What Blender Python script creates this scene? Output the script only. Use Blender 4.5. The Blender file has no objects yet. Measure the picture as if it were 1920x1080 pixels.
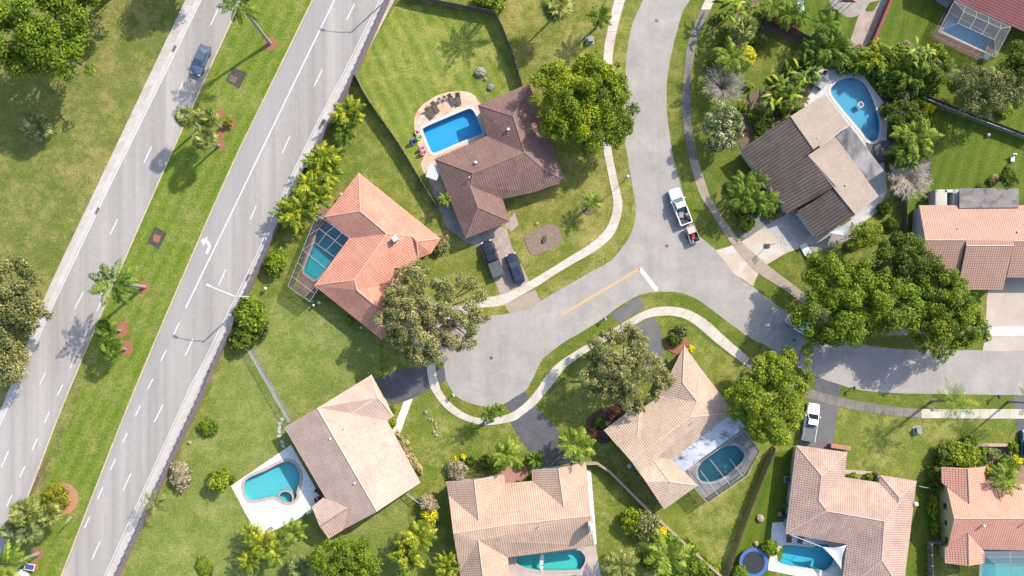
import bpy, bmesh, math, random
import numpy as np
from mathutils import Vector, Matrix
from mathutils.geometry import tessellate_polygon
S = bpy.context.scene
COL = S.collection
R = math.radians
rng = np.random.default_rng(7)
random.seed(7)
# ------------------------------------------------------------------ camera geometry
FPX, HC = 1560.0, 128.0
TILT = math.atan(35 / FPX)
def P(px, py, z=0.0):
    x, y = (px - 960) / FPX, -(py - 540) / FPX
    c, s = math.cos(TILT), math.sin(TILT)
    Y, Z = y * c + s, y * s - c
    t = (HC - z) / -Z
    return Vector((x * t, Y * t, z))
PXM = FPX / HC
TILES = {k: ((i % 4) * 480, (i // 4) * 360) for i, k in enumerate('ABCDEFGHIJKL')}
def T(k, *xy):
    o = TILES[k]
    r = [(o[0] + xy[i] / 3, o[1] + xy[i + 1] / 3) for i in range(0, len(xy), 2)]
    return r if len(r) > 1 else r[0]
def Zm(ox, oy, k, *xy):
    r = [(ox + xy[i] / k, oy + xy[i + 1] / k) for i in range(0, len(xy), 2)]
    return r if len(r) > 1 else r[0]
# ------------------------------------------------------------------ object helpers
def tag(o, label=None, cat=None, group=None, kind=None):
    if label: o['label'] = label
    if cat: o['category'] = cat
    if group: o['group'] = group
    if kind: o['kind'] = kind
    return o
def thing(name, label, cat, loc=(0, 0, 0), rz=0, group=None):
    o = bpy.data.objects.new(name, None); COL.objects.link(o)
    o.empty_display_size = .3
    o.location = loc; o.rotation_euler = (0, 0, rz)
    return tag(o, label, cat, group)
def link(name, me, parent=None, loc=None):
    o = bpy.data.objects.new(name, me); COL.objects.link(o)
    if parent: o.parent = parent
    if loc is not None: o.location = loc
    return o
class MB:
    def __init__(s): s.v, s.f, s.m = [], [], []
    def add(s, vs, fs, mi=0):
        b = len(s.v); s.v += [tuple(v) for v in vs]
        s.f += [tuple(i + b for i in f) for f in fs]; s.m += [mi] * len(fs); return s
    def box(s, c, size, rz=0, mi=0, M=None, top=1.0, topy=None):
        topy = top if topy is None else topy
        hx, hy, hz = size[0] / 2, size[1] / 2, size[2] / 2
        vs = [Vector((x * hx * (top if z > 0 else 1), y * hy * (topy if z > 0 else 1), z * hz)) for z in (-1, 1) for x, y in ((-1, -1), (1, -1), (1, 1), (-1, 1))]
        m = M if M is not None else Matrix.Rotation(rz, 3, 'Z')
        vs = [m @ v + Vector(c) for v in vs]
        return s.add(vs, [(3, 2, 1, 0), (4, 5, 6, 7), (0, 1, 5, 4), (1, 2, 6, 5), (2, 3, 7, 6), (3, 0, 4, 7)], mi)
    def bar(s, p, q, r, r2=None, n=6, mi=0, caps=True):
        p, q = Vector(p), Vector(q); d = q - p
        if d.length < 1e-6: return s
        r2 = r if r2 is None else r2
        z = d.normalized(); x = z.orthogonal().normalized(); y = z.cross(x)
        vs = [c + (x * math.cos(6.2832 * i / n) + y * math.sin(6.2832 * i / n)) * rr for c, rr in ((p, r), (q, r2)) for i in range(n)]
        fs = [(i, (i + 1) % n, n + (i + 1) % n, n + i) for i in range(n)]
        if caps: fs += [tuple(range(n - 1, -1, -1)), tuple(range(n, 2 * n))]
        return s.add(vs, fs, mi)
    def tube(s, pts, rs, n=6, mi=0):
        for i in range(len(pts) - 1): s.bar(pts[i], pts[i + 1], rs[i], rs[i + 1], n, mi, caps=True)
        return s
    def disc(s, c, r, h, n=20, mi=0, r2=None):
        return s.bar(c, Vector(c) + Vector((0, 0, h)), r, r2, n, mi)
    def ball(s, c, r, sc=(1, 1, 1), nu=12, nv=8, mi=0, jit=0, rnd=None):
        vs, fs = [], []
        for j in range(nv + 1):
            th = math.pi * j / nv
            for i in range(nu):
                a = 6.2832 * i / nu
                k = r * (1 + (rnd.uniform(-jit, jit) if jit else 0))
                vs.append(Vector(c) + Vector((math.sin(th) * math.cos(a) * sc[0], math.sin(th) * math.sin(a) * sc[1], math.cos(th) * sc[2])) * k)
        for j in range(nv):
            for i in range(nu):
                fs.append((j * nu + i, (j + 1) * nu + i, (j + 1) * nu + (i + 1) % nu, j * nu + (i + 1) % nu))
        return s.add(vs, fs, mi)
    def prism(s, poly, z0, z1, mi=0):
        n = len(poly); tri = tessellate_polygon([[Vector((p[0], p[1], 0)) for p in poly]])
        vs = [(p[0], p[1], z0) for p in poly] + [(p[0], p[1], z1) for p in poly]
        ar = sum(poly[i][0] * poly[(i + 1) % n][1] - poly[(i + 1) % n][0] * poly[i][1] for i in range(n))
        fs = []
        for a, b, c in tri:
            A, B, D = poly[a], poly[b], poly[c]
            up = (B[0] - A[0]) * (D[1] - A[1]) - (B[1] - A[1]) * (D[0] - A[0]) > 0
            fs.append((a + n, b + n, c + n) if up else (c + n, b + n, a + n))
            fs.append((c, b, a) if up else (a, b, c))
        for i in range(n):
            j = (i + 1) % n
            fs.append((i, j, j + n, i + n) if ar > 0 else (j, i, i + n, j + n))
        return s.add(vs, fs, mi)
    def build(s, name, mats, parent=None, smooth=False, world=False, centre=False):
        """world: coordinates are world ones, moved under the parent; centre: put the origin at the base of the mesh"""
        off = Vector((0, 0, 0))
        vs = s.v
        if world and parent: off = Vector(parent.location)
        elif centre:
            a = np.array(s.v); off = Vector(((a[:, 0].min() + a[:, 0].max()) / 2, (a[:, 1].min() + a[:, 1].max()) / 2, a[:, 2].min()))
        if off.length > 0: vs = [(v[0] - off.x, v[1] - off.y, v[2] - off.z) for v in s.v]
        me = bpy.data.meshes.new(name); me.from_pydata(vs, [], s.f)
        if not isinstance(mats, (list, tuple)): mats = [mats]
        for m in mats: me.materials.append(m)
        if len(mats) > 1: me.polygons.foreach_set('material_index', s.m)
        if smooth: me.polygons.foreach_set('use_smooth', [True] * len(me.polygons))
        me.update()
        o = link(name, me, parent)
        if centre and not parent: o.location = off
        return o
# ------------------------------------------------------------------ materials
def new_mat(name):
    m = bpy.data.materials.new(name); m.use_nodes = True
    nt = m.node_tree; b = nt.nodes['Principled BSDF']
    return m, nt, b
def N(nt, t, **kw):
    n = nt.nodes.new(t)
    for k, v in kw.items():
        if k.startswith('_'): setattr(n, k[1:], v)
        else:
            key = int(k[1:]) if k[0] == 'i' and k[1:].isdigit() else k.replace('__', ' ')
            if hasattr(v, 'is_output'): nt.links.new(v, n.inputs[key])
            else: n.inputs[key].default_value = v
    return n
def c4(c): return (c[0], c[1], c[2], 1)
def ramp(nt, fac, stops):
    n = nt.nodes.new('ShaderNodeValToRGB'); nt.links.new(fac, n.inputs[0])
    e = n.color_ramp.elements
    while len(e) < len(stops): e.new(0.5)
    for k, (p, c) in zip(e, stops): k.position = p; k.color = c4(c)
    return n.outputs[0]
def noise(nt, vec, scale, detail=3, rough=.55):
    n = N(nt, 'ShaderNodeTexNoise', Scale=scale, Detail=detail, Roughness=rough)
    if vec is not None: nt.links.new(vec, n.inputs['Vector'])
    return n.outputs['Fac']
def mixc(nt, fac, a, b, blend='MIX'):
    n = nt.nodes.new('ShaderNodeMix'); n.data_type = 'RGBA'; n.blend_type = blend
    for i, v in ((0, fac), (6, a), (7, b)):
        if hasattr(v, 'is_output'): nt.links.new(v, n.inputs[i])
        else: n.inputs[i].default_value = v if i == 0 else c4(v)
    return n.outputs[2]
def mth(nt, op, a, b=0.0, c=None):
    n = nt.nodes.new('ShaderNodeMath'); n.operation = op
    for i, v in enumerate((a, b) if c is None else (a, b, c)):
        if hasattr(v, 'is_output'): nt.links.new(v, n.inputs[i])
        else: n.inputs[i].default_value = v
    return n.outputs[0]
def objco(nt, rot=0, sc=(1, 1, 1), which='Object'):
    t = nt.nodes.new('ShaderNodeTexCoord')
    if rot == 0 and sc == (1, 1, 1): return t.outputs[which]
    m = nt.nodes.new('ShaderNodeMapping'); nt.links.new(t.outputs[which], m.inputs[0])
    m.inputs['Rotation'].default_value = (0, 0, rot); m.inputs['Scale'].default_value = sc
    return m.outputs[0]
def bump(nt, b, h, strength=.5, dist=.05):
    n = N(nt, 'ShaderNodeBump', Strength=strength, Distance=dist, Height=h)
    nt.links.new(n.outputs[0], b.inputs['Normal'])
KS, KR, KSL, KP = .46, .375, .42, .43      # the albedos below are relative; these bring them to the measured ones
def k_(c, k): return tuple(x * k for x in c)
def simple(name, c1, c2=None, scale=2.0, rough=.7, metal=0.0, spec=.4, bmp=0.0, scale2=None, c3=None, rot=0, sc=(1, 1, 1), alpha=None, trans=0):
    m, nt, b = new_mat(name)
    b.inputs['Roughness'].default_value = rough; b.inputs['Metallic'].default_value = metal
    b.inputs['Specular IOR Level'].default_value = spec
    if c2 is None: c2 = tuple(x * .82 for x in c1)
    c1, c2 = k_(c1, KS), k_(c2, KS); c3 = k_(c3, KS) if c3 is not None else None
    co = objco(nt, rot, sc)
    f = noise(nt, co, scale, 4, .6)
    col = ramp(nt, f, [(.32, c1), (.68, c2)])
    if c3 is not None:
        f2 = noise(nt, co, scale2 or scale * 8, 3, .6)
        col = mixc(nt, ramp(nt, f2, [(.5, (0, 0, 0)), (.72, (1, 1, 1))]), col, c3)
    nt.links.new(col, b.inputs['Base Color'])
    if bmp: bump(nt, b, noise(nt, co, (scale2 or scale * 8), 4, .65), bmp, .04)
    return m
def grass(name, a, b2, dry, dry_amt=.5, seed=0.0, mow=None):
    m, nt, b = new_mat(name)
    b.inputs['Roughness'].default_value = .85; b.inputs['Specular IOR Level'].default_value = .15
    co = objco(nt)
    mp = N(nt, 'ShaderNodeMapping', Location=(seed, seed * 1.7, 0)); nt.links.new(co, mp.inputs[0]); co = mp.outputs[0]
    big = noise(nt, co, .09, 4, .6); mid = noise(nt, co, .42, 6, .72); pat = noise(nt, co, 1.15, 5, .7); fine = noise(nt, co, 3.6, 4, .75); vf = noise(nt, co, 9.0, 3, .8)
    col = ramp(nt, mth(nt, 'ADD', mth(nt, 'MULTIPLY', big, .35), mth(nt, 'ADD', mth(nt, 'MULTIPLY', mid, .4), mth(nt, 'MULTIPLY', pat, .25))), [(.40, a), (.60, b2)])
    d = ramp(nt, mth(nt, 'ADD', mth(nt, 'MULTIPLY', noise(nt, co, .16, 5, .7), .45), mth(nt, 'ADD', mth(nt, 'MULTIPLY', mid, .3), mth(nt, 'MULTIPLY', pat, .25))), [(.60 - dry_amt * .25, (0, 0, 0)), (.70 - dry_amt * .12, (1, 1, 1))])
    col = mixc(nt, d, col, dry)
    gr = ramp(nt, mth(nt, 'ADD', mth(nt, 'MULTIPLY', noise(nt, co, .3, 5, .7), .5), mth(nt, 'MULTIPLY', pat, .5)), [(.52, (0, 0, 0)), (.66, (1, 1, 1))])
    col = mixc(nt, mth(nt, 'MULTIPLY', gr, .68), col, (a[0] * .62, a[1] * .95, a[2] * .6))
    if mow is not None:
        w = N(nt, 'ShaderNodeTexWave', Scale=.16, Distortion=1.2, Detail=2.0); nt.links.new(objco(nt, mow), w.inputs['Vector'])
        col = mixc(nt, mth(nt, 'MULTIPLY', w.outputs['Fac'], .3), col, dry)
    v = mth(nt, 'ADD', mth(nt, 'MULTIPLY', fine, .75), mth(nt, 'MULTIPLY', vf, .75))
    col = mixc(nt, 1.0, col, ramp(nt, v, [(.55, (.45, .48, .4)), (.75, (1.02, 1.02, 1)), (.95, (1.75, 1.62, 1.5))]), 'MULTIPLY')
    nt.links.new(col, b.inputs['Base Color'])
    bump(nt, b, v, .55, .12)
    return m
def road_mat(name, c1, c2, rot, stain=.35, crack=.0):
    c1, c2 = k_(c1, KR), k_(c2, KR)
    m, nt, b = new_mat(name)
    b.inputs['Roughness'].default_value = .88; b.inputs['Specular IOR Level'].default_value = .2
    co = objco(nt)
    st = noise(nt, objco(nt, rot, (.42, .010, 1)), 1.0, 5, .65)
    st2 = noise(nt, objco(nt, rot, (2.2, .03, 1)), 1.0, 4, .6)
    blot = noise(nt, co, .22, 5, .65); fine = noise(nt, co, 7, 4, .8)
    f = mth(nt, 'ADD', mth(nt, 'MULTIPLY', st, stain), mth(nt, 'ADD', mth(nt, 'MULTIPLY', blot, .65 - stain), mth(nt, 'ADD', mth(nt, 'MULTIPLY', st2, .05), mth(nt, 'MULTIPLY', noise(nt, co, 1.3, 5, .75), .2))))
    col = ramp(nt, f, [(.36, c2), (.62, c1)])
    col = mixc(nt, 1.0, col, ramp(nt, fine, [(.3, (.82, .82, .82)), (.7, (1.08, 1.08, 1.08))]), 'MULTIPLY')
    if crack:
        v = N(nt, 'ShaderNodeTexVoronoi', Scale=.16); v.feature = 'DISTANCE_TO_EDGE'
        w = N(nt, 'ShaderNodeMix'); w.data_type = 'VECTOR'; w.inputs[0].default_value = .3
        nz = N(nt, 'ShaderNodeTexNoise', Scale=.9, Detail=4.0); nt.links.new(co, nz.inputs['Vector'])
        nt.links.new(co, w.inputs[4]); nt.links.new(nz.outputs['Color'], w.inputs[5]); nt.links.new(w.outputs[1], v.inputs['Vector'])
        col = mixc(nt, mth(nt, 'MULTIPLY', ramp(nt, v.outputs['Distance'], [(0.0, (1, 1, 1)), (.006, (0, 0, 0))]), crack), col, tuple(x * .55 for x in c2))
        pf = ramp(nt, noise(nt, co, .5, 4, .6), [(.64, (0, 0, 0)), (.74, (1, 1, 1))])      # oil and old spills
        col = mixc(nt, mth(nt, 'MULTIPLY', pf, .3), col, tuple(x * .7 for x in c2))
        pg = ramp(nt, noise(nt, objco(nt, .5, (.35, 1.2, 1)), .6, 4, .65), [(.60, (0, 0, 0)), (.70, (1, 1, 1))])   # pale scuffs
        col = mixc(nt, mth(nt, 'MULTIPLY', pg, .3), col, tuple(x * 1.18 for x in c1))
    nt.links.new(col, b.inputs['Base Color'])
    bump(nt, b, fine, .25, .03)
    return m
def slab_mat(name, c1, c2, joint=1.5, stain=.5, along='uv'):
    c1, c2 = k_(c1, KSL), k_(c2, KSL)
    m, nt, b = new_mat(name)
    b.inputs['Roughness'].default_value = .85; b.inputs['Specular IOR Level'].default_value = .2
    co = objco(nt); uv = nt.nodes.new('ShaderNodeTexCoord').outputs['UV']
    s = nt.nodes.new('ShaderNodeSeparateXYZ'); nt.links.new(uv, s.inputs[0])
    u = mth(nt, 'DIVIDE', s.outputs[0], joint)
    fr = mth(nt, 'FRACT', u); fl = mth(nt, 'FLOOR', u)
    wn = N(nt, 'ShaderNodeTexWhiteNoise'); wn.noise_dimensions = '1D'; nt.links.new(fl, wn.inputs['W'])
    f = mth(nt, 'ADD', mth(nt, 'MULTIPLY', noise(nt, co, .35, 5, .7), .88), mth(nt, 'MULTIPLY', wn.outputs['Value'], .12))
    col = ramp(nt, f, [(.38, c1), (.38 + .5 * stain, c2)])
    col = mixc(nt, 1.0, col, ramp(nt, noise(nt, co, 5, 4, .8), [(.3, (.85, .85, .84)), (.7, (1.06, 1.06, 1.06))]), 'MULTIPLY')
    j = mth(nt, 'LESS_THAN', fr, .05)
    col = mixc(nt, mth(nt, 'MULTIPLY', j, .55), col, tuple(x * .45 for x in c2))
    nt.links.new(col, b.inputs['Base Color'])
    return m
def paver_mat(name, c1, c2, c3, scale=2.2, rot=.5, mortar=None):
    c1, c2, c3 = k_(c1, KP), k_(c2, KP), k_(c3, KP)
    m, nt, b = new_mat(name)
    b.inputs['Roughness'].default_value = .85; b.inputs['Specular IOR Level'].default_value = .2
    v = N(nt, 'ShaderNodeTexBrick', Scale=1.0, Color1=c4(c1), Color2=c4(c2), Mortar=c4(mortar or tuple(x * .6 for x in c2)))
    v.inputs['Mortar Size'].default_value = .03; v.inputs['Brick Width'].default_value = .7; v.inputs['Row Height'].default_value = .38
    nt.links.new(objco(nt, rot, (scale, scale, scale)), v.inputs['Vector'])
    co = objco(nt)
    col = mixc(nt, ramp(nt, noise(nt, co, .8, 5, .7), [(.4, (0, 0, 0)), (.7, (1, 1, 1))]), v.outputs['Color'], c3)
    nt.links.new(col, b.inputs['Base Color'])
    bump(nt, b, noise(nt, co, 6, 3, .7), .3, .03)
    return m
def flag_mat(name, c1, c2, c3):
    c1, c2, c3 = k_(c1, KP), k_(c2, KP), k_(c3, KP)
    m, nt, b = new_mat(name); b.inputs['Roughness'].default_value = .8; b.inputs['Specular IOR Level'].default_value = .25
    co = objco(nt)
    v = N(nt, 'ShaderNodeTexVoronoi', Scale=1.5, Vector=co); e = N(nt, 'ShaderNodeTexVoronoi', Scale=1.5, Vector=co); e.feature = 'DISTANCE_TO_EDGE'
    s = nt.nodes.new('ShaderNodeSeparateColor'); nt.links.new(v.outputs['Color'], s.inputs[0])
    col = ramp(nt, s.outputs[0], [(0, c1), (.5, c2), (1, c3)])
    col = mixc(nt, ramp(nt, e.outputs['Distance'], [(.0, (1, 1, 1)), (.05, (0, 0, 0))]), col, (.22, .185, .15))
    nt.links.new(col, b.inputs['Base Color']); return m
def tile_mat(name, c1, c2, stain, stain_amt=.4, per=.36, row=.42, groove=.45, bstr=.9):
    """clay roof tiles: columns run down the slope (u across, v up the slope, in metres)"""
    m, nt, b = new_mat(name)
    b.inputs['Roughness'].default_value = .8; b.inputs['Specular IOR Level'].default_value = .25
    uv = nt.nodes.new('ShaderNodeTexCoord').outputs['UV']; co = objco(nt)
    s = nt.nodes.new('ShaderNodeSeparateXYZ'); nt.links.new(uv, s.inputs[0])
    u = mth(nt, 'DIVIDE', s.outputs[0], per); v = mth(nt, 'DIVIDE', s.outputs[1], row)
    w = mth(nt, 'SINE', mth(nt, 'MULTIPLY', u, 6.28318))
    cmb = nt.nodes.new('ShaderNodeCombineXYZ'); nt.links.new(mth(nt, 'FLOOR', u), cmb.inputs[0]); nt.links.new(mth(nt, 'FLOOR', v), cmb.inputs[1])
    wn = N(nt, 'ShaderNodeTexWhiteNoise'); wn.noise_dimensions = '2D'; nt.links.new(cmb.outputs[0], wn.inputs['Vector'])
    f = mth(nt, 'ADD', mth(nt, 'MULTIPLY', wn.outputs['Value'], .28), mth(nt, 'MULTIPLY', noise(nt, co, .5, 4, .6), .72))
    col = ramp(nt, f, [(.25, c1), (.75, c2)])
    stn = ramp(nt, mth(nt, 'ADD', mth(nt, 'MULTIPLY', noise(nt, co, .28, 5, .7), .75), mth(nt, 'MULTIPLY', noise(nt, co, 2.5, 4, .7), .25)), [(.46, (0, 0, 0)), (.72, (1, 1, 1))])
    col = mixc(nt, mth(nt, 'MULTIPLY', stn, stain_amt), col, stain)
    g = ramp(nt, w, [(.0, (1, 1, 1)), (.35, (0, 0, 0))])
    gm = nt.nodes.new('ShaderNodeMapRange'); gm.inputs[1].default_value = -1; gm.inputs[2].default_value = -.35; gm.inputs[3].default_value = 1; gm.inputs[4].default_value = 0
    nt.links.new(w, gm.inputs[0])
    col = mixc(nt, mth(nt, 'MULTIPLY', gm.outputs[0], groove), col, tuple(x * .45 for x in stain))
    nt.links.new(col, b.inputs['Base Color'])
    h = mth(nt, 'MULTIPLY', w, .5)
    bump(nt, b, h, bstr, .085)
    return m
def leaf_mat(name, d, mdl, l, trans=.3, extra=None, patch=.5):
    m = bpy.data.materials.new(name); m.use_nodes = True; nt = m.node_tree
    nt.nodes.clear()
    out = nt.nodes.new('ShaderNodeOutputMaterial')
    g = nt.nodes.new('ShaderNodeNewGeometry')
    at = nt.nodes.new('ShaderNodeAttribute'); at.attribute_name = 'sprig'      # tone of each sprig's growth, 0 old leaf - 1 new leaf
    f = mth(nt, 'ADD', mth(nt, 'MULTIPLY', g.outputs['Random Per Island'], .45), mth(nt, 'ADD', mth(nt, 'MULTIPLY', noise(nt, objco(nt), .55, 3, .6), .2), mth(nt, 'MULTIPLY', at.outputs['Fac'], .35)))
    st = [(.24, d), (.50, mdl), (.78, l)]
    if extra: st = [(.18, d), (.42, mdl), (.62, l), (.72, extra)]
    col = ramp(nt, f, st)
    df = N(nt, 'ShaderNodeBsdfPrincipled', Roughness=.6); df.inputs['Specular IOR Level'].default_value = .12
    nt.links.new(col, df.inputs['Base Color'])
    tr = nt.nodes.new('ShaderNodeBsdfTranslucent'); nt.links.new(mixc(nt, 1.0, col, (1.25, 1.3, .7), 'MULTIPLY'), tr.inputs[0])
    mx = nt.nodes.new('ShaderNodeMixShader'); mx.inputs[0].default_value = trans
    nt.links.new(df.outputs[0], mx.inputs[1]); nt.links.new(tr.outputs[0], mx.inputs[2]); nt.links.new(mx.outputs[0], out.inputs[0])
    return m
def water_mat(name, tint):
    m = bpy.data.materials.new(name); m.use_nodes = True; nt = m.node_tree; nt.nodes.clear()
    out = nt.nodes.new('ShaderNodeOutputMaterial')
    t = nt.nodes.new('ShaderNodeBsdfTransparent'); t.inputs[0].default_value = c4(tint)
    g = N(nt, 'ShaderNodeBsdfGlossy', Roughness=.06)
    bp = N(nt, 'ShaderNodeBump', Strength=.35, Distance=.05, Height=noise(nt, objco(nt), 2.6, 3, .6)); nt.links.new(bp.outputs[0], g.inputs['Normal'])
    fr = N(nt, 'ShaderNodeLayerWeight', Blend=.12); nt.links.new(bp.outputs[0], fr.inputs['Normal'])
    mx = nt.nodes.new('ShaderNodeMixShader'); nt.links.new(mth(nt, 'ADD', mth(nt, 'MULTIPLY', fr.outputs['Facing'], .25), .014), mx.inputs[0])
    nt.links.new(t.outputs[0], mx.inputs[1]); nt.links.new(g.outputs[0], mx.inputs[2]); nt.links.new(mx.outputs[0], out.inputs[0])
    return m
def screen_mat(name, col, op):
    m = bpy.data.materials.new(name); m.use_nodes = True; nt = m.node_tree; nt.nodes.clear()
    out = nt.nodes.new('ShaderNodeOutputMaterial')
    t = nt.nodes.new('ShaderNodeBsdfTransparent'); d = nt.nodes.new('ShaderNodeBsdfDiffuse'); d.inputs[0].default_value = c4(col)
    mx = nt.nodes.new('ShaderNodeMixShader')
    nt.links.new(mth(nt, 'ADD', mth(nt, 'MULTIPLY', noise(nt, objco(nt), .8, 3, .6), .12), op - .06), mx.inputs[0])
    nt.links.new(t.outputs[0], mx.inputs[1]); nt.links.new(d.outputs[0], mx.inputs[2]); nt.links.new(mx.outputs[0], out.inputs[0])
    return m
# ------------------------------------------------------------------ outlines
def cr(pts, n=5, closed=False):
    pts = [Vector((p[0], p[1])) for p in pts]; L = len(pts); out = []
    rngi = range(L if closed else L - 1)
    for i in rngi:
        p1, p2 = pts[i], pts[(i + 1) % L]
        p0 = pts[i - 1] if (closed or i > 0) else p1 * 2 - p2
        p3 = pts[(i + 2) % L] if (closed or i < L - 2) else p2 * 2 - p1
        for k in range(n):
            t = k / n
            q = .5 * ((2 * p1) + (p2 - p0) * t + (2 * p0 - 5 * p1 + 4 * p2 - p3) * t * t + (3 * p1 - p0 - 3 * p2 + p3) * t ** 3)
            out.append((q.x, q.y))
    if not closed: out.append(tuple(pts[-1]))
    return out
def rough(pts, step=7, amp=.9, seed=1, closed=True):
    rd = random.Random(seed); out = []
    L = len(pts)
    for i in range(L if closed else L - 1):
        a, b = pts[i], pts[(i + 1) % L]
        d = math.hypot(b[0] - a[0], b[1] - a[1]); n = max(1, int(d / step))
        for k in range(n):
            t = k / n; j = amp
            out.append((a[0] + (b[0] - a[0]) * t + rd.uniform(-j, j), a[1] + (b[1] - a[1]) * t + rd.uniform(-j, j)))
    return out
def inside(p, poly):
    c = False; n = len(poly)
    for i in range(n):
        a, b = poly[i], poly[i - 1]
        if (a[1] > p[1]) != (b[1] > p[1]) and p[0] < (b[0] - a[0]) * (p[1] - a[1]) / (b[1] - a[1]) + a[0]: c = not c
    return c
POOLS = []      # (outline in photo pixels at ground level)
def sheet(name, outl, z, mat, kind='structure', parent=None, thick=0.0, holes=True, label=None, cat=None):
    outer = [P(x, y, 0).xy for x, y in outl]
    loops = [[Vector((p.x, p.y, 0)) for p in outer]]
    if holes:
        for pl in POOLS:
            cx = sum(p[0] for p in pl) / len(pl); cy = sum(p[1] for p in pl) / len(pl)
            if inside((cx, cy), outl) and all(inside(q, outl) for q in pl): loops.append([Vector((*P(x, y, 0).xy, 0)) for x, y in pl])
    tri = tessellate_polygon(loops)
    flat = [v for l in loops for v in l]
    mb = MB(); fs = []
    for a, b, c in tri:
        A, B, D = flat[a], flat[b], flat[c]
        up = (B.x - A.x) * (D.y - A.y) - (B.y - A.y) * (D.x - A.x)
        if abs(up) < 1e-9: continue
        fs.append((a, b, c) if up > 0 else (c, b, a))
    mb.add([(v.x, v.y, z) for v in flat], fs)
    if thick:
        for l in loops[:1]:
            n = len(l); ar = sum(l[i].x * l[(i + 1) % n].y - l[(i + 1) % n].x * l[i].y for i in range(n))
            for i in range(n):
                a, b = l[i], l[(i + 1) % n]
                q = [(a.x, a.y, z - thick), (b.x, b.y, z - thick), (b.x, b.y, z), (a.x, a.y, z)]
                mb.add(q if ar > 0 else q[::-1], [(0, 1, 2, 3)])
    o = mb.build(name, mat, parent)
    if not parent: tag(o, label, cat, kind=kind)
    return o
def resample(pts, n):
    d = [0]
    for i in range(1, len(pts)): d.append(d[-1] + math.hypot(pts[i][0] - pts[i - 1][0], pts[i][1] - pts[i - 1][1]))
    out, j = [], 0
    for k in range(n):
        t = d[-1] * k / (n - 1)
        while j < len(d) - 2 and d[j + 1] < t: j += 1
        s = (t - d[j]) / max(1e-6, d[j + 1] - d[j])
        out.append((pts[j][0] + (pts[j + 1][0] - pts[j][0]) * s, pts[j][1] + (pts[j + 1][1] - pts[j][1]) * s))
    return out
def ribbon(name, left, right, z, mat, n=60, smooth=True, thick=.06, parent=None, kind='structure'):
    if smooth: left, right = cr(left), cr(right)
    l = [P(x, y, 0) for x, y in resample(left, n)]; r = [P(x, y, 0) for x, y in resample(right, n)]
    vs, fs, us = [], [], []; d = 0; uvs = []
    for i in range(n):
        if i: d += ((l[i] + r[i]) / 2 - (l[i - 1] + r[i - 1]) / 2).length
        w = (l[i] - r[i]).length
        for p, zz, uu in ((l[i], z - thick, 0), (l[i], z, 0), (r[i], z, w), (r[i], z - thick, w)):
            vs.append((p.x, p.y, zz)); uvs.append((d, uu))
    for i in range(n - 1):
        a, b = i * 4, i * 4 + 4
        for k in range(3): fs.append((a + k, a + k + 1, b + k + 1, b + k))
    me = bpy.data.meshes.new(name); me.from_pydata(vs, [], fs); me.materials.append(mat)
    ul = me.uv_layers.new()
    for lp in me.loops: ul.data[lp.index].uv = uvs[lp.vertex_index]
    bm = bmesh.new(); bm.from_mesh(me); bmesh.ops.recalc_face_normals(bm, faces=bm.faces)
    if sum(f.normal.z for f in bm.faces) < 0: bmesh.ops.reverse_faces(bm, faces=bm.faces)
    bm.to_mesh(me); bm.free()
    o = link(name, me, parent)
    if kind and not parent: o['kind'] = kind
    return o
# ------------------------------------------------------------------ camera, sun, sky
cam = bpy.data.cameras.new('camera'); co_ = bpy.data.objects.new('camera', cam); COL.objects.link(co_)
cam.sensor_width = 36; cam.lens = 36 * FPX / 1920; cam.clip_end = 2000; cam.clip_start = 1
co_.location = (0, 0, HC); co_.rotation_euler = (TILT, 0, 0); S.camera = co_
SUN_EL = R(38.5); sh = Vector((-.735, -.678))           # direction in which shadows fall
sun = bpy.data.lights.new('sun', 'SUN'); sun.energy = 3.1; sun.angle = R(.55); sun.color = (1, .93, .82)
so = bpy.data.objects.new('sun', sun); COL.objects.link(so)
sd = Vector((sh.x * math.cos(SUN_EL), sh.y * math.cos(SUN_EL), -math.sin(SUN_EL)))
so.rotation_euler = sd.to_track_quat('-Z', 'Y').to_euler(); so.location = (60, 60, 80)
w = bpy.data.worlds.new('World'); S.world = w; w.use_nodes = True
sky = w.node_tree.nodes.new('ShaderNodeTexSky'); sky.sky_type = 'NISHITA'; sky.sun_disc = False
sky.sun_elevation = SUN_EL; sky.sun_rotation = math.atan2(-sh.x, -sh.y); sky.air_density = 1.0; sky.dust_density = 1.5
bg = w.node_tree.nodes['Background']; bg.inputs[1].default_value = .15
w.node_tree.links.new(sky.outputs[0], bg.inputs[0])
S.view_settings.view_transform = 'Standard'; S.view_settings.look = 'None'; S.view_settings.gamma = 1; S.view_settings.exposure = 1.72
S.cycles.max_bounces = 7; S.cycles.transparent_max_bounces = 14; S.cycles.diffuse_bounces = 4; S.cycles.glossy_bounces = 2
S.cycles.caustics_reflective = False; S.cycles.caustics_refractive = False
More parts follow.
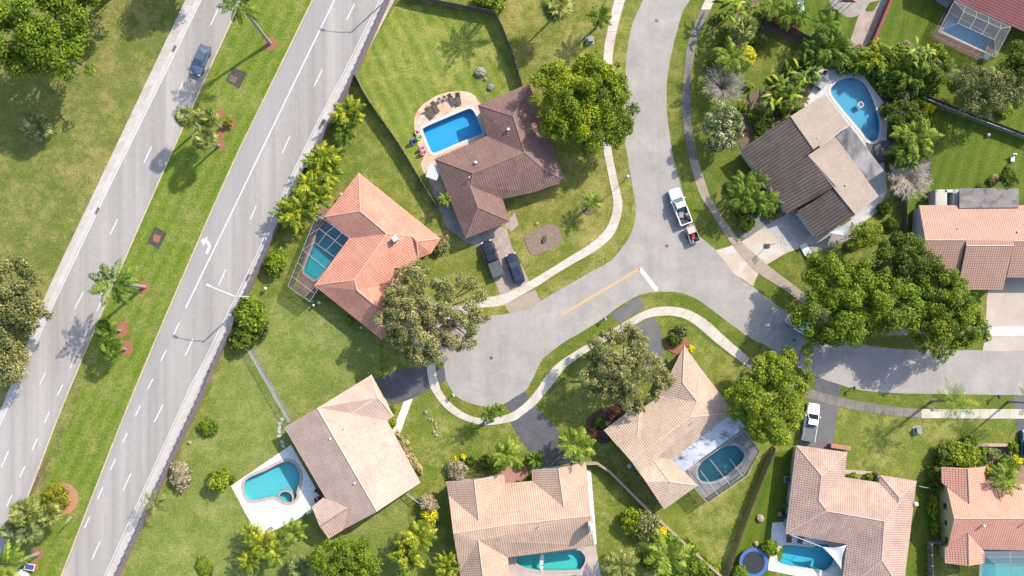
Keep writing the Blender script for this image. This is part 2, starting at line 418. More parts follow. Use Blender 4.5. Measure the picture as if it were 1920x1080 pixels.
# ------------------------------------------------------------------ ground materials
HWROT = math.atan2(120, 240)            # the highway runs down-left in the photo
g_base = grass('grass_lawn', (.056, .078, .009), (.105, .118, .019), (.195, .172, .056), .46, 3.1)
g_field = grass('grass_field', (.056, .076, .012), (.104, .108, .024), (.178, .148, .052), .5, 11)
g_median = grass('grass_median', (.052, .090, .005), (.080, .108, .010), (.142, .134, .040), .42, 23, .46)
g_deep = grass('grass_deep', (.032, .059, .0024), (.055, .084, .004), (.102, .102, .016), .2, 31, .3)
g_pale = grass('grass_pale', (.071, .096, .016), (.106, .124, .030), (.157, .157, .051), .5, 47)
g_h2 = grass('grass_yard', (.058, .090, .009), (.106, .128, .017), (.195, .178, .048), .42, 57, -.45)
hw_mat = road_mat('highway_asphalt', (.70, .64, .59), (.45, .41, .38), HWROT, .62)
turn_mat = road_mat('turn_lane_asphalt', (.58, .54, .51), (.47, .44, .42), HWROT, .5)
st_mat = road_mat('street_asphalt', (.70, .635, .575), (.46, .42, .38), .2, .2, .22)
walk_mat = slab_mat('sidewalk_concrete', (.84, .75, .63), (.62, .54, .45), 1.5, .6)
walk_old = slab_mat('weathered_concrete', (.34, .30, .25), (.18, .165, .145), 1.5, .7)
hwalk_mat = slab_mat('roadside_concrete', (.74, .66, .60), (.60, .53, .48), 1.6, .45)
curb_mat = simple('curb_concrete', (.72, .59, .43), (.58, .44, .28), 1.2, .85, c3=(.42, .32, .21))
drive_con = simple('driveway_concrete', (.62, .55, .46), (.58, .43, .28), .28, .85, c3=(.68, .64, .58), scale2=.5)
drive_con2 = simple('pale_driveway', (.60, .50, .41), (.50, .41, .33), .4, .85)
asph = simple('driveway_asphalt', (.075, .075, .082), (.12, .12, .128), .6, .8, c3=(.16, .155, .15), scale2=4, bmp=.2)
asph_old = simple('worn_asphalt', (.14, .135, .135), (.19, .185, .185), .6, .85, c3=(.12, .115, .115), scale2=4)
pav_grey = paver_mat('grey_pavers', (.44, .40, .36), (.33, .30, .28), (.52, .45, .38))
pav_pink = paver_mat('pink_pavers', (.55, .42, .35), (.44, .33, .28), (.58, .48, .40))
flag = flag_mat('coral_flagstone', (.80, .50, .32), (.86, .66, .48), (.72, .40, .25))
deck_white = simple('white_deck', (.98, .95, .91), (.85, .82, .78), .4, .7, c3=(.52, .5, .48), scale2=3)
deck_grey = simple('grey_deck', (.52, .50, .48), (.40, .385, .37), .5, .8, c3=(.32, .31, .3), scale2=3)
deck_pink = simple('pink_deck', (.60, .48, .41), (.48, .38, .33), .5, .8)
deck_brown = paver_mat('brown_deck', (.36, .22, .16), (.28, .17, .13), (.40, .28, .22), 2.2, -.6)
paint_white = simple('road_paint_white', (.80, .79, .76), (.66, .65, .62), 2, .7, c3=(.52, .50, .47), scale2=7)
paint_orange = simple('road_paint_orange', (.70, .42, .15), (.60, .40, .19), 2, .7, c3=(.52, .44, .34), scale2=6)
mulch_red = simple('red_mulch', (.40, .15, .07), (.28, .11, .06), 4, .95, c3=(.48, .22, .12), scale2=9, bmp=.8)
mulch_brown = simple('brown_mulch', (.22, .14, .09), (.13, .085, .06), 3, .95, c3=(.32, .22, .15), scale2=9, bmp=.8)
soil_dark = simple('dark_soil', (.085, .065, .055), (.045, .037, .033), 2, .95, c3=(.16, .13, .1), scale2=8, bmp=.8)
metal_dark = simple('dark_iron', (.09, .085, .08), (.16, .15, .14), 4, .6, .6)
rust = simple('rusty_grate', (.16, .06, .045), (.09, .04, .03), 5, .8)
# ------------------------------------------------------------------ pools: outlines first, every ground sheet is cut round them
def z3(*xy): return Zm(750, 160, 6.75, *xy)
POOL = {
 'h2': cr(z3(292, 575, 318, 528, 600, 405, 850, 302, 905, 303, 945, 345, 1000, 470, 1036, 575, 1020, 622, 800, 705, 470, 845, 418, 852, 385, 815, 330, 680), 4, True),
 'h1': [(597, 463)] + Zm(520, 370, 4.5, 345, 275, 410, 195, 560, 290, 610, 345, 470, 540, 335, 690, 305, 698, 228, 640, 220, 610, 290, 440),
 'h3': cr(T('D', 352, 520, 375, 470, 430, 442, 490, 440, 540, 470, 580, 540, 610, 620, 628, 705, 618, 775, 590, 796, 560, 785, 520, 735, 465, 670, 410, 605), 4, True),
 'h4': Zm(1680, 0, 6.75, 690, 175, 1190, 455, 1130, 655, 580, 395),
 'h6': cr([(457, 909), (468, 895), (498, 882), (528, 867), (546, 866), (559, 880), (563, 898), (557, 920), (556, 933), (545, 942), (530, 940), (512, 931), (482, 937), (464, 934)], 4, True),
 'h7': cr([(968, 1050), (974, 1043), (1020, 1038), (1078, 1031), (1092, 1036), (1098, 1049), (1091, 1064), (1078, 1069), (1010, 1069), (975, 1061)], 4, True),
 'h8': cr(Zm(1220, 760, 5.4, 478, 640, 560, 540, 740, 422, 865, 408, 945, 470, 920, 570, 760, 712, 650, 768, 545, 775, 490, 735), 4, True),
 'h9': cr(T('L', 50, 965, 72, 920, 112, 904, 245, 916, 285, 900, 345, 905, 372, 960, 368, 1000, 325, 1048, 270, 1042, 80, 1012), 4, True),
 'h10': [(1840, 1046), (1990, 1044), (1990, 1112), (1838, 1112)],
}
POOL['h1'] = POOL['h1'][1:]
POOLS += list(POOL.values())
# ------------------------------------------------------------------ ground
def big(outl):
    return outl
sheet('ground', [(-420, -380), (2340, -380), (2340, 1460), (-420, 1460)], 0, g_base)
far = MB(); far.box((0, 0, -3), (3000, 3000, 1.0)); tag(far.build('terrain', g_base), kind='structure')
EM_L = [(610, -45), (588, 0), (480, 221), (415, 359), (259, 720), (117, 1080), (88, 1150)]      # east road, median side
EM_R = [(738, -45), (716, 0), (653, 127), (597, 233), (540, 350), (484, 480), (385, 680), (363, 720), (200, 1080), (166, 1150)]
EW_R = [(764, -45), (740, 0), (665, 143), (643, 187), (583, 300), (545, 370), (497, 480), (401, 690), (390, 720), (222, 1080), (186, 1150)]
WM_R = [(478, -60), (450, 0), (443, 17), (288, 360), (133, 720), (50, 933), (3, 1040), (-40, 1140)]
WM_L = [(404, -60), (374, 0), (197, 360), (100, 565), (31, 718), (0, 790), (-120, 1070)]
WW_L = [(378, -60), (348, 0), (262, 180), (177, 360), (83, 560), (27, 713), (-10, 790), (-160, 1100)]
sheet('field_grass', [(-420, -380), (500, -380)] + WW_L + [(-420, 1100)], .004, g_field)
sheet('median_grass', cr(EM_L, 3) + cr(WM_R, 3)[::-1], .05, g_median)
sheet('deep_lawn', [(1395, -300), (1425, 35), (1530, 88), (1700, 178), (1690, 440), (2300, 440), (2300, -300)], .004, g_deep)
sheet('bright_lawn', [(1449, 850), (1492, 840), (1480, 1000), (1440, 1120), (1350, 1120), (1362, 1080)], .004, g_deep)
sheet('bright_lawn', [(1700, 908), (1745, 902), (1745, 1150), (1690, 1150)], .004, g_deep)
sheet('pale_lawn', [(477, 560), (560, 560), (716, 650), (705, 700), (540, 800), (760, 930), (800, 1300), (120, 1300)], .004, g_pale)
sheet('yard_lawn', [(742, 5), (927, 28), (979, 162), (965, 240), (935, 310), (830, 345), (800, 352), (668, 145)], .004, g_h2)
g_verge = grass('grass_verge', (.046, .070, .007), (.082, .095, .012), (.150, .128, .034), .42, 71)
g_dry = grass('grass_front', (.062, .078, .010), (.108, .112, .019), (.195, .160, .056), .55, 83)
sheet('verge_lawn', rough([(1230, -60), (1400, -60), (1428, 36), (1470, 58), (1440, 150), (1386, 285), (1440, 380), (1560, 480), (1640, 560), (1860, 620), (1860, 660), (1600, 660), (1300, 470), (1230, 300)], 12, 2.5, 91), .0055, g_verge)
sheet('front_lawn', rough([(930, 30), (985, -60), (1190, -60), (1190, 300), (1180, 450), (1060, 560), (950, 590), (880, 600), (850, 560), (800, 400), (850, 440), (985, 170)], 12, 2.5, 92), .0055, g_dry)
sheet('verge_lawn', rough([(835, 730), (1040, 600), (1200, 540), (1330, 560), (1450, 655), (1560, 715), (1700, 735), (1920, 738), (1920, 770), (1700, 766), (1560, 748), (1400, 690), (1330, 640), (1260, 592), (1190, 610), (1090, 680), (1030, 740), (940, 795), (820, 770)], 12, 2.0, 93), .0055, g_verge)
# ------------------------------------------------------------------ the highway
road_w = sheet('road', cr(WM_L, 3) + cr(WM_R, 3)[::-1], .010, hw_mat)
road_e = sheet('road', cr(EM_L, 3) + cr(EM_R, 3)[::-1], .010, hw_mat)
sheet('turn_lane', [(628, 0), (480, 303), (453, 360), (350, 578), (252, 770), (117, 1079)] + [(x + .4, y) for x, y in cr(EM_L, 6) if 0 <= y <= 1080][::-1], .014, turn_mat)
sheet('turn_lane', [(128, 737), (142, 712), (168, 650), (191, 600), (178, 610), (128, 718), (62, 872), (0, 1010), (5, 1032), (50, 925)], .014, turn_mat)
ribbon('sidewalk', WW_L, [(x - 8, y) for x, y in WM_L], .06, hwalk_mat, 90)
ribbon('sidewalk', [(x + 13, y) for x, y in EM_R], EW_R, .06, hwalk_mat, 110)
gut = simple('gutter_concrete', (.66, .62, .58), (.54, .50, .46), .6, .85)
ribbon('gutter', [(x - 9, y) for x, y in WM_L], [(x + 1.2, y) for x, y in WM_L], .03, gut, 90)
ribbon('gutter', [(x - 1, y) for x, y in EM_R], [(x + 14, y) for x, y in EM_R], .03, gut, 90)
ribbon('kerb', WM_R, [(x + 3.0, y) for x, y in WM_R], .13, curb_mat, 120)
ribbon('kerb', [(x - 3.0, y) for x, y in EM_L], EM_L, .13, curb_mat, 120)
rd_dirt = simple('roadside_dirt', (.20, .12, .07), (.12, .08, .05), 2, .95, c3=(.3, .2, .1), scale2=6)
sheet('dirt_strip', [(55, 930), (62, 925), (85, 880), (95, 850), (88, 858), (70, 890)], .056, rd_dirt)
sheet('worn_grass', rough([(128, 742), (160, 672), (176, 660), (170, 690), (150, 735), (140, 770), (120, 812), (112, 850), (88, 905), (66, 938), (58, 934), (86, 868), (104, 812)], 6, 2.2, 95), .054, g_field)
marks = MB()
def dash(mb, p, q, wpx, z=.018):
    a, b = P(*p, z), P(*q, z); d = (b - a).normalized(); n = Vector((-d.y, d.x, 0)) * (wpx / PXM / 2)
    mb.add([a - n, b - n, b + n, a + n], [(0, 1, 2, 3)])
def flip_up(o):
    me = o.data; bm = bmesh.new(); bm.from_mesh(me)
    for f in bm.faces:
        f.normal_update()
        if f.normal.z < 0: f.normal_flip()
    bm.to_mesh(me); bm.free(); return o
def line(mb, pts, wpx, z=.018):
    for i in range(len(pts) - 1): dash(mb, pts[i], pts[i + 1], wpx, z)
mw = MB(); me_ = MB()
line(mw, [(x + 3, y) for x, y in WM_L], 2.2)
for k, lst in (('A', [(1225, 55, 1185, 140), (1030, 460, 988, 548), (853, 825, 810, 915)]), ('E', [(662, 152, 620, 238), (468, 562, 420, 660), (255, 1015, 222, 1085), (572, 610, 545, 670), (495, 770, 465, 838), (420, 930, 395, 990)]),
               ('I', [(352, 5, 322, 65), (278, 155, 250, 218), (210, 308, 180, 372), (140, 463, 110, 525), (68, 622, 38, 688), (48, 375, 8, 468)])):
    for a in lst: dash(mw, T(k, a[0], a[1]), T(k, a[2], a[3]), 2.3)
line(me_, [(627, 0), (480, 303), (453, 360), (348, 578)], 2.6)
for k, lst in (('E', [(1008, 735, 978, 800), (935, 890, 905, 950), (860, 1050, 830, 1110), (1440, 80, 1408, 155), (1270, 435, 1230, 525), (1087, 825, 1042, 920)]), ('B', [(555, 20, 510, 112), (372, 392, 327, 486), (190, 768, 147, 862)]),
               ('I', [(790, 120, 762, 180), (717, 275, 690, 330), (650, 420, 620, 485), (578, 582, 548, 648), (505, 745, 475, 810), (915, 118, 868, 215), (737, 502, 692, 598), (563, 885, 517, 987)])):
    for a in lst: dash(me_, T(k, a[0], a[1]), T(k, a[2], a[3]), 2.3)
line(me_, [(x - 4, y) for x, y in EM_R[1:]], 1.6)
flip_up(mw.build('lane_markings', paint_white, road_w)); flip_up(me_.build('lane_markings', paint_white, road_e))
# the left-turn arrow, painted as one outline
arrow = T('E', 1127, 270, 1172, 252, 1164, 267, 1180, 280, 1187, 302, 1183, 322, 1168, 350, 1153, 343, 1166, 320, 1170, 302, 1163, 289, 1152, 286, 1149, 306)
sheet('turn_arrow', arrow, .020, paint_white, parent=road_e, holes=False)
for k, pts, nm in (('A', (985, 262, 975, 290), 0), ('E', (550, 90, 540, 122), 0), ('B', (378, 676, 358, 728), 0), ('E', (1400, 465, 1388, 497), 0)):
    pass
# ------------------------------------------------------------------ the neighbourhood street
SW_ = [(1222, -60), (1205, 0), (1187, 43), (1177, 87), (1172, 150), (1170, 233), (1172, 267), (1180, 313), (1188, 360), (1192, 393), (1189, 420), (1181, 443), (1167, 463), (1147, 487), (1107, 510), (1060, 537), (1013, 565), (985, 580), (945, 589), (900, 594), (868, 612), (848, 640), (834, 675), (834, 705), (850, 737), (873, 753), (913, 763), (945, 757), (982, 735), (998, 712), (1015, 677), (1037, 657), (1060, 640), (1100, 617), (1140, 590), (1163, 573), (1200, 553), (1240, 547), (1277, 549), (1310, 563), (1343, 587), (1373, 610), (1413, 637), (1440, 650), (1473, 674), (1523, 703), (1577, 722), (1627, 733), (1707, 738), (1920, 741), (2100, 744), (2350, 746)]
SE_ = [(2350, 656), (2100, 657), (1920, 657), (1850, 657), (1707, 655), (1653, 651), (1590, 640), (1530, 617), (1477, 587), (1440, 560), (1410, 537), (1377, 513), (1342, 469), (1310, 440), (1293, 400), (1280, 360), (1262, 293), (1253, 233), (1250, 187), (1251, 150), (1257, 110), (1267, 67), (1280, 23), (1293, 0), (1318, -60)]
street = sheet('road', rough(cr(SW_, 4) + cr(SE_, 4), 9, .45, 5), .010, st_mat)
lip = simple('street_edge', (.30, .27, .24), (.20, .18, .16), 2, .9)
mm = MB(); line(mm, [(1200, 503), (1232, 545)], 8); flip_up(mm.build('stop_line', paint_white, street))
mm = MB(); line(mm, [(1054, 590), (1199, 504)], 4.6); flip_up(mm.build('centre_line', paint_orange, street))
# tyre-worn arcs and patched tar on the street
# pavements
ribbon('sidewalk', [(1166, -45), (1152, 0), (1142, 43), (1133, 87), (1131, 133), (1130, 200), (1131, 273), (1137, 310), (1147, 360), (1150, 385), (1145, 410), (1133, 433), (1107, 457), (1070, 480), (1027, 507), (993, 527), (960, 545), (937, 553), (890, 562), (866, 572), (835, 595), (814, 625), (803, 655), (800, 685), (805, 720), (813, 737), (830, 760), (850, 777), (877, 790), (913, 797), (960, 790), (980, 778), (1003, 760), (1023, 737), (1037, 720), (1060, 690), (1093, 665), (1130, 643), (1177, 617), (1207, 599), (1230, 593), (1260, 592), (1287, 599), (1313, 617), (1343, 643), (1397, 685)],
       [(1185, -45), (1172, 0), (1160, 43), (1151, 87), (1147, 133), (1145, 200), (1146, 273), (1152, 310), (1163, 360), (1167, 385), (1162, 413), (1148, 443), (1117, 470), (1077, 493), (1037, 517), (1010, 535), (960, 563), (940, 573), (897, 578), (876, 586), (850, 606), (830, 632), (819, 660), (816, 685), (823, 720), (830, 737), (848, 758), (868, 773), (890, 782), (915, 784), (948, 778), (970, 767), (990, 750), (1008, 728), (1020, 710), (1043, 683), (1083, 656), (1120, 635), (1167, 606), (1200, 587), (1227, 577), (1260, 575), (1293, 582), (1327, 602), (1360, 632), (1405, 671)], .05, walk_mat, 330)
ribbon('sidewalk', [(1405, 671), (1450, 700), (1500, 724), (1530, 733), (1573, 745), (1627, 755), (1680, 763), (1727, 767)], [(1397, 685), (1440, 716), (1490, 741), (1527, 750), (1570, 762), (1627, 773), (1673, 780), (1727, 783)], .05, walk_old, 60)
ribbon('sidewalk', [(1727, 767), (1820, 767), (1920, 767), (2300, 767)], [(1727, 784), (1820, 784.5), (1920, 785), (2300, 786)], .05, walk_mat, 60)
ribbon('sidewalk', [(1352, -60), (1322, 0), (1314, 18)], [(1370, -60), (1340, 0), (1332, 18)], .05, walk_mat, 12)
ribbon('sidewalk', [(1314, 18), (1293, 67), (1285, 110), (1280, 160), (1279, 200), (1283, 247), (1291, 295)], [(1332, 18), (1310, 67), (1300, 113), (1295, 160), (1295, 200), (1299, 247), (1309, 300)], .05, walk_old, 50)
walk_tan = slab_mat('tan_concrete', (.56, .45, .34), (.40, .33, .25), 1.5, .7)
ribbon('sidewalk', [(1291, 295), (1310, 360), (1330, 393), (1353, 430), (1380, 468), (1420, 511), (1478, 548), (1545, 600), (1615, 625), (1700, 629), (1850, 630)], [(1309, 300), (1328, 360), (1343, 390), (1364, 420), (1387, 450), (1438, 496), (1493, 538), (1560, 588), (1620, 608), (1700, 612), (1850, 612)], .05, walk_tan, 110)
ribbon('sidewalk', [(1850, 630), (2300, 631)], [(1850, 612), (2300, 613)], .05, simple('whitish_concrete', (.70, .70, .70), (.6, .6, .6), .8, .8), 20, smooth=False)
# driveways and paths
def drive(name, pts, mat, z=.016, sd=1, amp=.5): return sheet(name, rough(pts, 8, amp, sd), z, mat)
drive('driveway', [(1341, 469), (1355, 466), (1372, 460), (1391, 453), (1422, 432), (1450, 414), (1472, 397), (1560, 380), (1575, 425), (1540, 450), (1475, 474), (1436, 497), (1424, 508), (1412, 537), (1377, 514)], drive_con, .018, 2)
drive('driveway', [(1422, 432), (1448, 435), (1458, 455), (1475, 474), (1540, 450), (1575, 425), (1560, 380), (1472, 397), (1450, 414)], simple('grey_concrete', (.56, .525, .48), (.44, .41, .375), .5, .85, c3=(.36, .335, .31), scale2=1.6), .0225, 24, .2)  # greyer sheet over the upper end of the driveway
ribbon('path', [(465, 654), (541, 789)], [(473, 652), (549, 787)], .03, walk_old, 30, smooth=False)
drive('paved_path', [(1512, 453), (1540, 425), (1605, 420), (1612, 440), (1560, 462), (1535, 470), (1524, 476)], pav_grey, .020, 3)
drive('driveway', [(880, 430), (935, 425), (950, 428), (960, 465), (993, 528), (985, 540), (938, 556), (925, 520), (897, 460)], pav_pink, .016, 4)
drive('driveway', [(945, 570), (1003, 543), (1014, 565), (985, 580), (957, 588)], simple('stained_apron', (.46, .36, .27), (.38, .30, .23), .7, .85), .014, 5)
drive('paved_path', [(956, 408), (966, 398), (973, 422), (958, 433), (945, 425)], pav_pink, .020, 6)
drive('paved_path', [(800, 330), (822, 385), (836, 425), (856, 440), (874, 455), (897, 461), (930, 445), (890, 430), (845, 380), (815, 318)], pav_grey, .020, 7)
drive('driveway', [(745, 590), (800, 565), (870, 575), (880, 590), (850, 640), (842, 690), (800, 660), (770, 640)], pav_pink, .016, 8)
drive('driveway', [(704, 712), (752, 692), (785, 688), (801, 684), (806, 733), (770, 748), (733, 760)], asph, .016, 9)
drive('driveway', [(816, 686), (833, 690), (836, 712), (826, 722), (821, 712)], asph, .014, 10)
drive('path', [(757, 753), (774, 747), (747, 822), (736, 808)], simple('pale_path_concrete', (.86, .78, .68), (.72, .65, .56), .5, .85), .02, 11, .2)
drive('driveway', [(957, 793), (1003, 762), (1020, 777), (1040, 797), (1053, 820), (1072, 863), (1030, 885), (1012, 873), (993, 847), (978, 826)], asph, .016, 12)
drive('driveway', [(946, 757), (983, 734), (993, 744), (976, 764), (958, 772)], asph, .014, 13)
drive('driveway', [(1142, 590), (1200, 555), (1208, 577), (1163, 606)], asph_old, .014, 14)
drive('driveway', [(1186, 612), (1227, 594), (1240, 625), (1245, 690), (1205, 700), (1200, 650)], asph_old, .014, 15)
drive('driveway', [(1527, 706), (1578, 722), (1571, 746), (1528, 736)], asph, .014, 16)
drive('driveway', [(1523, 750), (1571, 761), (1560, 845), (1495, 838)], asph_old, .016, 17)
drive('driveway', [(1857, 520), (1935, 515), (1935, 658), (1842, 658), (1848, 630), (1850, 560)], drive_con2, .018, 18)
drive('driveway', [(1905, 784), (1990, 784), (1990, 880), (1912, 870)], asph, .016, 19)
drive('driveway', [(1900, 742), (1990, 743), (1990, 768), (1902, 768)], asph_old, .014, 20)
drive('path', [(1583, 880), (1648, 885), (1648, 890), (1583, 888)], drive_con2, .02, 21, .2)
# paths of the garden at the top
sheet('patio', cr([(1552, -30), (1556, 5), (1570, 20), (1590, 32), (1610, 28), (1625, 10), (1650, -30)], 4) , .012, pav_grey)
drive('paved_path', [(1588, 95), (1606, 40), (1612, 25), (1635, -5), (1652, -30), (1680, -30), (1660, 12), (1628, 82), (1605, 105)], pav_pink, .014, 22, .3)
drive('lawn_patch', [(1622, 18), (1630, 5), (1650, 0), (1645, 10), (1637, 21), (1625, 22)], g_deep, .02, 23, .2)
sheet('soil_patch', rough([(432, 140), (447, 146), (440, 157), (430, 152)], 4, 1.2, 61), .066, mulch_brown)
sheet('soil_patch', rough([(289, 440), (303, 442), (298, 455), (288, 452)], 4, 1.2, 62), .066, mulch_red)
# pool decks
def deck(pts, mat, z=.03, sd=1, name='pool_deck'): return sheet(name, rough(pts, 10, .25, sd), z, mat, thick=.04)
deck(cr(z3(180, 520, 200, 360, 300, 240, 470, 130, 650, 80, 820, 78, 930, 120, 1000, 200), 4) + z3(1250, 560, 1180, 800, 700, 1000, 640, 1250, 540, 1400, 430, 1300, 290, 1080, 262, 1000, 300, 890, 230, 760, 190, 620), flag, .03, 31)
deck([(433, 911), (546, 834), (600, 930), (582, 962), (495, 1003), (480, 998)], deck_white, .03, 32)
deck([(948, 1030), (1100, 1018), (1117, 1022), (1134, 1120), (945, 1120)], deck_pink, .03, 33)
sheet('concrete_strip', [(1099, 880), (1108, 882), (1119, 1020), (1112, 1022)], .02, deck_white)
deck([(1448, 980), (1500, 975), (1595, 1000), (1600, 1090), (1545, 1090), (1440, 1069)], deck_white, .03, 34)
deck([(1517, 160), (1523, 137), (1540, 130), (1590, 131), (1620, 143), (1640, 170), (1658, 193), (1664, 227), (1662, 263), (1655, 290), (1664, 360), (1645, 397), (1605, 428), (1540, 330), (1500, 230)], simple('pale_deck', (.72, .70, .69), (.56, .545, .54), .5, .8, c3=(.46, .44, .43), scale2=3), .03, 35)
deck([(640, 370), (590, 405), (556, 540), (584, 556), (680, 470)], deck_brown, .03, 36)
deck(Zm(1680, 0, 6.75, 440, 475, 1090, 790, 1250, 730, 1500, 300, 780, -60), deck_brown, .03, 37)
deck([(1278, 876), (1386, 796), (1421, 846), (1396, 890), (1326, 938), (1305, 916)], deck_grey, .03, 38)
deck([(1836, 1030), (2000, 1028), (2000, 1120), (1834, 1120)], deck_grey, .03, 39)
deck([(1720, -22), (1775, 15), (1785, 5), (1760, -60)], deck_grey, .02, 40, 'patio')
# mulch beds and bare soil
def bed(pts, mat, sd=1): return sheet('mulch_bed', rough(cr(pts, 4, True), 6, .6, sd), .0213 + .004 * (sd % 20), mat)
sheet('mulch_bed', rough(T('G', 70, 258, 78, 238, 105, 222, 205, 180, 240, 184, 265, 205, 282, 262, 278, 280, 230, 322, 135, 356, 108, 350, 92, 330), 5, .7, 51), .0653, simple('bark_mulch', (.36, .25, .18), (.24, .165, .12), 3, .95, c3=(.16, .11, .08), scale2=8, bmp=.8))
bed(T('G', 395, 80, 415, 50, 450, 55, 470, 90, 450, 128, 410, 122), mulch_brown, 52)
sheet('soil_patch', rough(T('A', 1312, 378, 1390, 412, 1345, 500, 1270, 455), 5, .4, 53), .062, soil_dark)
sheet('soil_patch', rough(T('E', 872, 195, 940, 232, 893, 322, 828, 285), 5, .4, 54), .062, soil_dark)
bed([(1405, 180), (1445, 165), (1520, 130), (1520, 175), (1470, 220), (1420, 260), (1395, 290), (1385, 250)], mulch_brown, 55)
bed([(1418, 390), (1440, 360), (1470, 380), (1475, 400), (1440, 420), (1400, 446), (1385, 440), (1390, 410)], simple('grey_gravel', (.26, .23, .2), (.16, .14, .125), 3, .95, c3=(.42, .36, .3), scale2=7), 56)
bed([(1100, 790), (1130, 765), (1180, 760), (1160, 790), (1140, 830), (1118, 825)], simple('red_brown_mulch', (.12, .055, .04), (.07, .035, .028), 3, .95, c3=(.2, .1, .07), scale2=9), 57)
bed([(1245, 645), (1262, 620), (1290, 640), (1300, 655), (1270, 665)], mulch_red, 58)
bed([(1848, 835), (1905, 838), (1930, 870), (1930, 915), (1850, 920), (1845, 880)], simple('tan_soil', (.38, .26, .18), (.28, .19, .13), 2, .95), 59)
bed([(1460, 150), (1530, 100), (1600, 100), (1690, 120), (1700, 180), (1660, 210), (1650, 170), (1610, 130), (1540, 125), (1500, 170), (1470, 190)], soil_dark, 60)
bed([(1660, 270), (1675, 200), (1700, 190), (1735, 210), (1745, 300), (1740, 340), (1680, 345), (1668, 330)], soil_dark, 61)
bed([(1500, 1), (1498, 0)][:0] + [(1395, -20), (1440, 20), (1500, 60), (1495, 85), (1440, 60), (1410, 70), (1385, 130), (1370, 100), (1375, 40)], mulch_brown, 62)
sheet('patio', [(1622, 268), (1668, 262), (1664, 300), (1640, 312)], .036, asph)
bed(T('C', 1400, 545, 1300, 590, 1310, 560, 1390, 530, 1440, 500), mulch_red, 63)
bed([(940, 885), (955, 868), (985, 872), (988, 890), (965, 905), (945, 905)], simple('pink_path', (.52, .25, .2), (.42, .2, .16), 1, .8), 64)
for i, (x, y, r) in enumerate(((507, 82, 13), (271, 538, 12), (228, 617, 15), (236, 653, 15), (118, 935, 30), (70, 1038, 12), (413, 213, 9), (415, 250, 9), (413, 272, 10), (430, 232, 13), (62, 1062, 11))):
    sheet('mulch_ring', rough([(x + r * math.cos(a * .5236), y + r * math.sin(a * .5236)) for a in range(12)], 4, .7, 70 + i), .064, mulch_red if i not in (4,) else simple('orange_mulch', (.52, .26, .12), (.42, .2, .1), 3, .95, scale2=8, c3=(.6, .33, .18)))
# ------------------------------------------------------------------ pools
def pool(key, label, floor, tint, coping, cw=5.0, depth=1.15, deep_floor=None, group=None):
    o = POOL[key]; w_ = [P(x, y, 0) for x, y in o]; n = len(w_)
    cx = sum(p.x for p in w_) / n; cy = sum(p.y for p in w_) / n
    t = thing('swimming_pool', label, 'pool', (cx, cy, 0), group=group)
    ar = sum(w_[i].x * w_[(i + 1) % n].y - w_[(i + 1) % n].x * w_[i].y for i in range(n))
    pl = w_ if ar > 0 else w_[::-1]
    b = MB()
    tri = tessellate_polygon([[Vector((p.x, p.y, 0)) for p in pl]])
    vs = [(p.x, p.y, -depth) for p in pl] + [(p.x, p.y, .034) for p in pl]
    fs = []
    for a, c, d in tri:
        A, B_, D = pl[a], pl[c], pl[d]
        up = (B_.x - A.x) * (D.y - A.y) - (B_.y - A.y) * (D.x - A.x) > 0
        fs.append((a, c, d) if up else (d, c, a))
    for i in range(n):
        j = (i + 1) % n; fs.append((j, i, i + n, j + n))
    b.add(vs, fs); b.build('basin', floor, t, world=True)
    wv = MB(); wv.add([(p.x, p.y, -.12) for p in pl], [f for f in fs[:len(tri)]]); wv.build('water', tint, t, world=True)
    cp = MB()
    nor = []
    for i in range(n):
        d = (pl[(i + 1) % n] - pl[i - 1]).normalized(); nor.append(Vector((d.y, -d.x, 0)))
    k = cw / PXM
    for i in range(n):
        j = (i + 1) % n
        a, c = pl[i], pl[j]; A, Cc = a + nor[i] * k, c + nor[j] * k
        a2, c2 = a - nor[i] * .03, c - nor[j] * .03
        cp.add([(a2.x, a2.y, .07), (A.x, A.y, .07), (Cc.x, Cc.y, .07), (c2.x, c2.y, .07), (A.x, A.y, .0), (Cc.x, Cc.y, .0), (a2.x, a2.y, .0), (c2.x, c2.y, .0)], [(0, 1, 2, 3), (1, 4, 5, 2), (6, 0, 3, 7)])
    cp.build('coping', coping, t, world=True)
    return t
cop_w = simple('white_coping', (.70, .66, .60), (.60, .56, .5), 2, .7)
cop_p = simple('pink_coping', (.62, .46, .40), (.5, .36, .3), 2, .7)
def plaster(name, a, b2): return simple(name, a, b2, .35, .6)
wat = water_mat('pool_water', (.80, .95, .99)); wat_d = water_mat('pool_water_deep', (.55, .85, .9))
p2 = pool('h2', 'rectangular bright blue pool with rounded corners on coral flagstone', plaster('pool_blue', (.012, .38, .68), (.016, .42, .72)), wat, cop_w, 6)
pool('h1', 'teal pool inside the tapered screen cage beside the salmon roof', plaster('pool_teal', (.03, .47, .54), (.05, .5, .56)), wat, cop_p, 3)
pool('h3', 'bean shaped blue pool behind the dark brown roof', plaster('pool_deepblue', (.008, .31, .48), (.012, .34, .52)), wat, cop_w, 5, depth=.8)
pool('h4', 'covered blue pool under the arched cage by the dark red roof', plaster('pool_slate', (.03, .48, .66), (.04, .52, .7)), wat, cop_p, 3)
p6 = pool('h6', 'freeform turquoise pool with round spa on the white deck', plaster('pool_turq', (.13, .57, .57), (.15, .60, .60)), wat, cop_p, 5)
pool('h7', 'long green pool with rounded end and white kayak on it', plaster('pool_green', (.06, .58, .48), (.09, .62, .53)), wat, cop_p, 4)
pool('h8', 'kidney shaped dark teal pool under a flat screen cage', plaster('pool_dark', (.05, .50, .50), (.06, .54, .54)), wat, cop_w, 4)
pool('h9', 'turquoise pool beneath the white triangular shade sail', plaster('pool_turq2', (.04, .50, .60), (.06, .54, .63)), wat, cop_w, 4)
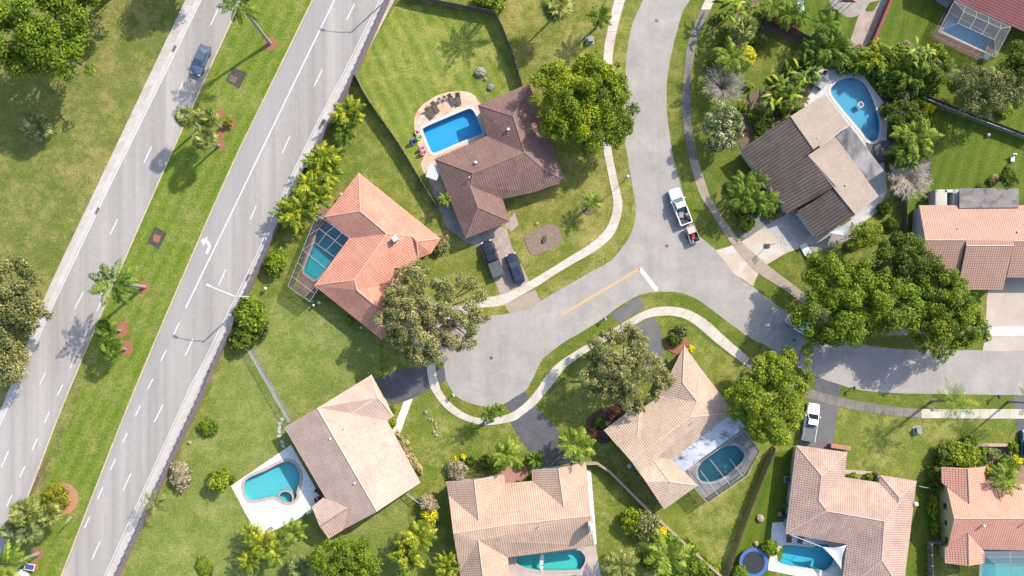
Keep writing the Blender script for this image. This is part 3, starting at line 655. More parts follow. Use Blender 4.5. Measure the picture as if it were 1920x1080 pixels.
pool('h10', 'pale green pool under the arched cage of the orange roof', plaster('pool_aqua', (.04, .46, .44), (.05, .5, .48)), wat, cop_w, 3)
# raised spa ring inside the turquoise pool
c = P(535, 935, 0); m_ = MB()
for i in range(24):
    a, b_ = i * .2618, (i + 1) * .2618
    for r0, r1, z in ((1.25, 1.05, -.06),):
        q = [(c.x + r * math.cos(t), c.y + r * math.sin(t), z) for r, t in ((r0, a), (r0, b_), (r1, b_), (r1, a))]
        m_.add(q, [(0, 1, 2, 3)]); m_.add([(q[0][0], q[0][1], -1.3), (q[1][0], q[1][1], -1.3), q[1], q[0]], [(0, 1, 2, 3)]); m_.add([(q[3][0], q[3][1], -1.3), (q[2][0], q[2][1], -1.3), q[2], q[3]], [(3, 2, 1, 0)])
m_.build('spa_wall', cop_p, p6, world=True)
# ------------------------------------------------------------------ houses
white_trim = simple('white_trim', (.66, .63, .58), (.56, .53, .49), 2, .6)
vent_white = simple('white_metal', (.78, .78, .76), (.68, .68, .66), 3, .4, .1)
vent_grey = simple('grey_metal', (.40, .40, .40), (.3, .3, .3), 3, .45, .4)
black_pl = simple('black_plastic', (.03, .03, .035), (.05, .05, .055), 3, .5)
glass_dk = simple('window_glass', (.05, .07, .09), (.07, .09, .11), 1, .08, 0, .6)
EAVE = 2.65
def house(label, V, faces, roofm, wallm, capm, pitch=.42, name='house', inset=.5, walls=True, cap_r=.09, fascia=None, course=.38, lift=.038):
    """V: name -> (px, py, z or None); faces: vertex names, the first two of a face being its eave when both have a height; '*' = no pitch guess"""
    z = {k: (v[2] if len(v) > 2 and v[2] is not None else None) for k, v in V.items()}
    free = [k for k in z if z[k] is None]
    cur = {k: (z[k] if z[k] is not None else EAVE + 1.6) for k in z}
    F = [(f.lstrip('*').split(), f.startswith('*')) for f in faces]
    for it in range(6):
        pos = {k: P(V[k][0], V[k][1], cur[k]) for k in V}
        est = {k: [] for k in free}
        for f, star in F:
            if star or z[f[0]] is None or z[f[1]] is None: continue
            a, b = pos[f[0]].xy, pos[f[1]].xy; d = (b - a).normalized(); nn = Vector((-d.y, d.x))
            for k in f[2:]:
                if z[k] is None: est[k].append((z[f[0]] + z[f[1]]) / 2 + pitch * abs((pos[k].xy - a).dot(nn)))
        for k in free:
            if est[k]: cur[k] = sum(est[k]) / len(est[k])
    pos = {k: P(V[k][0], V[k][1], cur[k]) for k in V}
    names = list(V); idx = {k: i for i, k in enumerate(names)}
    cx = sum(p.x for p in pos.values()) / len(pos); cy = sum(p.y for p in pos.values()) / len(pos)
    t = thing(name, label, 'house', (cx, cy, 0))
    off = Vector((cx, cy, 0))
    bm = bmesh.new(); bv = [bm.verts.new(pos[k] - off) for k in names]; uvl = bm.loops.layers.uv.new()
    bfs = []
    for f, star in F:
        loop = [bv[idx[k]] for k in f]
        nrm = Vector((0, 0, 0))
        for i in range(len(loop)):
            a, b = loop[i].co, loop[(i + 1) % len(loop)].co
            nrm += Vector(((a.y - b.y) * (a.z + b.z), (a.z - b.z) * (a.x + b.x), (a.x - b.x) * (a.y + b.y)))
        if nrm.z < 0: loop = loop[::-1]; nrm = -nrm
        try: bf = bm.faces.new(loop)
        except ValueError: continue
        nrm.normalize(); u = Vector((0, 0, 1)).cross(nrm)
        u = u.normalized() if u.length > 1e-4 else Vector((1, 0, 0)); v = nrm.cross(u)
        for l in bf.loops: l[uvl].uv = (l.vert.co.dot(u), l.vert.co.dot(v))
        bf.material_index = 0; bfs.append((bf, nrm))
    bm.verts.index_update(); bm.edges.ensure_lookup_table()
    fn = {bf: n for bf, n in bfs}; caps = []; rim = []
    for e in list(bm.edges):
        lf = e.link_faces
        if len(lf) == 2:
            a, b = lf; mid = (e.verts[0].co + e.verts[1].co) / 2
            if (b.calc_center_median() - mid).dot(fn[a]) < -.04 and (a.calc_center_median() - mid).dot(fn[b]) < -.04: caps.append((e.verts[0].co.copy(), e.verts[1].co.copy()))
        elif len(lf) == 1: rim.append(e)
    # boundary loop, for the fascia and the walls
    nxt = {}
    for e in rim:
        l = e.link_loops[0]; nxt[l.vert] = l.link_loop_next.vert
    loops, seen = [], set()
    for st in list(nxt):
        if st in seen: continue
        lp, k = [], st
        while k in nxt and k not in seen: seen.add(k); lp.append(k); k = nxt[k]
        if len(lp) > 2: loops.append([x.co.copy() for x in lp])
    for e in rim:
        l = e.link_loops[0]; a, b = l.vert, l.link_loop_next.vert
        a2, b2 = bm.verts.new(a.co - Vector((0, 0, .2))), bm.verts.new(b.co - Vector((0, 0, .2)))
        q = bm.faces.new((a, a2, b2, b)); q.material_index = 1
    # overlapping tile courses: every face cut into rows, each row's lower edge lifted so that its butt casts a real shadow
    if course:
        for bf, nrm in bfs:
            u = Vector((0, 0, 1)).cross(nrm)
            if u.length < .05: continue
            u.normalize(); v = nrm.cross(u)
            tb = bmesh.new(); tv_ = [tb.verts.new(x.co) for x in bf.verts]; tf = tb.faces.new(tv_); tb.normal_update()
            vs_ = [x.co.dot(v) for x in tv_]; lo, hi = min(vs_), max(vs_); k = 1
            while lo + k * course < hi:
                bmesh.ops.bisect_plane(tb, geom=tb.verts[:] + tb.edges[:] + tb.faces[:], plane_co=v * (lo + k * course), plane_no=v); k += 1
            for f in tb.faces:
                m0 = sum(x.co.dot(v) for x in f.verts) / len(f.verts); row = math.floor((m0 - lo) / course)
                nv = [bm.verts.new(x.co + nrm * (.012 + lift * (1 - min(1, max(0, (x.co.dot(v) - lo) / course - row))))) for x in f.verts]
                nf = bm.faces.new(nv)
                if nf.normal.length == 0: nf.normal_update()
                if nf.normal.dot(nrm) < 0: nf.normal_flip()
                for l in nf.loops: l[uvl].uv = (l.vert.co.dot(u), l.vert.co.dot(v))
                for e_ in list(nf.edges):   # the butt under the lower edge
                    a, b = e_.verts
                    if abs(a.co.dot(v) - lo - row * course) < .02 and abs(b.co.dot(v) - lo - row * course) < .02:
                        a2, b2 = bm.verts.new(a.co - nrm * (lift + .01)), bm.verts.new(b.co - nrm * (lift + .01)); q = bm.faces.new((a, a2, b2, b))
                        for l in q.loops: l[uvl].uv = (l.vert.co.dot(u), l.vert.co.dot(v))
            tb.free()
    me = bpy.data.meshes.new('roof'); bm.to_mesh(me); bm.free()
    me.materials.append(roofm); me.materials.append(fascia or white_trim)
    roof = link('roof', me, t)
    if caps:
        cb = MB()
        for a, b in caps:
            cb.bar(a + Vector((0, 0, .02)), b + Vector((0, 0, .02)), cap_r, n=6)
        cb.build('ridge_cap', capm, roof)
    if walls:
        wb = MB()
        for lp in loops:
            n = len(lp); ins = []
            for i in range(n):
                p0, p1, p2 = lp[i - 1], lp[i], lp[(i + 1) % n]
                d1 = (p1 - p0).xy.normalized() if (p1 - p0).xy.length > 1e-3 else Vector((1, 0)); d2 = (p2 - p1).xy.normalized() if (p2 - p1).xy.length > 1e-3 else d1
                n1, n2 = Vector((-d1.y, d1.x)), Vector((-d2.y, d2.x)); bi = n1 + n2
                if bi.length < .2: bi = n1
                bi.normalize(); k = inset / max(.45, bi.dot(n1))
                ins.append(Vector((p1.x + bi.x * k, p1.y + bi.y * k, p1.z - .12)))
            for i in range(n):
                a, b = ins[i], ins[(i + 1) % n]
                wb.add([(a.x, a.y, -.02), (b.x, b.y, -.02), b, a], [(0, 1, 2, 3)])
        wb.build('wall', wallm, t)
    return t, pos, roof
def near_z(pos, faces, px, py):
    return None
def roof_item(t, px, py, z, kind, r=.22, h=.5):
    p = P(px, py, z) - Vector(t.location); m = MB()
    if kind == 'vent': m.bar(p - Vector((0, 0, .5)), p + Vector((0, 0, h * .6)), r * .6, n=10).disc(p + Vector((0, 0, h * .6)), r, .18, 10, r2=r * .7); return m.build('roof_vent', vent_white, t)
    if kind == 'box': m.box(p + Vector((0, 0, h / 2 - .3)), (r * 2, r * 2, h + .6), .5); m.box(p + Vector((0, 0, h + .08)), (r * 2.4, r * 2.4, .12), .5); return m.build('chimney', vent_white, t)
    if kind == 'dish':
        for i in range(4):
            a0, a1 = .1 * i, .1 * (i + 1)
        q = Vector((.35, .5, .8)).normalized(); m.bar(p, p + q * .08, r, r * .9, 14); m.bar(p - Vector((0, 0, .7)), p, .03); m.bar(p, p + q * .5, .02); return m.build('satellite_dish', vent_white, t)
def solve_z(pos, tri, px, py):
    return 0
e = EAVE
def vv(**k): return k
def tv(k, x, y, z=None): return (*T(k, x, y), z)
wall_cream = simple('cream_stucco', (.60, .54, .44), (.52, .47, .39), .6, .85)
wall_white = simple('white_stucco', (.70, .68, .64), (.62, .60, .57), .6, .85)
wall_yel = simple('yellow_stucco', (.66, .54, .24), (.6, .5, .23), .6, .85)
# salmon roof
m_salmon = tile_mat('salmon_tile', (0.366, 0.177, 0.125), (0.301, 0.127, 0.080), (0.215, 0.069, 0.042), .30, .34, .38, .28, .4)
cap_salmon = simple('salmon_cap', (0.957, 0.5, 0.37), (0.746, 0.39, 0.289), 2, .8)
h1, q1, r1 = house('large hipped house with salmon pink tiled roof next to a tapered screen cage', vv(
    a=tv('F', 578, -108, e), b=tv('F', 1038, 262, e), c=tv('F', 985, 345, e), d=tv('F', 912, 372, e), f=tv('F', 800, 505, e), g=tv('F', 385, 140, e), v1=tv('F', 525, 260, e), w=tv('F', 330, 525, e), s=tv('F', 705, 830, e), u=tv('F', 880, 690, e),
    R1=tv('F', 587, 108), R2=tv('F', 735, 235), R4=tv('F', 875, 250), q=tv('F', 903, 278, 3.9), R3=tv('F', 555, 495), R3b=tv('F', 568, 552), R5=tv('F', 672, 640)),
    ['g a R1', 'v1 g R1 R2', 'a b q R4 R2 R1', 'b c d q', '*d R4 q', 'd f R3b R3 R2 R4', 'w v1 R2 R3', 's w R3 R3b R5', 's u R5', 'u f R3b R5'], m_salmon, wall_cream, cap_salmon, .48, lift=.05)
roof_item(h1, 742, 448, 4.6, 'box', .34, .8)
# brown roof with the blue pool
m_brown = tile_mat('brown_tile', (0.148, 0.085, 0.068), (0.104, 0.058, 0.049), (0.044, 0.024, 0.023), .35, .34, .38, .28, .4)
cap_brown = simple('brown_cap', (0.348, 0.207, 0.174), (0.271, 0.161, 0.136), 2, .8)
h2, q2, r2 = house('hipped house with dark reddish brown tiled roof beside the rectangular blue pool', vv(
    p1=(992, 157, e), p2=(896, 197, e), v2=(913, 255, e), p9=(815, 298, e), p6=(873, 447, e), p7=(956, 415, e), p8=(942, 373, e), p4=(1001, 360, e), p3=(1060, 339, e),
    A1=(962, 218), A2=(983, 286), A6=(1021, 318), A3=(887, 325), A4=(882, 348), A5=(896, 389)),
    ['p1 p2 A1', 'p2 v2 A2 A1', 'v2 p9 A3 A2', 'p9 p6 A5 A4 A3', 'p6 p7 A5', 'p7 p8 A4 A5', 'p8 p4 A6 A2 A3 A4', 'p4 p3 A6', 'p3 p1 A1 A2 A6'], m_brown, wall_cream, cap_brown, .46)
roof_item(h2, 953, 243, 4.2, 'vent', .26); roof_item(h2, 892, 305, 4.2, 'vent', .26); roof_item(h2, 880, 333, 4.6, 'vent', .14)
# dark brown gabled roof, its sunlit slope coloured tan, with the bean pool
m_dkgrey = tile_mat('dark_ribbed_tile', (.104, .077, .062), (.070, .051, .042), (.034, .025, .021), .4, .5, .6, .7, 1.0)
m_tanlit = tile_mat('sunlit_tan_tile', (.20, .16, .126), (.16, .127, .10), (.12, .095, .08), .3, .34, .38, .28, .4)  # lighter tile: sunlight on the rear slope is put into its colour
cap_dk = simple('tan_cap', (0.435, 0.348, 0.283), (0.339, 0.271, 0.221), 2, .85)
flat_dk = simple('stained_membrane', (.03, .03, .033), (.44, .41, .40), .34, .8, rot=.95, sc=(1, .5, 1))
h3, q3, r3 = house('gabled house of dark ribbed tiles with tan rear slope and flat stained lanai', vv(
    w1=(1388, 281, 2.7), w2=(1476, 401, 2.7), wa=(1440, 352, 2.7), r1=(1482, 218, 5.3), r2=(1525, 280, 5.3), n1=(1547, 177, 3.5), n2=(1592, 234, 3.5)),
    ['*w1 wa r2 r1', '*n2 n1 r1 r2'], m_dkgrey, wall_white, cap_dk, course=0)
r3.data.materials.append(m_tanlit)
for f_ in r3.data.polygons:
    if f_.normal.z > .5 and f_.normal.x > .05: f_.material_index = 2  # slopes facing the sun get the lighter tan
def extra_roof(t, V, faces, roofm, name='roof', walls=None, inset=.4, fascia=None):
    """another roof of the same house: its meshes are moved under the house"""
    n, pos, rf = house('x', V, faces, roofm, walls or wall_white, cap_dk, .42, 'tmp', inset, walls is not None, .1, fascia, 0 if roofm in (m_dkgrey, m_tanlit) else .38)
    d = Vector(n.location) - Vector(t.location)
    for ch in list(n.children):
        ch.parent = t; ch.location = d
        ch.name = 'roof' if ch.name.startswith('roof') else 'wall'
    bpy.data.objects.remove(n); return rf
extra_roof(h3, vv(wa=(1434, 343, 2.45), w2=(1476, 401, 2.45), j=(1548, 361, 4.75), k=(1515, 291, 4.75), g=(1567, 349, 4.75)), ['*wa w2 j g k'], m_dkgrey, walls=wall_white)
extra_roof(h3, vv(n1=(1648, 368, 3.2), n2=(1567, 257, 3.2), k=(1515, 291, 4.72), g=(1604, 403, 4.72)), ['*n1 n2 k g'], m_tanlit, walls=wall_white)
extra_roof(h3, vv(a=(1495, 396, 2.5), b=(1532, 446, 2.5), g=(1604, 403, 4.65), k=(1567, 350, 4.65)), ['*a b g k'], m_dkgrey, walls=wall_white)
fl = MB(); fl.prism([P(*q, 2.95).xy for q in ((1568, 257), (1593, 235), (1657, 320), (1626, 341))], 2.85, 3.0); fl.build('lanai_roof', flat_dk, h3, world=True)
fl = MB(); fl.prism([P(*q, 2.7).xy for q in ((1570, 257), (1591, 238), (1653, 319), (1626, 338))], 0, 2.84); fl.build('wall', wall_white, h3, world=True)
roof_item(h3, 1532, 260, 4.6, 'vent', .12); roof_item(h3, 1584, 348, 4.0, 'vent', .12)
# dark red roof in the top corner
m_red = tile_mat('dark_red_tile', (.20, .07, .065), (.16, .052, .05), (.08, .03, .03), .3, .34, .38, .28, .4)
h4, q4, r4 = house('house with dark red tiled roof cut off by the top corner', vv(a=(1738, -23, e), b=(1960, 76, e), c=(2000, -30), d=(1790, -125), b2=(2140, -60, e), a2=(1830, -220, e)),
    ['a b c d', '*b b2 c', '*b2 a2 d c', '*a2 a d'], m_red, wall_white, simple('red_cap', (0.435, 0.174, 0.152), (0.339, 0.136, 0.119), 2, .8), .40)
# peach gabled roof at the right edge
m_peach = tile_mat('peach_flat_tile', (0.272, 0.166, 0.123), (0.234, 0.135, 0.096), (0.189, 0.108, 0.078), .25, .34, .38, .28, .4)
cap_peach = simple('peach_cap', (0.913, 0.587, 0.435), (0.712, 0.458, 0.339), 1.5, .8)
h5, q5, r5 = house('gabled house with pale peach roof and grey membrane on its rear', vv(
    n1=(1723, 385, e), n2=(2000, 385, e), ra=(1735, 450, 4.9), rb=(1811, 450, 4.9), rc=(1812, 461, 4.9), rd=(1900, 461, 4.9), re=(1901, 452, 4.9), rf=(2012, 452, 4.9),
    s1=(1721, 516, e), s2=(1797, 516, e), s3=(1795, 543, 2.3), s4=(1880, 543, 2.3), s5=(1888, 520, e), s6=(2000, 520, e)),
    ['*n2 n1 ra rb rc rd re rf', '*s1 s2 rb ra', '*s3 s4 rd rc', '*s5 s6 rf re'], m_peach, wall_white, cap_peach, .42, inset=.35)
fl = MB(); z_ = 3.05
fl.prism([P(*q, z_).xy for q in ((1799, 353), (1910, 353), (1910, 389), (1799, 390))], z_ - .15, z_); o = fl.build('lanai_roof', simple('grey_membrane', (.30, .26, .235), (.19, .165, .155), .55, .85, c3=(.09, .085, .085), scale2=.8), h5, world=True)
fl = MB(); fl.prism([P(*q, 2.7).xy for q in ((1801, 357), (1908, 357), (1908, 389), (1801, 389))], 0, 2.89); fl.build('wall', wall_white, h5, world=True)
fl = MB()
for a, b in (((1757, 358), (1801, 358)), ((1757, 358), (1757, 386)), ((1773, 358), (1773, 386)), ((1790, 358), (1790, 386))):
    p_, q_ = P(*a, 2.2), P(*b, 2.2); d = q_ - p_; fl.box(((p_.x + q_.x) / 2, (p_.y + q_.y) / 2, 1.1), (d.length + .3, .42, 2.2), math.atan2(d.y, d.x))
fl.build('courtyard_wall', wall_white, h5, world=True)
for q4, zt in ((((1789, 357), (1800, 357), (1800, 386), (1789, 386)), 2.22), (((1756, 357), (1772, 357), (1772, 386), (1756, 386)), 2.23)):
    fl = MB(); fl.prism([P(*q, 2.2).xy for q in q4], 2.1, zt); fl.build('parapet', wall_cream, h5, world=True)
roof_item(h5, 1906, 435, 4.2, 'vent', .16); roof_item(h5, 1795, 428, 4.1, 'vent', .08)
# beige gabled roof with white deck
m_beige = tile_mat('beige_tile', (0.349, 0.252, 0.195), (0.290, 0.197, 0.153), (0.166, 0.100, 0.089), .42, .34, .38, .28, .4)
cap_beige = simple('beige_cap', (0.913, 0.696, 0.543), (0.712, 0.543, 0.424), 2, .85)
h6, q6, r6 = house('gabled house with long pale beige roof next to the white pool deck', vv(
    a=(533, 801, 2.9), c=(645, 992, 2.9), r1=(595, 765, 5.2), r2=(707, 959, 5.2), t=(696, 703, 2.6), E2=(788, 905, 2.4), vb=(725, 788, 2.5), ap=(658, 775, 3.75), rp=(708, 745, 3.75), D=(738, 780, 2.5)),
    ['*a c r2 r1', '*r1 r2 E2 vb ap', '*r1 ap rp t', '*ap vb D rp', '*t rp D'], m_beige, wall_cream, cap_beige, .38, inset=.35)
extra_roof(h6, vv(w=(585, 950, 2.75), n=(606, 933, 2.75), x=(600, 986, 3.7), A=(652, 953, 4.3), S=(617, 1010, 2.75), s2=(645, 992, 2.8)), ['*w n A x', '*x A s2 S', '*S w x'], m_beige, walls=wall_cream)
roof_item(h6, 620, 822, 4.6, 'vent', .24); roof_item(h6, 666, 905, 4.6, 'vent', .24); roof_item(h6, 646, 802, 4.6, 'vent', .1)
# beige roof with the long green pool
m_sand = tile_mat('sand_tile', (0.333, 0.223, 0.155), (0.274, 0.178, 0.125), (0.128, 0.087, 0.076), .38, .34, .38, .28, .4)
cap_sand = simple('sand_cap', (0.826, 0.587, 0.413), (0.644, 0.458, 0.322), 2, .85)
h7, q7, r7 = house('sandy tiled house with twin front gables above the long green pool', vv(
    w=(837, 903, e), w2=(841, 929, e), l0=(889, 900, None), l1=(898, 977, None), l2=(945, 889, e), l3=(947, 907, e), m1=(998, 902, e), m0=(997, 881, e), g0=(1047, 878, None), g1=(1057, 950, None), x=(1098, 867, e), x2=(1101, 890, e),
    rw=(850, 1000, 4.9), rm=(960, 983, 4.9), re=(1107, 967, 4.9), sw=(862, 1072, e), se=(1115, 1023, e), sm=(952, 1045, e), k1=(897, 1013, 4.6), sk=(868, 1100, e), k2=(908, 1100, 4.3), sj=(957, 1100, e)),
    ['w w2 l1 l0', 'l3 l2 l0 l1', '*w2 rw rm re x2 g1 m1 l3 l1', 'm0 m1 g1 g0', 'x2 x g0 g1', '*sm se re rm rw k1', '*sw k1 rw', '*sk sw k1 k2', '*sm sj k2 k1'], m_sand, wall_cream, cap_sand, .40)
ch = P(1108, 985, 4.4) - Vector(h7.location); m_ = MB(); m_.box(ch - Vector((0, 0, .6)), (.9, 1.5, 4.6), .12); m_.box(ch + Vector((0, 0, 1.75)), (.5, .9, .25), .12, 0); m_.build('chimney', wall_white, h7)
roof_item(h7, 1012, 986, 4.9, 'vent', .1)
# tan hipped roof with white lanai
m_tan = tile_mat('tan_tile', (0.315, 0.234, 0.169), (0.251, 0.181, 0.133), (0.122, 0.090, 0.077), .35, .34, .38, .28, .4)
cap_tan = simple('tan_ridge', (0.826, 0.63, 0.478), (0.644, 0.491, 0.373), 2, .85)
h8, q8, r8 = house('tan tiled house set diagonally with long white streaked lanai roof and flat pool cage', vv(
    T=(1283, 648, e), X=(1313, 690, e), EB=(1377, 773, e), W=(1132, 807, e), tn=(1200, 755, e), nv1=(1207, 763, e), nv2=(1236, 743, e), S=(1245, 955, e), s2=(1308, 910, e), la=(1262, 861, e),
    Q=(1280, 718), V=(1307, 753), U=(1294, 782), M=(1182, 863), L1=(1195, 818), L2=(1201, 828), A=(1221, 857), B=(1255, 903), C=(1211, 903, None)),
    ['nv2 T Q V', 'T X V Q', 'X EB U V', 'nv1 nv2 V U M W L1 L2', 'W tn L1', 'tn nv1 L2 L1', '*la EB U M C A', '*S C A B', 's2 la A B', 'S s2 B'], m_tan, wall_cream, cap_tan, .37)
fl = MB(); fl.prism([P(*q, 2.72).xy for q in ((1261, 862), (1283, 884), (1397, 801), (1375, 772))], 2.58, 2.74)
fl.build('lanai_roof', simple('white_streaked_roof', (.70, .72, .76), (.42, .45, .52), .45, .7, c3=(.06, .06, .08), scale2=1.1, rot=.55, sc=(.6, .9, 1)), h8, world=True)
roof_item(h8, 1180, 874, 2.6, 'dish', .34); roof_item(h8, 1299, 792, 4.5, 'vent', .08)
# pinkish roof with the shade sail
m_pink = tile_mat('rose_tile', (0.303, 0.210, 0.164), (0.240, 0.150, 0.118), (0.100, 0.059, 0.057), .45, .34, .38, .28, .4)
cap_pink = simple('rose_cap', (0.783, 0.543, 0.457), (0.611, 0.424, 0.356), 2, .85)
h9, q9, r9 = house('sprawling house with rose pink tiled hips around the white shade sail', vv(
    nw=(1493, 835, e), ne=(1588, 848, e), vn=(1583, 895, e), vn2=(1648, 905, e), p=(1650, 891, e), q=(1718, 902, e), qs=(1693, 1112, e), ws=(1577, 1110, e), vs=(1588, 1020, e), sw=(1473, 1000, e),
    A1=(1540, 892), A2=(1535, 938), A3=(1550, 958), B1=(1686, 933), B2=(1684, 944), B3=(1658, 977), C2=(1653, 1050)),
    ['nw ne A1', 'sw nw A1 A2 A3', 'ne vn A2 A1', 'vn vn2 B2 B3 A3 A2', 'vn2 p B1 B2', 'p q B1', 'q qs C2 B3 B2 B1', 'qs ws C2', 'ws vs B3 C2', 'vs sw A3 B3'], m_pink, wall_cream, cap_pink, .40)
roof_item(h9, 1718, 945, 2.8, 'dish', .36)
# orange roof with yellow wall
m_orange = tile_mat('orange_tile', (0.377, 0.189, 0.135), (0.322, 0.147, 0.097), (0.202, 0.092, 0.068), .3, .34, .38, .28, .4)
cap_or = simple('orange_cap', (0.913, 0.543, 0.37), (0.712, 0.424, 0.289), 2, .85)
h10, q10, r10 = house('orange tiled house with yellow gable wall and three small windows', vv(
    a=(1773, 903, 2.6), n3=(2000, 912, 2.6), ra=(1789, 972, 4.9), rb=(2010, 972, 4.9), s1=(1777, 1028, 2.6), s2=(2000, 1034, 2.6)),
    ['*a n3 rb ra', '*s1 s2 rb ra'], m_orange, wall_yel, cap_or, .42, inset=.4)
extra_roof(h10, vv(a=(1766, 876, 2.75), b=(1766, 905, 2.75), v=(1817, 944, 4.0), t=(1814, 879, 4.0), c=(1847, 875, 2.75), d=(1847, 912, 2.75)), ['*a b v t', '*c d v t'], m_orange, walls=wall_yel)
extra_roof(h10, vv(a=(1772, 1027, 2.65), b=(1772, 1056, 2.65), v=(1815, 1000, 3.9), t=(1816, 1061, 3.7), c=(1845, 1034, 2.65), d=(1846, 1056, 2.65)), ['*a b t v', '*c d t v'], m_orange, walls=wall_yel)
roof_item(h10, 1843, 985, 4.5, 'vent', .24); roof_item(h10, 1919, 982, 4.6, 'vent', .16)
# windows on the yellow wall, from the wall's own plane
gp, gq = q10['a'], q10['s1']
wd = (gq - gp); wd.z = 0; L_ = wd.length; wd.normalize(); wn_ = Vector((wd.y, -wd.x, 0)) if Vector((wd.y, -wd.x, 0)).x < 0 else Vector((-wd.y, wd.x, 0))
for f_, hw, hh, zc in ((.40, .62, .55, 1.6), (.64, .42, .4, 1.65), (.90, .42, .4, 1.65)):
    c_ = gp + wd * (L_ * f_) - wn_ * .40 ; c_.z = zc
    M3 = Matrix((wd, -wn_, Vector((0, 0, 1)))).transposed()
    fr = MB(); fr.box(c_ - Vector(h10.location) + wn_ * .02, (hw * 2, .10, hh * 2), M=M3); fo = fr.build('window', vent_grey, h10)
    gl = MB(); gl.box(c_ - Vector(h10.location) + wn_ * .05, (hw * 1.7, .08, hh * 1.7), M=M3); gl.build('pane', glass_dk, fo)
# little red roofed shelter at the top edge
sh_, _, _ = house('small red roofed garden shelter standing on the round grey patio', vv(a=(1571, -14, 2.3), b=(1607, -14, 2.3), c=(1607, 4, 2.3), d=(1573, 3, 2.3), r=(1590, -6, 3.0)), ['a b r', 'b c r', 'c d r', 'd a r'], m_red, wall_cream, cap_salmon, .35, name='garden_shelter', walls=False)
sh_['category'] = 'shelter'
m_ = MB()
for q in ((1575, -10), (1603, -10), (1603, 1), (1576, 0)): p_ = P(*q, 2.2); m_.bar((p_.x, p_.y, 0), p_, .07)
m_.build('post', white_trim, sh_, world=True)
# ------------------------------------------------------------------ pool cages
frame_w = simple('white_frame', (.60, .59, .56), (.5, .49, .46), 2, .5)
scr_dk = screen_mat('dark_screen', (.03, .035, .045), .24); scr_lt = screen_mat('sky_pale_screen', (.24, .25, .26), .15); scr_side = screen_mat('side_screen', (.035, .038, .045), .42)  # the pale one has the sky's reflection put into its colour
def cage(label, outline, ribs, top=2.7, inner=None, ztop=3.7, glaze=None, open_edges=(), mid=None, fr=frame_w, rad=.026):
    """outline: photo pixels at the height of the cage's edge; ribs: pairs of pixels joined across the top; inner: raised middle panel"""
    o = [P(*q, top) for q in outline]; n = len(o)
    c_ = sum(o, Vector()) / n; t = thing('pool_cage', label, 'pool cage', (c_.x, c_.y, 0))
    f = MB(); s = MB(); g = MB()
    for i in range(n):
        a, b = o[i], o[(i + 1) % n]; f.bar(a, b, rad)
        if i in open_edges: continue
        k = max(1, round((b - a).length / 2.4))
        for j in range(k): q = a.lerp(b, j / k); f.bar((q.x, q.y, .03), q, rad * .8)
        f.bar((a.x, a.y, 1.0), (b.x, b.y, 1.0), rad * .7)
        s.add([(a.x, a.y, .03), (b.x, b.y, .03), b, a], [(0, 1, 2, 3)])
    if inner:
        q = [P(*x, ztop) for x in inner]
        for i in range(len(q)): f.bar(q[i], q[(i + 1) % len(q)], rad)
        for a, b in ribs: f.bar(a if isinstance(a, Vector) else P(*a[:2], a[2]), P(*b[:2], b[2]), rad)
        g.add(q, [tuple(range(len(q)))])
        m = len(q)
        for i in range(m):
            a, b = o[i % n], o[(i + 1) % n]; g2, g3 = q[(i + 1) % m], q[i]
            g.add([a, b, g2, g3], [(0, 1, 2, 3)]); f.bar(a, g3, rad)
    else:
        for a, b in ribs: f.bar(P(*a, top), P(*b, top), rad)
        g.add(o, [tuple(range(n))])
    f.build('frame', fr, t, world=True); s.build('side_screen', scr_side, t, world=True); g.build('roof_screen', glaze or scr_dk, t, world=True)
    return t
zz = lambda x, y: Zm(520, 370, 4.5, x, y)
cage('tapered flat screen cage over the teal pool beside the salmon roof', [zz(402, 190), zz(610, 346), zz(318, 745), zz(340, 780), zz(272, 880), zz(90, 750), zz(330, 150)],
     [(zz(310, 200), zz(390, 150)), (zz(258, 325), zz(352, 262)), (zz(352, 262), zz(550, 415)), (zz(312, 380), zz(478, 500)), (zz(213, 440), zz(312, 380)), (zz(213, 440), zz(405, 598)), (zz(170, 550), zz(235, 603)), (zz(122, 665), zz(305, 805)), (zz(232, 840), zz(330, 735)), (zz(415, 300), zz(350, 390)), (zz(475, 250), zz(415, 300)), (zz(545, 300), zz(410, 450))], open_edges=(0, 1))
za = lambda x, y: Zm(1680, 0, 6.75, x, y)
def mid_(a, b, k): return (a[0] + (b[0] - a[0]) * k, a[1] + (b[1] - a[1]) * k)
iA, iB, iC, iD = za(860, 150), za(1325, 360), za(1245, 505), za(780, 295)
cage('arched screen cage with raised middle panel under the dark red eave', [za(735, 15), za(1455, 340), za(1258, 728), za(535, 402)],
     [((*mid_(iA, iB, k), 3.7), (*mid_(iD, iC, k), 3.7)) for k in (.33, .67)] + [((*mid_(za(735, 15), za(1455, 340), k), 2.6), (*mid_(iA, iB, k2), 3.7)) for k, k2 in ((.19, .0), (.4, .33), (.61, .67), (.83, 1.0))],
     2.6, [iA, iB, iC, iD], 3.7, scr_lt, (0,))
zc_ = lambda x, y: Zm(1220, 760, 5.4, x, y)
cage('flat dark screen cage over the kidney pool behind the tan roof', [zc_(385, 660), zc_(950, 255), zc_(1105, 465), zc_(975, 715), zc_(580, 992), zc_(455, 850)],
     [(zc_(500, 655), zc_(690, 915)), (zc_(600, 545), zc_(805, 805)), (zc_(800, 540), zc_(935, 720)), (zc_(820, 350), zc_(1020, 560))], open_edges=(0,), rad=.04)
zd = lambda x, y: Zm(1740, 860, 4.91, x, y)
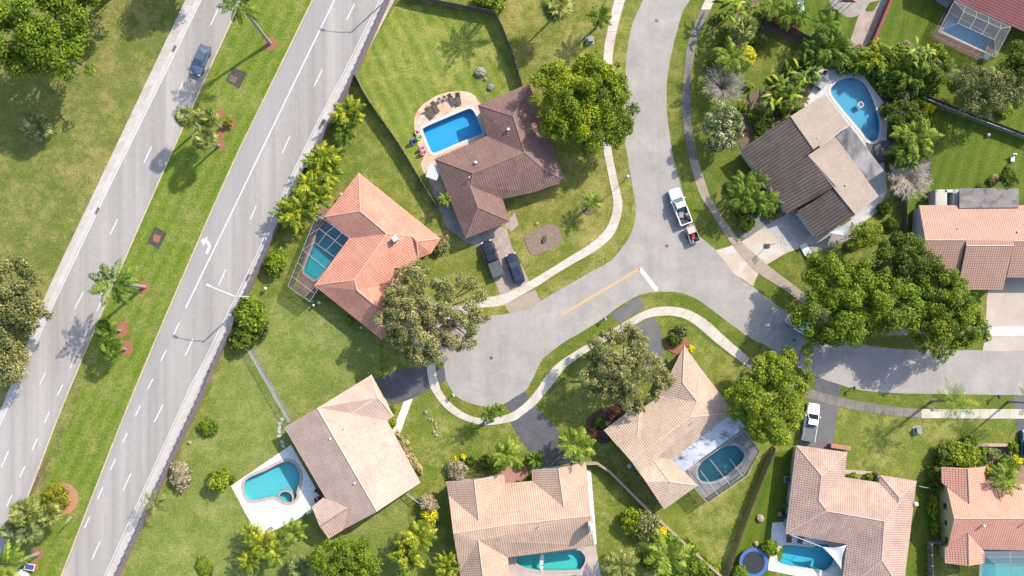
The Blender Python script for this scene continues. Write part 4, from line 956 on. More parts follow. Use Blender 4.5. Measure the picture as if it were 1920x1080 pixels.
cage('arched pale cage over the aqua pool of the orange roofed house', [(1838, 1035), (2000, 1034), (2000, 1112), (1835, 1114)],
     [((*mid_((1866, 1058), (1980, 1058), k), 3.6), (*mid_((1866, 1090), (1980, 1090), k), 3.6)) for k in (.26, .52, .8)] + [((*mid_((1838, 1035), (2000, 1034), k), 2.7), (*mid_((1866, 1058), (1980, 1058), k2), 3.6)) for k, k2 in ((.0, .0), (.34, .26), (.55, .52))],
     2.7, [(1866, 1058), (1980, 1058), (1980, 1090), (1866, 1090)], 3.6, screen_mat('aqua_screen', (.20, .25, .26), .22), (0,), fr=vent_grey)
# ------------------------------------------------------------------ fences and low walls
wood_dk = simple('weathered_wood', (.20, .135, .105), (.12, .085, .07), 3, .9, c3=(.28, .2, .16), scale2=9, sc=(1, 1, .3))
wood_gr = simple('grey_wood', (.30, .26, .23), (.20, .175, .16), 3, .9, c3=(.4, .36, .32), scale2=9)
wood_br = simple('brown_stained_wood', (.24, .165, .12), (.15, .10, .075), 3, .9, c3=(.32, .23, .17), scale2=8)
wood_hw = simple('purple_brown_wood', (.34, .235, .225), (.25, .165, .16), 3, .9, c3=(.40, .29, .27), scale2=9)
def fence(label, pts, h=1.8, mat=None, board=.15, gap=.012, post=2.4, thick=.03, shadowbox=0, name='wooden_fence', cat='fence', pw=.11, smooth=True):
    mat = mat or wood_dk
    px = cr(pts, 4) if smooth and len(pts) > 2 else pts
    w_ = [P(*q, 0) for q in px]; d = [0]
    for i in range(1, len(w_)): d.append(d[-1] + (w_[i] - w_[i - 1]).length)
    L = d[-1]
    def at(s):
        s = min(max(s, 0), L); i = 0
        while i < len(d) - 2 and d[i + 1] < s: i += 1
        k = (s - d[i]) / max(1e-6, d[i + 1] - d[i]); t_ = (w_[i + 1] - w_[i]).normalized()
        return w_[i].lerp(w_[i + 1], k), t_
    c_, _ = at(L / 2); t = thing(name, label, cat, (c_.x, c_.y, 0)); rd = random.Random(len(label))
    b = MB(); k = 0; s = board / 2
    while s < L:
        p, tt = at(s); n = Vector((-tt.y, tt.x, 0)); off = n * ((thick + .03) * (1 if k % 2 else -1) if shadowbox else 0)
        hh = h * (1 + rd.uniform(-.012, .012)); c = p + off
        b.box((c.x, c.y, hh / 2 + .03), (board - gap, thick, hh), math.atan2(tt.y, tt.x)); k += 1; s += board
    m = int(L / post)
    for j in range(int(L / 2.4) + 1):
        p, tt = at(j * 2.4 + 1.2)
        for z in (.35, h * .85): b.box((p.x, p.y, z), (2.4, .045, .09), math.atan2(tt.y, tt.x))
    b.build('panel', mat, t, world=True)
    for j in range(min(m + 1, 95)):
        p, tt = at(j * post); n = Vector((-tt.y, tt.x, 0)); q = MB(); c = p - n * (thick / 2 + pw / 2 + .045 * bool(shadowbox))
        q.box((c.x, c.y, h / 2 + .04), (pw, pw, h + .08), math.atan2(tt.y, tt.x)); q.build('post', mat, t, world=True)
    return t
def railfence(label, pts, h, mat, r=.035, post=2.4, name='chain_link_fence', mesh=True, cat='fence', wtop=.05):
    w_ = [P(*q, 0) for q in pts]; c_ = sum(w_, Vector()) / len(w_); t = thing(name, label, cat, (c_.x, c_.y, 0))
    b = MB(); s = MB()
    for a, c in zip(w_, w_[1:]):
        d = c - a; n = max(1, round(d.length / post)); A, C_ = a + Vector((0, 0, h)), c + Vector((0, 0, h))
        b.bar(A, C_, wtop)
        for i in range(n + 1):
            p = a.lerp(c, i / n); q = MB(); q.bar(p, p + Vector((0, 0, h)), r); q.build('post', mat, t, world=True)
        s.add([a, c, C_, A], [(0, 1, 2, 3)])
    b.build('rail', mat, t, world=True)
    if mesh: s.build('mesh', screen_mat('wire_mesh', (.35, .36, .35), .22), t, world=True)
    return t
def lowwall(label, pts, h, w, mat, name='garden_wall', capm=None):
    w_ = [P(*q, 0) for q in pts]; c_ = sum(w_, Vector()) / len(w_); t = thing(name, label, 'wall', (c_.x, c_.y, 0)); b = MB(); cp = MB()
    for k, (a, c) in enumerate(zip(w_, w_[1:])):
        d = c - a; m = (a + c) / 2; an = math.atan2(d.y, d.x)
        b.box((m.x, m.y, h / 2), (d.length + w * .9, w, h - .002 * k), an); cp.box((m.x, m.y, h + .03 - .002 * k), (d.length + w, w + .08, .06), an)
    b.build('wall_body', mat, t, world=True); cp.build('coping', capm or mat, t, world=True); return t
fence('long purple brown board fence between the highway pavement and the gardens', [(741, -20)] + [(x + 3, y) for x, y in EW_R[2:-1]] + [(210, 1110)], 1.8, wood_hw, .3, .012, 1.25, .03, 0, pw=.14, smooth=False)
fence('weathered board fence along the top of the blue pool yard', [(760, -8), (805, 4), (870, 17), (927, 27)], 1.8)
fence('weathered board fence down the right side of the blue pool yard', [(928, 28), (943, 58), (960, 102), (979, 163)], 1.8)
fence('thin grey fence running from the yard corner to the top edge', [(929, 26), (943, 10), (960, -14)], 1.8, wood_gr, post=2.2)
fence('grey brown fence curving between the blue pool yard and the salmon roofed house', [(669, 145), (693, 190), (733, 247), (757, 283), (797, 350), (820, 388)], 1.8, wood_gr)
fence('stout brown fence between the tan house lawn and the bright green strip', [(1449, 838), (1425, 895), (1396, 970), (1357, 1080), (1350, 1100)], 1.8, wood_br, .16, .02, 1.5, .03, 1, pw=.14)
fence('dark fence in deep shade between the bean pool house and the peach house', [(1690, 343), (1691, 400), (1690, 440)], 1.8, wood_dk)
fence('dark brown fence behind the palms at the top garden', [(1420, 32), (1475, 56), (1530, 88)], 1.9, wood_dk)
fence('dark shaded fence behind the shrubs of the right hand lawns', [(1655, 150), (1723, 181), (1800, 212), (1930, 262)], 1.7, wood_dk)
fence('grey plank fence at the corner of the yellow walled house', [(1738, 1015), (1740, 1100)], 1.7, wood_gr, post=1.6, pw=.2)
fence('short grey fence tying the yellow walled house to its plank fence', [(1738, 1014), (1765, 1012)], 1.6, wood_gr, post=1.2)
galv = simple('galvanised_steel', (.42, .43, .43), (.34, .35, .35), 3, .5, .2)
railfence('pale metal fence from the dense bushes to the beige house', [(468, 655), (545, 790)], 1.3, galv, wtop=.035)
railfence('white railed wire fence across the lawns above the peach house', [(1722, 186), (1800, 218), (1920, 262), (1960, 278)], 1.4, galv)
railfence('short wire gate between the beige house and the flowering bush', [(763, 923), (788, 941)], 1.2, galv, post=1.0)
railfence('short wire fence at the corner of the rose roofed house', [(1717, 909), (1740, 913)], 1.2, galv)
lowwall('long beige rendered wall winding between the sandy house and the tan house', [(1074, 868), (1118, 866), (1140, 880), (1203, 943), (1240, 978), (1273, 1008), (1353, 1080), (1370, 1100)], 1.3, .28, simple('beige_render', (.50, .36, .25), (.40, .29, .2), 1, .9))
lowwall('dark red wall beside the pink paved path at the top', [(1678, -30), (1655, 25), (1632, 80)], 1.6, .3, simple('red_render', (.30, .07, .05), (.22, .06, .05), 1, .85))
lowwall('low pink edging wall by the ball shaped bush', [(1827, 833), (1889, 833)], .9, .3, simple('pink_render', (.62, .40, .32), (.5, .32, .25), 1, .85))
lowwall('low pink wall at the driveway corner of the rose roofed house', [(1556, 834), (1586, 838)], 1.2, .5, simple('coral_render', (.55, .25, .19), (.45, .2, .16), 1, .85))
# ------------------------------------------------------------------ vehicles
glass_car = simple('car_glass', (.02, .03, .04), (.03, .045, .06), 1, .05, 0, .8)
glass_teal = simple('tinted_windscreen', (.04, .10, .13), (.06, .13, .16), 1, .06, 0, .8)
rubber = simple('tyre_rubber', (.02, .02, .02), (.035, .035, .035), 4, .85)
rim_m = simple('alloy_rim', (.55, .55, .56), (.4, .4, .41), 4, .35, .8)
red_l = simple('tail_light_red', (.45, .02, .02), (.3, .01, .01), 4, .25); head_l = simple('head_light', (.75, .77, .8), (.6, .62, .66), 4, .15)
chrome = simple('chrome', (.7, .7, .7), (.5, .5, .5), 3, .25, .9)
def paint(name, c):
    m, nt, b = new_mat(name); b.inputs['Roughness'].default_value = .32; b.inputs['Coat Weight'].default_value = .12; b.inputs['Specular IOR Level'].default_value = .25; b.inputs['Coat Roughness'].default_value = .08
    col = ramp(nt, noise(nt, objco(nt), 2.0, 3, .6), [(.3, c), (.8, tuple(x * .88 for x in c))]); nt.links.new(col, b.inputs['Base Color']); return m
def loft(mb, rings, mi=0, close=True):
    n = len(rings[0]); b = len(mb.v)
    vs = [v for r in rings for v in r]; fs = []
    for i in range(len(rings) - 1):
        for j in range(n - 1): fs.append((i * n + j, (i + 1) * n + j, (i + 1) * n + j + 1, i * n + j + 1))
    fs.append(tuple(range(n))); fs.append(tuple(range((len(rings) - 1) * n + n - 1, (len(rings) - 1) * n - 1, -1)))
    mb.add(vs, fs, mi)
def vehicle(name, label, cat, px, py, fx, fy, col, kind='sedan', z=.02, L=None, Wd=None, cargo=None, glass=None, cover=None):
    """x forward; (px,py) the middle in the photo, (fx,fy) its heading in the photo"""
    c = P(px, py, .9); t = thing(name, label, cat, (c.x, c.y, z), math.atan2(-fy, fx))
    L = L or (4.75 if kind == 'sedan' else 5.8); W = (Wd or (1.84 if kind == 'sedan' else 2.0)) / 2; glass = glass or glass_car
    def ring(x, w, zt, crown=.04):   # half-open section from left sill over the top to the right sill
        return [(x, -w * .95, .28), (x, -w, .55), (x, -w * .97, zt - .12), (x, -w * .86, zt), (x, -w * .4, zt + crown), (x, 0, zt + crown * 1.25), (x, w * .4, zt + crown), (x, w * .86, zt), (x, w * .97, zt - .12), (x, w, .55), (x, w * .95, .28)]
    h = L / 2; body = MB()
    if kind == 'sedan':
        st = [(-h, .80, .78), (-h + .12, .92, .90), (-h + .5, .98, .98), (-h + 1.0, 1, 1.0), (-.3, 1, .98), (h - 1.7, 1, .96), (h - 1.0, .99, .90), (h - .4, .94, .80), (h - .1, .82, .68), (h, .7, .6)]
        loft(body, [ring(x, W * k, zt) for x, k, zt in st])
        base = [(-h + .55, .84), (h - 1.35, .86)]; roof = [(-h + 1.25, .68), (h - 2.25, .70)]; zb, zr = .98, 1.44
    else:
        st = [(-.35, 1, 1.12), (h - 1.9, 1, 1.14), (h - 1.2, .99, 1.10), (h - .5, .95, 1.02), (h - .12, .86, .9), (h, .78, .8)]
        loft(body, [ring(x, W * k, zt) for x, k, zt in st])
        bl = -h; wl = W * .98                                    # the open load bed
        for y in (-1, 1): body.box(((-.35 + bl) / 2, y * (wl - .07), .78), (h - .35, .14, .72))
        body.box((bl + .06, 0, .78), (.12, wl * 2 - .28, .72)); body.box(((-.35 + bl) / 2, 0, .62), (h - .35, wl * 2 - .2, .08)); body.box(((-.35 + bl) / 2, 0, .42), (h - .4, wl * 1.9, .3))
        base = [(-.45, .86), (h - 1.55, .88)]; roof = [(-.25, .74), (h - 2.35, .74)]; zb, zr = 1.12, 1.82
    b_ = body.build('body', col, t, smooth=False)
    md = b_.modifiers.new('bevel', 'BEVEL'); md.width = .035; md.segments = 2; md.limit_method = 'ANGLE'
    (x0, k0), (x1, k1) = base; (r0, j0), (r1, j1) = roof
    A = [(x0, -W * k0, zb), (x1, -W * k1, zb), (x1, W * k1, zb), (x0, W * k0, zb)]; B = [(r0, -W * j0, zr), (r1, -W * j1, zr), (r1, W * j1, zr), (r0, W * j0, zr)]
    def quad(nm, q, mat, inset=.06):
        q = [Vector(v) for v in q]; c_ = sum(q, Vector()) / 4; q = [v + (c_ - v) * inset for v in q]
        n = (q[1] - q[0]).cross(q[2] - q[0]).normalized(); 
        if n.dot(c_ - Vector((0, 0, zb))) < 0: n = -n
        m = MB(); o = [v + n * .012 for v in q]; m.add(o + [v - n * .02 for v in q], [(0, 1, 2, 3), (7, 6, 5, 4), (0, 4, 5, 1), (1, 5, 6, 2), (2, 6, 7, 3), (3, 7, 4, 0)]); return m.build(nm, mat, t)
    cab = MB(); cab.add(A + B, [(4, 5, 6, 7), (0, 1, 5, 4), (1, 2, 6, 5), (2, 3, 7, 6), (3, 0, 4, 7)])
    co2 = cab.build('cab_roof', col, t); md = co2.modifiers.new('bevel', 'BEVEL'); md.width = .06; md.segments = 3
    quad('windscreen', (A[1], A[2], B[2], B[1]), glass, .1); quad('rear_window', (A[3], A[0], B[0], B[3]), glass, .13)
    for s in (0, 1):
        q = (A[0], A[1], B[1], B[0]) if s == 0 else (A[2], A[3], B[3], B[2])
        q = [Vector(v) for v in q]; m1, m2 = (q[0] + q[1]) / 2, (q[2] + q[3]) / 2
        quad('side_window', (q[0], m1, m2, q[3]), glass, .12); quad('side_window', (m1, q[1], q[2], m2), glass, .12)
    wx = h - .95; rr = .33 if kind == 'sedan' else .39
    for x in (wx, -wx + (.1 if kind == 'sedan' else .15)):
        for y in (-1, 1):
            m = MB(); m.bar((x, y * (W - .20), rr), (x, y * (W + .015), rr), rr, n=18); wo = m.build('wheel', rubber, t)
            m = MB(); m.bar((x, y * (W - .02), rr), (x, y * (W + .03), rr), rr * .62, n=14); m.build('rim', rim_m, wo)
    zl = .64 if kind == 'sedan' else .86
    for y in (-1, 1):
        m = MB(); m.box((h - .16, y * W * .66, zl), (.3, .34, .15)); m.build('headlight', head_l, t)
        m = MB(); m.box((-h + .05, y * W * .76, zl + .14), (.16, .26, .2)); m.build('tail_light', red_l, t)
        m = MB(); m.box((x1 - .35, y * (W + .1), zb + .06), (.18, .22, .15), top=.8); m.build('mirror', col, t)
    if kind != 'sedan' and not cover:
        m = MB(); m.box(((-.42 - h) / 2, 0, .672), (h - .55, W * 1.66, .016)); m.build('bed_liner', black_pl, t)
    if cover:
        m = MB(); m.box(((-.42 - h) / 2, 0, 1.16), (h - .48, W * 1.8, .05)); m.build('bed_cover', cover, t)
    return t
white_p = paint('white_paint', (.56, .56, .56)); silver_p = paint('silver_blue_paint', (.052, .068, .10)); black_p = paint('black_paint', (.012, .014, .018)); navy_p = paint('navy_paint', (.012, .018, .03)); green_p = paint('dark_green_paint', (.03, .08, .07))
vehicle('parked_car', 'silver blue car driving down the highway', 'car', 375, 112, -55, 150, silver_p, glass=glass_teal)['label'] = 'silver blue saloon car driving down the divided highway'
bpy.data.objects['parked_car'].name = 'car'
vehicle('pickup_truck', 'black pickup truck with covered bed on the driveway of the brown house', 'pickup', 923, 485, -68, -190, black_p, 'pickup', cover=simple('bed_cover_grey', (.07, .07, .075), (.1, .1, .105), 2, .6))
vehicle('car', 'dark navy car parked beside the black pickup truck', 'car', 966, 503, -16, -48, navy_p)
pk = vehicle('pickup_truck', 'white pickup truck with loaded bed at the kerb hitched to the trailer', 'pickup', 1275, 387, -135, -365, white_p, 'pickup', glass=glass_teal)
m = MB(); m.box((-1.75, -.62, .82), (.9, .5, .4), .2).box((-1.3, .3, .8), (.8, .7, .3), -.3); m.build('tool_box', vent_grey, pk)
vehicle('pickup_truck', 'white pickup truck on the asphalt driveway of the rose roofed house', 'pickup', 1521, 792, 35, -200, white_p, 'pickup', cover=simple('bed_cover_dark', (.12, .12, .13), (.17, .17, .18), 2, .6))
vehicle('car', 'white car parked on the street mostly hidden under the spreading tree', 'car', 1502, 611, -60, -42, white_p)
vehicle('car', 'dark green car cut by the right edge on the lower driveway', 'car', 1927, 836, 4, -60, green_p)
bed_items = simple('red_machine', (.50, .03, .05), (.35, .02, .04), 4, .45)
m = MB(); lo = pk.matrix_basis.copy(); c = P(1290, 406, 1.0); m.box((0, 0, .22), (.5, .45, .4)).ball((.1, .05, .5), .2).bar((-.2, 0, .3), (-.5, 0, .62), .03)
o = tag(m.build('machine', bed_items), 'red machine standing in the bed of the white street pickup', 'machine'); o.location = (c.x, c.y, .68)
# trailer with mowing gear
c = P(1298, 440, .5); an = math.atan2(365, -135); tr = thing('utility_trailer', 'small open trailer behind the white pickup with tan box', 'trailer', (c.x, c.y, .02), an)
m = MB(); m.box((0, 0, .5), (2.5, 1.45, .08)); m.box((1.5, 0, .48), (1.1, .1, .1)); m.build('deck', simple('trailer_deck', (.12, .08, .07), (.08, .06, .05), 3, .8), tr)
m = MB()
for y in (-.72, .72): m.box((0, y, .74), (2.5, .06, .42))
m.box((-1.25, 0, .74), (.06, 1.45, .42)).box((1.25, 0, .74), (.06, 1.45, .42)); m.build('side_board', white_trim, tr)
for y in (-.85, .85):
    m = MB(); m.bar((-.1, y - .1, .3), (-.1, y + .1, .3), .3, n=16); wo = m.build('wheel', rubber, tr); m = MB(); m.bar((-.1, y - .11, .3), (-.1, y + .11, .3), .16, n=12); m.build('rim', rim_m, wo)
def loc_in(t, x, y, zz=0): return Vector(t.location) + Matrix.Rotation(t.rotation_euler.z, 3, 'Z') @ Vector((x, y, zz))
def free(name, mb, mats, label, cat, loc, rz=0, group=None, smooth=False):
    o = mb.build(name, mats, smooth=smooth); o.location = loc; o.rotation_euler = (0, 0, rz); return tag(o, label, cat, group)
m = MB(); m.box((0, 0, .3), (.95, 1.15, .6)); m.box((0, 0, .63), (1.0, 1.2, .06)); o = free('storage_box', m, simple('tan_plastic', (.66, .55, .46), (.58, .48, .4), 2, .6), 'tan lidded box at the front of the small trailer', 'box', loc_in(tr, .7, .05, .54), an); md = o.modifiers.new('bevel', 'BEVEL'); md.width = .12; md.segments = 3
m = MB(); m.box((0, 0, .25), (.8, .5, .22)).ball((.25, 0, .42), .2).bar((-.3, .2, .3), (-.85, .25, .85), .03).bar((-.3, -.2, .3), (-.85, -.25, .85), .03)
for x in (-.3, .32):
    for y in (-.28, .28): m.bar((x, y - .05, .12), (x, y + .05, .12), .12, n=10)
free('lawn_mower', m, bed_items, 'red mower lying in the rear of the small trailer', 'mower', loc_in(tr, -.35, .1, .54), an)
m = MB(); m.box((0, 0, .2), (.4, .35, .4)).ball((0, 0, .42), .16); free('fuel_can', m, black_pl, 'black canister in the trailer beside the red mower', 'can', loc_in(tr, -.85, -.35, .54), an)
m = MB(); m.bar((0, 0, 0), (0, 0, .35), .17, n=12).disc((0, 0, .35), .1, .06, 10); free('bucket', m, simple('cream_plastic', (.75, .68, .5), (.65, .58, .42), 3, .5), 'cream bucket at the tail of the small trailer', 'bucket', loc_in(tr, -.95, .35, .54), an)
# ------------------------------------------------------------------ street furniture
conc_w = simple('painted_pole', (.62, .62, .60), (.5, .5, .49), 2, .6); wood_p = simple('pole_wood', (.16, .11, .09), (.1, .07, .06), 2, .9)
def street_light(px, py, label, arm_dir):
    c = P(px, py, 0); t = thing('street_light', label, 'street light', (c.x, c.y, 0)); d = Vector((arm_dir[0], -arm_dir[1], 0)).normalized(); e2 = Vector((-d.y, d.x, 0))
    m = MB(); m.bar((0, 0, 0), (0, 0, 8.2), .15, .10, 10); m.build('pole', conc_w, t)
    m = MB(); m.tube([Vector((0, 0, 8.0)), d * 1.3 + Vector((0, 0, 8.5)), d * 3.4 + Vector((0, 0, 9.0))], [.07, .06, .05]); m.build('arm', vent_white, t)
    m = MB(); m.box(d * 3.8 + Vector((0, 0, 9.02)), (.85, .32, .16), math.atan2(d.y, d.x), top=.7); m.build('lamp_head', vent_white, t)
    m = MB(); m.bar((0, 0, 8.2), (0, 0, 11.0), .10, .08, 8)
    for z in (10.3, 10.8): m.bar(-e2 * .8 + Vector((0, 0, z)), e2 * .8 + Vector((0, 0, z)), .05)
    for k in (-.7, 0, .7): m.bar(e2 * k + Vector((0, 0, 10.8)), e2 * k + Vector((0, 0, 11.1)), .05)
    return t
street_light(473, 557, 'tall white street light reaching over the highway from the board fence', (-140, -62))
street_light(748, -21, 'street light just beyond the top edge casting its shadow on the highway', (-140, -48))
def globe_post(px, py, label, h=3.2, r=.26):
    c = P(px, py, h); t = thing('lamp_post', label, 'lamp', (c.x, c.y, 0)); m = MB(); m.bar((0, 0, 0), (0, 0, h), .06, .05, 8); m.build('pole', black_pl, t); m = MB(); m.ball((0, 0, h + .1), r); m.build('globe', vent_white, t, smooth=True); return t
globe_post(1177, 331, 'globe lamp post on the grass verge below the leafy street tree', 3.6)
globe_post(1748, 767, 'globe lamp post on the pavement above the green utility box', 3.4, .3)
for i, (q, lb, hh) in enumerate(((T('F', 52, 543), 'white garden globe near the round bush by the board fence', .9), (T('F', 355, 622), 'larger white garden globe below the tapered pool cage', .9), (T('F', 323, 637), 'smaller white garden globe at the corner of the tapered pool cage', .8), (T('F', 592, 762), 'white garden globe by the lower eave of the salmon roof', .8), (T('F', 478, 12), 'white garden globe at the upper left eave of the salmon roof', 1.2))):
    c = P(*q, hh); t = thing('garden_globe', lb, 'lamp', (c.x, c.y, 0), group='white garden globes round the salmon house'); m = MB(); m.bar((0, 0, 0), (0, 0, hh), .04); m.build('post', vent_white, t); m = MB(); m.ball((0, 0, hh), .27 if i in (0, 1) else .2); m.build('globe', vent_white, t, smooth=True)
util_g = simple('utility_green', (.30, .36, .29), (.24, .3, .24), 2, .6); pad_c = simple('concrete_pad', (.55, .54, .51), (.45, .44, .42), 3, .85)
for q, lb in ((T('C', 440, 222), 'pale utility box on the grass by the upper small palm'), (T('L', 848, 263), 'green utility box on its pad on the lawn by the globe lamp post')):
    c = P(*q, .6); t = thing('utility_box', lb, 'utility box', (c.x, c.y, 0), .12); m = MB(); m.box((0, 0, .04), (1.25, 1.2, .12)); m.build('pad', pad_c, t); m = MB(); m.box((.05, .05, .45), (.85, .85, .75), top=.92); m.build('cabinet', util_g, t); m = MB(); m.box((-.3, -.08, .5), (.16, .6, .55)); m.build('door', vent_grey, t)
for (x, y), lb, an in (((850, 741), 'mailbox on the grass strip round the cul-de-sac', .6), ((1135, 598), 'mailbox by the asphalt apron at the tan house', .5), ((1873, 744), 'mailbox at the right end of the long verge', 0), ((1602, 728), 'mailbox on the verge beside the rose house driveway', 0)):
    c = P(x, y, 1.1); t = thing('mailbox', lb, 'mailbox', (c.x, c.y, 0), an); m = MB(); m.box((0, 0, .5), (.1, .1, 1.0)); m.build('post', wood_br, t); m = MB(); m.box((0, 0, 1.12), (.28, .55, .18)).bar((0, -.275, 1.2), (0, .275, 1.2), .14, n=12); m.build('box', black_pl if an == 0 else vent_grey, t)
man_m = simple('manhole_iron', (.20, .19, .18), (.13, .125, .12), 6, .6, .3)
for (x, y), lb in (((1231, 39), 'round manhole cover near the top of the street'), ((1250, 461), 'round manhole cover in the junction left of the trailer'), ((921, 671), 'round manhole cover in the middle of the cul-de-sac'), ((1489, 638), 'round manhole cover in the tree shade below the hidden white car')):
    c = P(x, y, 0); t = thing('manhole_cover', lb, 'manhole cover', (c.x, c.y, .012), group='manhole covers in the street'); m = MB(); m.disc((0, 0, 0), .42, .012, 22); m.build('frame', pad_c, t); m = MB(); m.disc((0, 0, 0), .33, .018, 20); m.build('lid', man_m, t)
for (x, y), lb, l in (((327, 91), 'rusty storm drain grate at the far kerb above the car', .95), ((183, 395), 'rusty storm drain grate in the left kerb of the highway', 1.0), ((603, 233), 'dark storm drain grate by the upper yellow palms', 1.6), ((465, 520), 'dark red storm drain grate near the tall street light', 1.0)):
    c = P(x, y, 0); an = math.atan2(-(-.46), .46) ; t = thing('storm_drain', lb, 'drain', (c.x, c.y, .064), math.atan2(1, .5)); m = MB(); m.box((0, 0, .01), (l * 1.15, .55, .02)); m.build('frame', pad_c, t); m = MB()
    for k in range(5): m.box((0, -.16 + .08 * k, .025), (l, .055, .03))
    m.build('grate', rust, t)
# the little sign in the median and the solar panel
c = P(144, 967, 0); t = thing('road_sign', 'small pale sign on a thin post in the median', 'sign', (c.x, c.y, 0)); m = MB(); m.bar((0, 0, 0), (0, 0, 2.5), .035); m.build('post', galv, t); m = MB(); m.box((0, 0, 2.3), (.8, .06, .75), 1.0); m.build('sign_panel', vent_white, t)
c = P(56, 1063, .6); t = thing('solar_panel', 'blue solar panel in pale frame by the leaning palm trunk', 'solar panel', (c.x, c.y, 0), -.15); m = MB(); m.box((0, 0, .3), (.2, .2, .6)); m.build('post', vent_grey, t)
Mx = Matrix.Rotation(R(-18), 3, 'X'); m = MB(); m.box((0, 0, .68), (1.55, .95, .06), M=Mx); m.build('frame', vent_white, t); m = MB(); m.box((0, .012, .722), (1.3, .72, .02), M=Mx); m.build('cells', simple('solar_cells', (.05, .07, .22), (.08, .1, .28), 6, .25), t)
m = MB(); m.disc((0, 0, 0), 1.4, .5, 20, r2=1.3); c = P(37, 1085, .3); free('irrigation_tank', m, vent_white, 'white round tank at the bottom edge beside the median palm', 'tank', (c.x, c.y, .05))
# ------------------------------------------------------------------ things in the gardens
tan_br = simple('sling_brown', (.13, .095, .08), (.09, .065, .055), 4, .8); frame_br = simple('bronze_frame', (.10, .075, .06), (.07, .05, .04), 3, .5, .4)
def lounger(px, py, hx, hy, label, mat=None, group=None, l=1.9, w=.72):
    c = P(px, py, .35); t = thing('sun_lounger', label, 'sun lounger', (c.x, c.y, .03), math.atan2(-hy, hx), group)   # +x towards the head
    m = MB(); m.box((-.28, 0, .32), (l * .64, w, .06)); m.build('seat', mat or tan_br, t); m = MB(); m.box((l * .33, 0, .55), (l * .38, w * .94, .06), M=Matrix.Rotation(R(-42), 3, 'Y')); m.build('backrest', mat or tan_br, t)
    m = MB(); 
    for y in (-w / 2, w / 2): m.bar((-l * .5, y, .28), (l * .28, y, .28), .025)
    m.build('frame', frame_br, t)
    for x in (-l * .42, l * .2):
        for y in (-w * .45, w * .45): m = MB(); m.bar((x, y, 0), (x, y, .3), .025); m.build('leg', frame_br, t)
    return t
g_ = 'brown loungers on the coral flagstone'
for q, hd, lb in ((z3(372, 350), (-62, -75), 'brown sun lounger nearest the green float on the flagstone'), (z3(443, 280), (-52, -85), 'brown sun lounger second from the left end of the flagstone arc'), (z3(655, 180), (-55, -80), 'brown sun lounger just right of the two small patio chairs'), (z3(735, 175), (-12, -90), 'brown sun lounger nearest the brown roof')): lounger(*q, *hd, lb, group=g_)
def chair(px, py, an, label, mat, group=None):
    c = P(px, py, .5); t = thing('patio_chair', label, 'chair', (c.x, c.y, .03), an, group); m = MB(); m.box((0, 0, .42), (.5, .5, .05)); m.build('seat', mat, t); m = MB(); m.box((.26, 0, .7), (.05, .5, .55)); m.build('backrest', mat, t)
    for x in (-.22, .22):
        for y in (-.22, .22): m = MB(); m.bar((x, y, 0), (x, y, .42), .025); m.build('leg', frame_br, t)
    return t
tan_ch = simple('tan_mesh', (.40, .32, .27), (.3, .24, .2), 4, .8)
chair(*z3(500, 188), 2.0, 'tan patio chair on the left of the pair by the loungers', tan_ch); chair(*z3(567, 165), 2.0, 'tan patio chair on the right of the pair by the loungers', tan_ch)
def ringfloat(px, py, col, label, r=.42, z=.06, tube=.15, nm='pool_float', tilt=0):
    c = P(px, py, .3); m = MB(); n, k = 20, 8
    vs = [((r + tube * math.cos(b)) * math.cos(a), (r + tube * math.cos(b)) * math.sin(a), tube + tube * math.sin(b)) for a in [6.2832 * i / n for i in range(n)] for b in [6.2832 * j / k for j in range(k)]]
    m.add(vs, [(i * k + j, ((i + 1) % n) * k + j, ((i + 1) % n) * k + (j + 1) % k, i * k + (j + 1) % k) for i in range(n) for j in range(k)])
    o = free(nm, m, simple(label[:14].replace(' ', '_'), col, tuple(x * .8 for x in col), 5, .4), label, 'pool float', (c.x, c.y, z + (r * math.sin(tilt) if tilt else 0)), .8, smooth=True); o.rotation_euler = (tilt, 0, .8); return o
ringfloat(*z3(215, 597), (.75, .25, .38), 'pink ring float at the upper end of the flagstone edge', .3)
ringfloat(*z3(233, 652), (.35, .72, .20), 'lime green ring float on the flagstone edge', .42, tilt=.9)
ringfloat(*z3(152, 715), (.01, .05, .30), 'dark blue ring float lying on the grass', .42, tilt=.9)
ringfloat(*z3(265, 792), (.80, .32, .36), 'salmon pink ring float leaning at the flagstone edge', .4, tilt=1.0)
ringfloat(*z3(285, 845), (.85, .28, .42), 'bright pink ring float lowest along the flagstone edge', .42, tilt=1.0)
rock_m = simple('pale_rock', (.36, .31, .26), (.22, .19, .16), 3, .9, c3=(.5, .44, .38), scale2=8, bmp=.6); rock_t = simple('tan_rock', (.50, .38, .28), (.38, .28, .2), 3, .9, bmp=.6)
def rock(px, py, r, label, mat=rock_m, sc=(1, .85, .6), n=1, group=None):
    c = P(px, py, .1); m = MB(); rd = random.Random(int(px * 7 + py))
    m.ball((0, 0, r * .3), r, sc, 14, 9, jit=.16, rnd=rd)
    for k in range(n - 1): a = rd.uniform(0, 6.28); m.ball((r * .7 * math.cos(a), r * .7 * math.sin(a), r * .2), r * rd.uniform(.35, .6), sc, 10, 7, jit=.18, rnd=rd)
    return free('rock', m, mat, label, 'rock', (c.x, c.y, 0), rd.uniform(0, 3), group)
rock(*T('B', 1262, 408), .85, 'largest pale boulder on the blue pool lawn', n=4); rock(*T('B', 1290, 445), .33, 'small pale stone between the two boulders'); rock(*T('B', 1320, 490), .55, 'lower pale boulder near the brown roof', n=3)
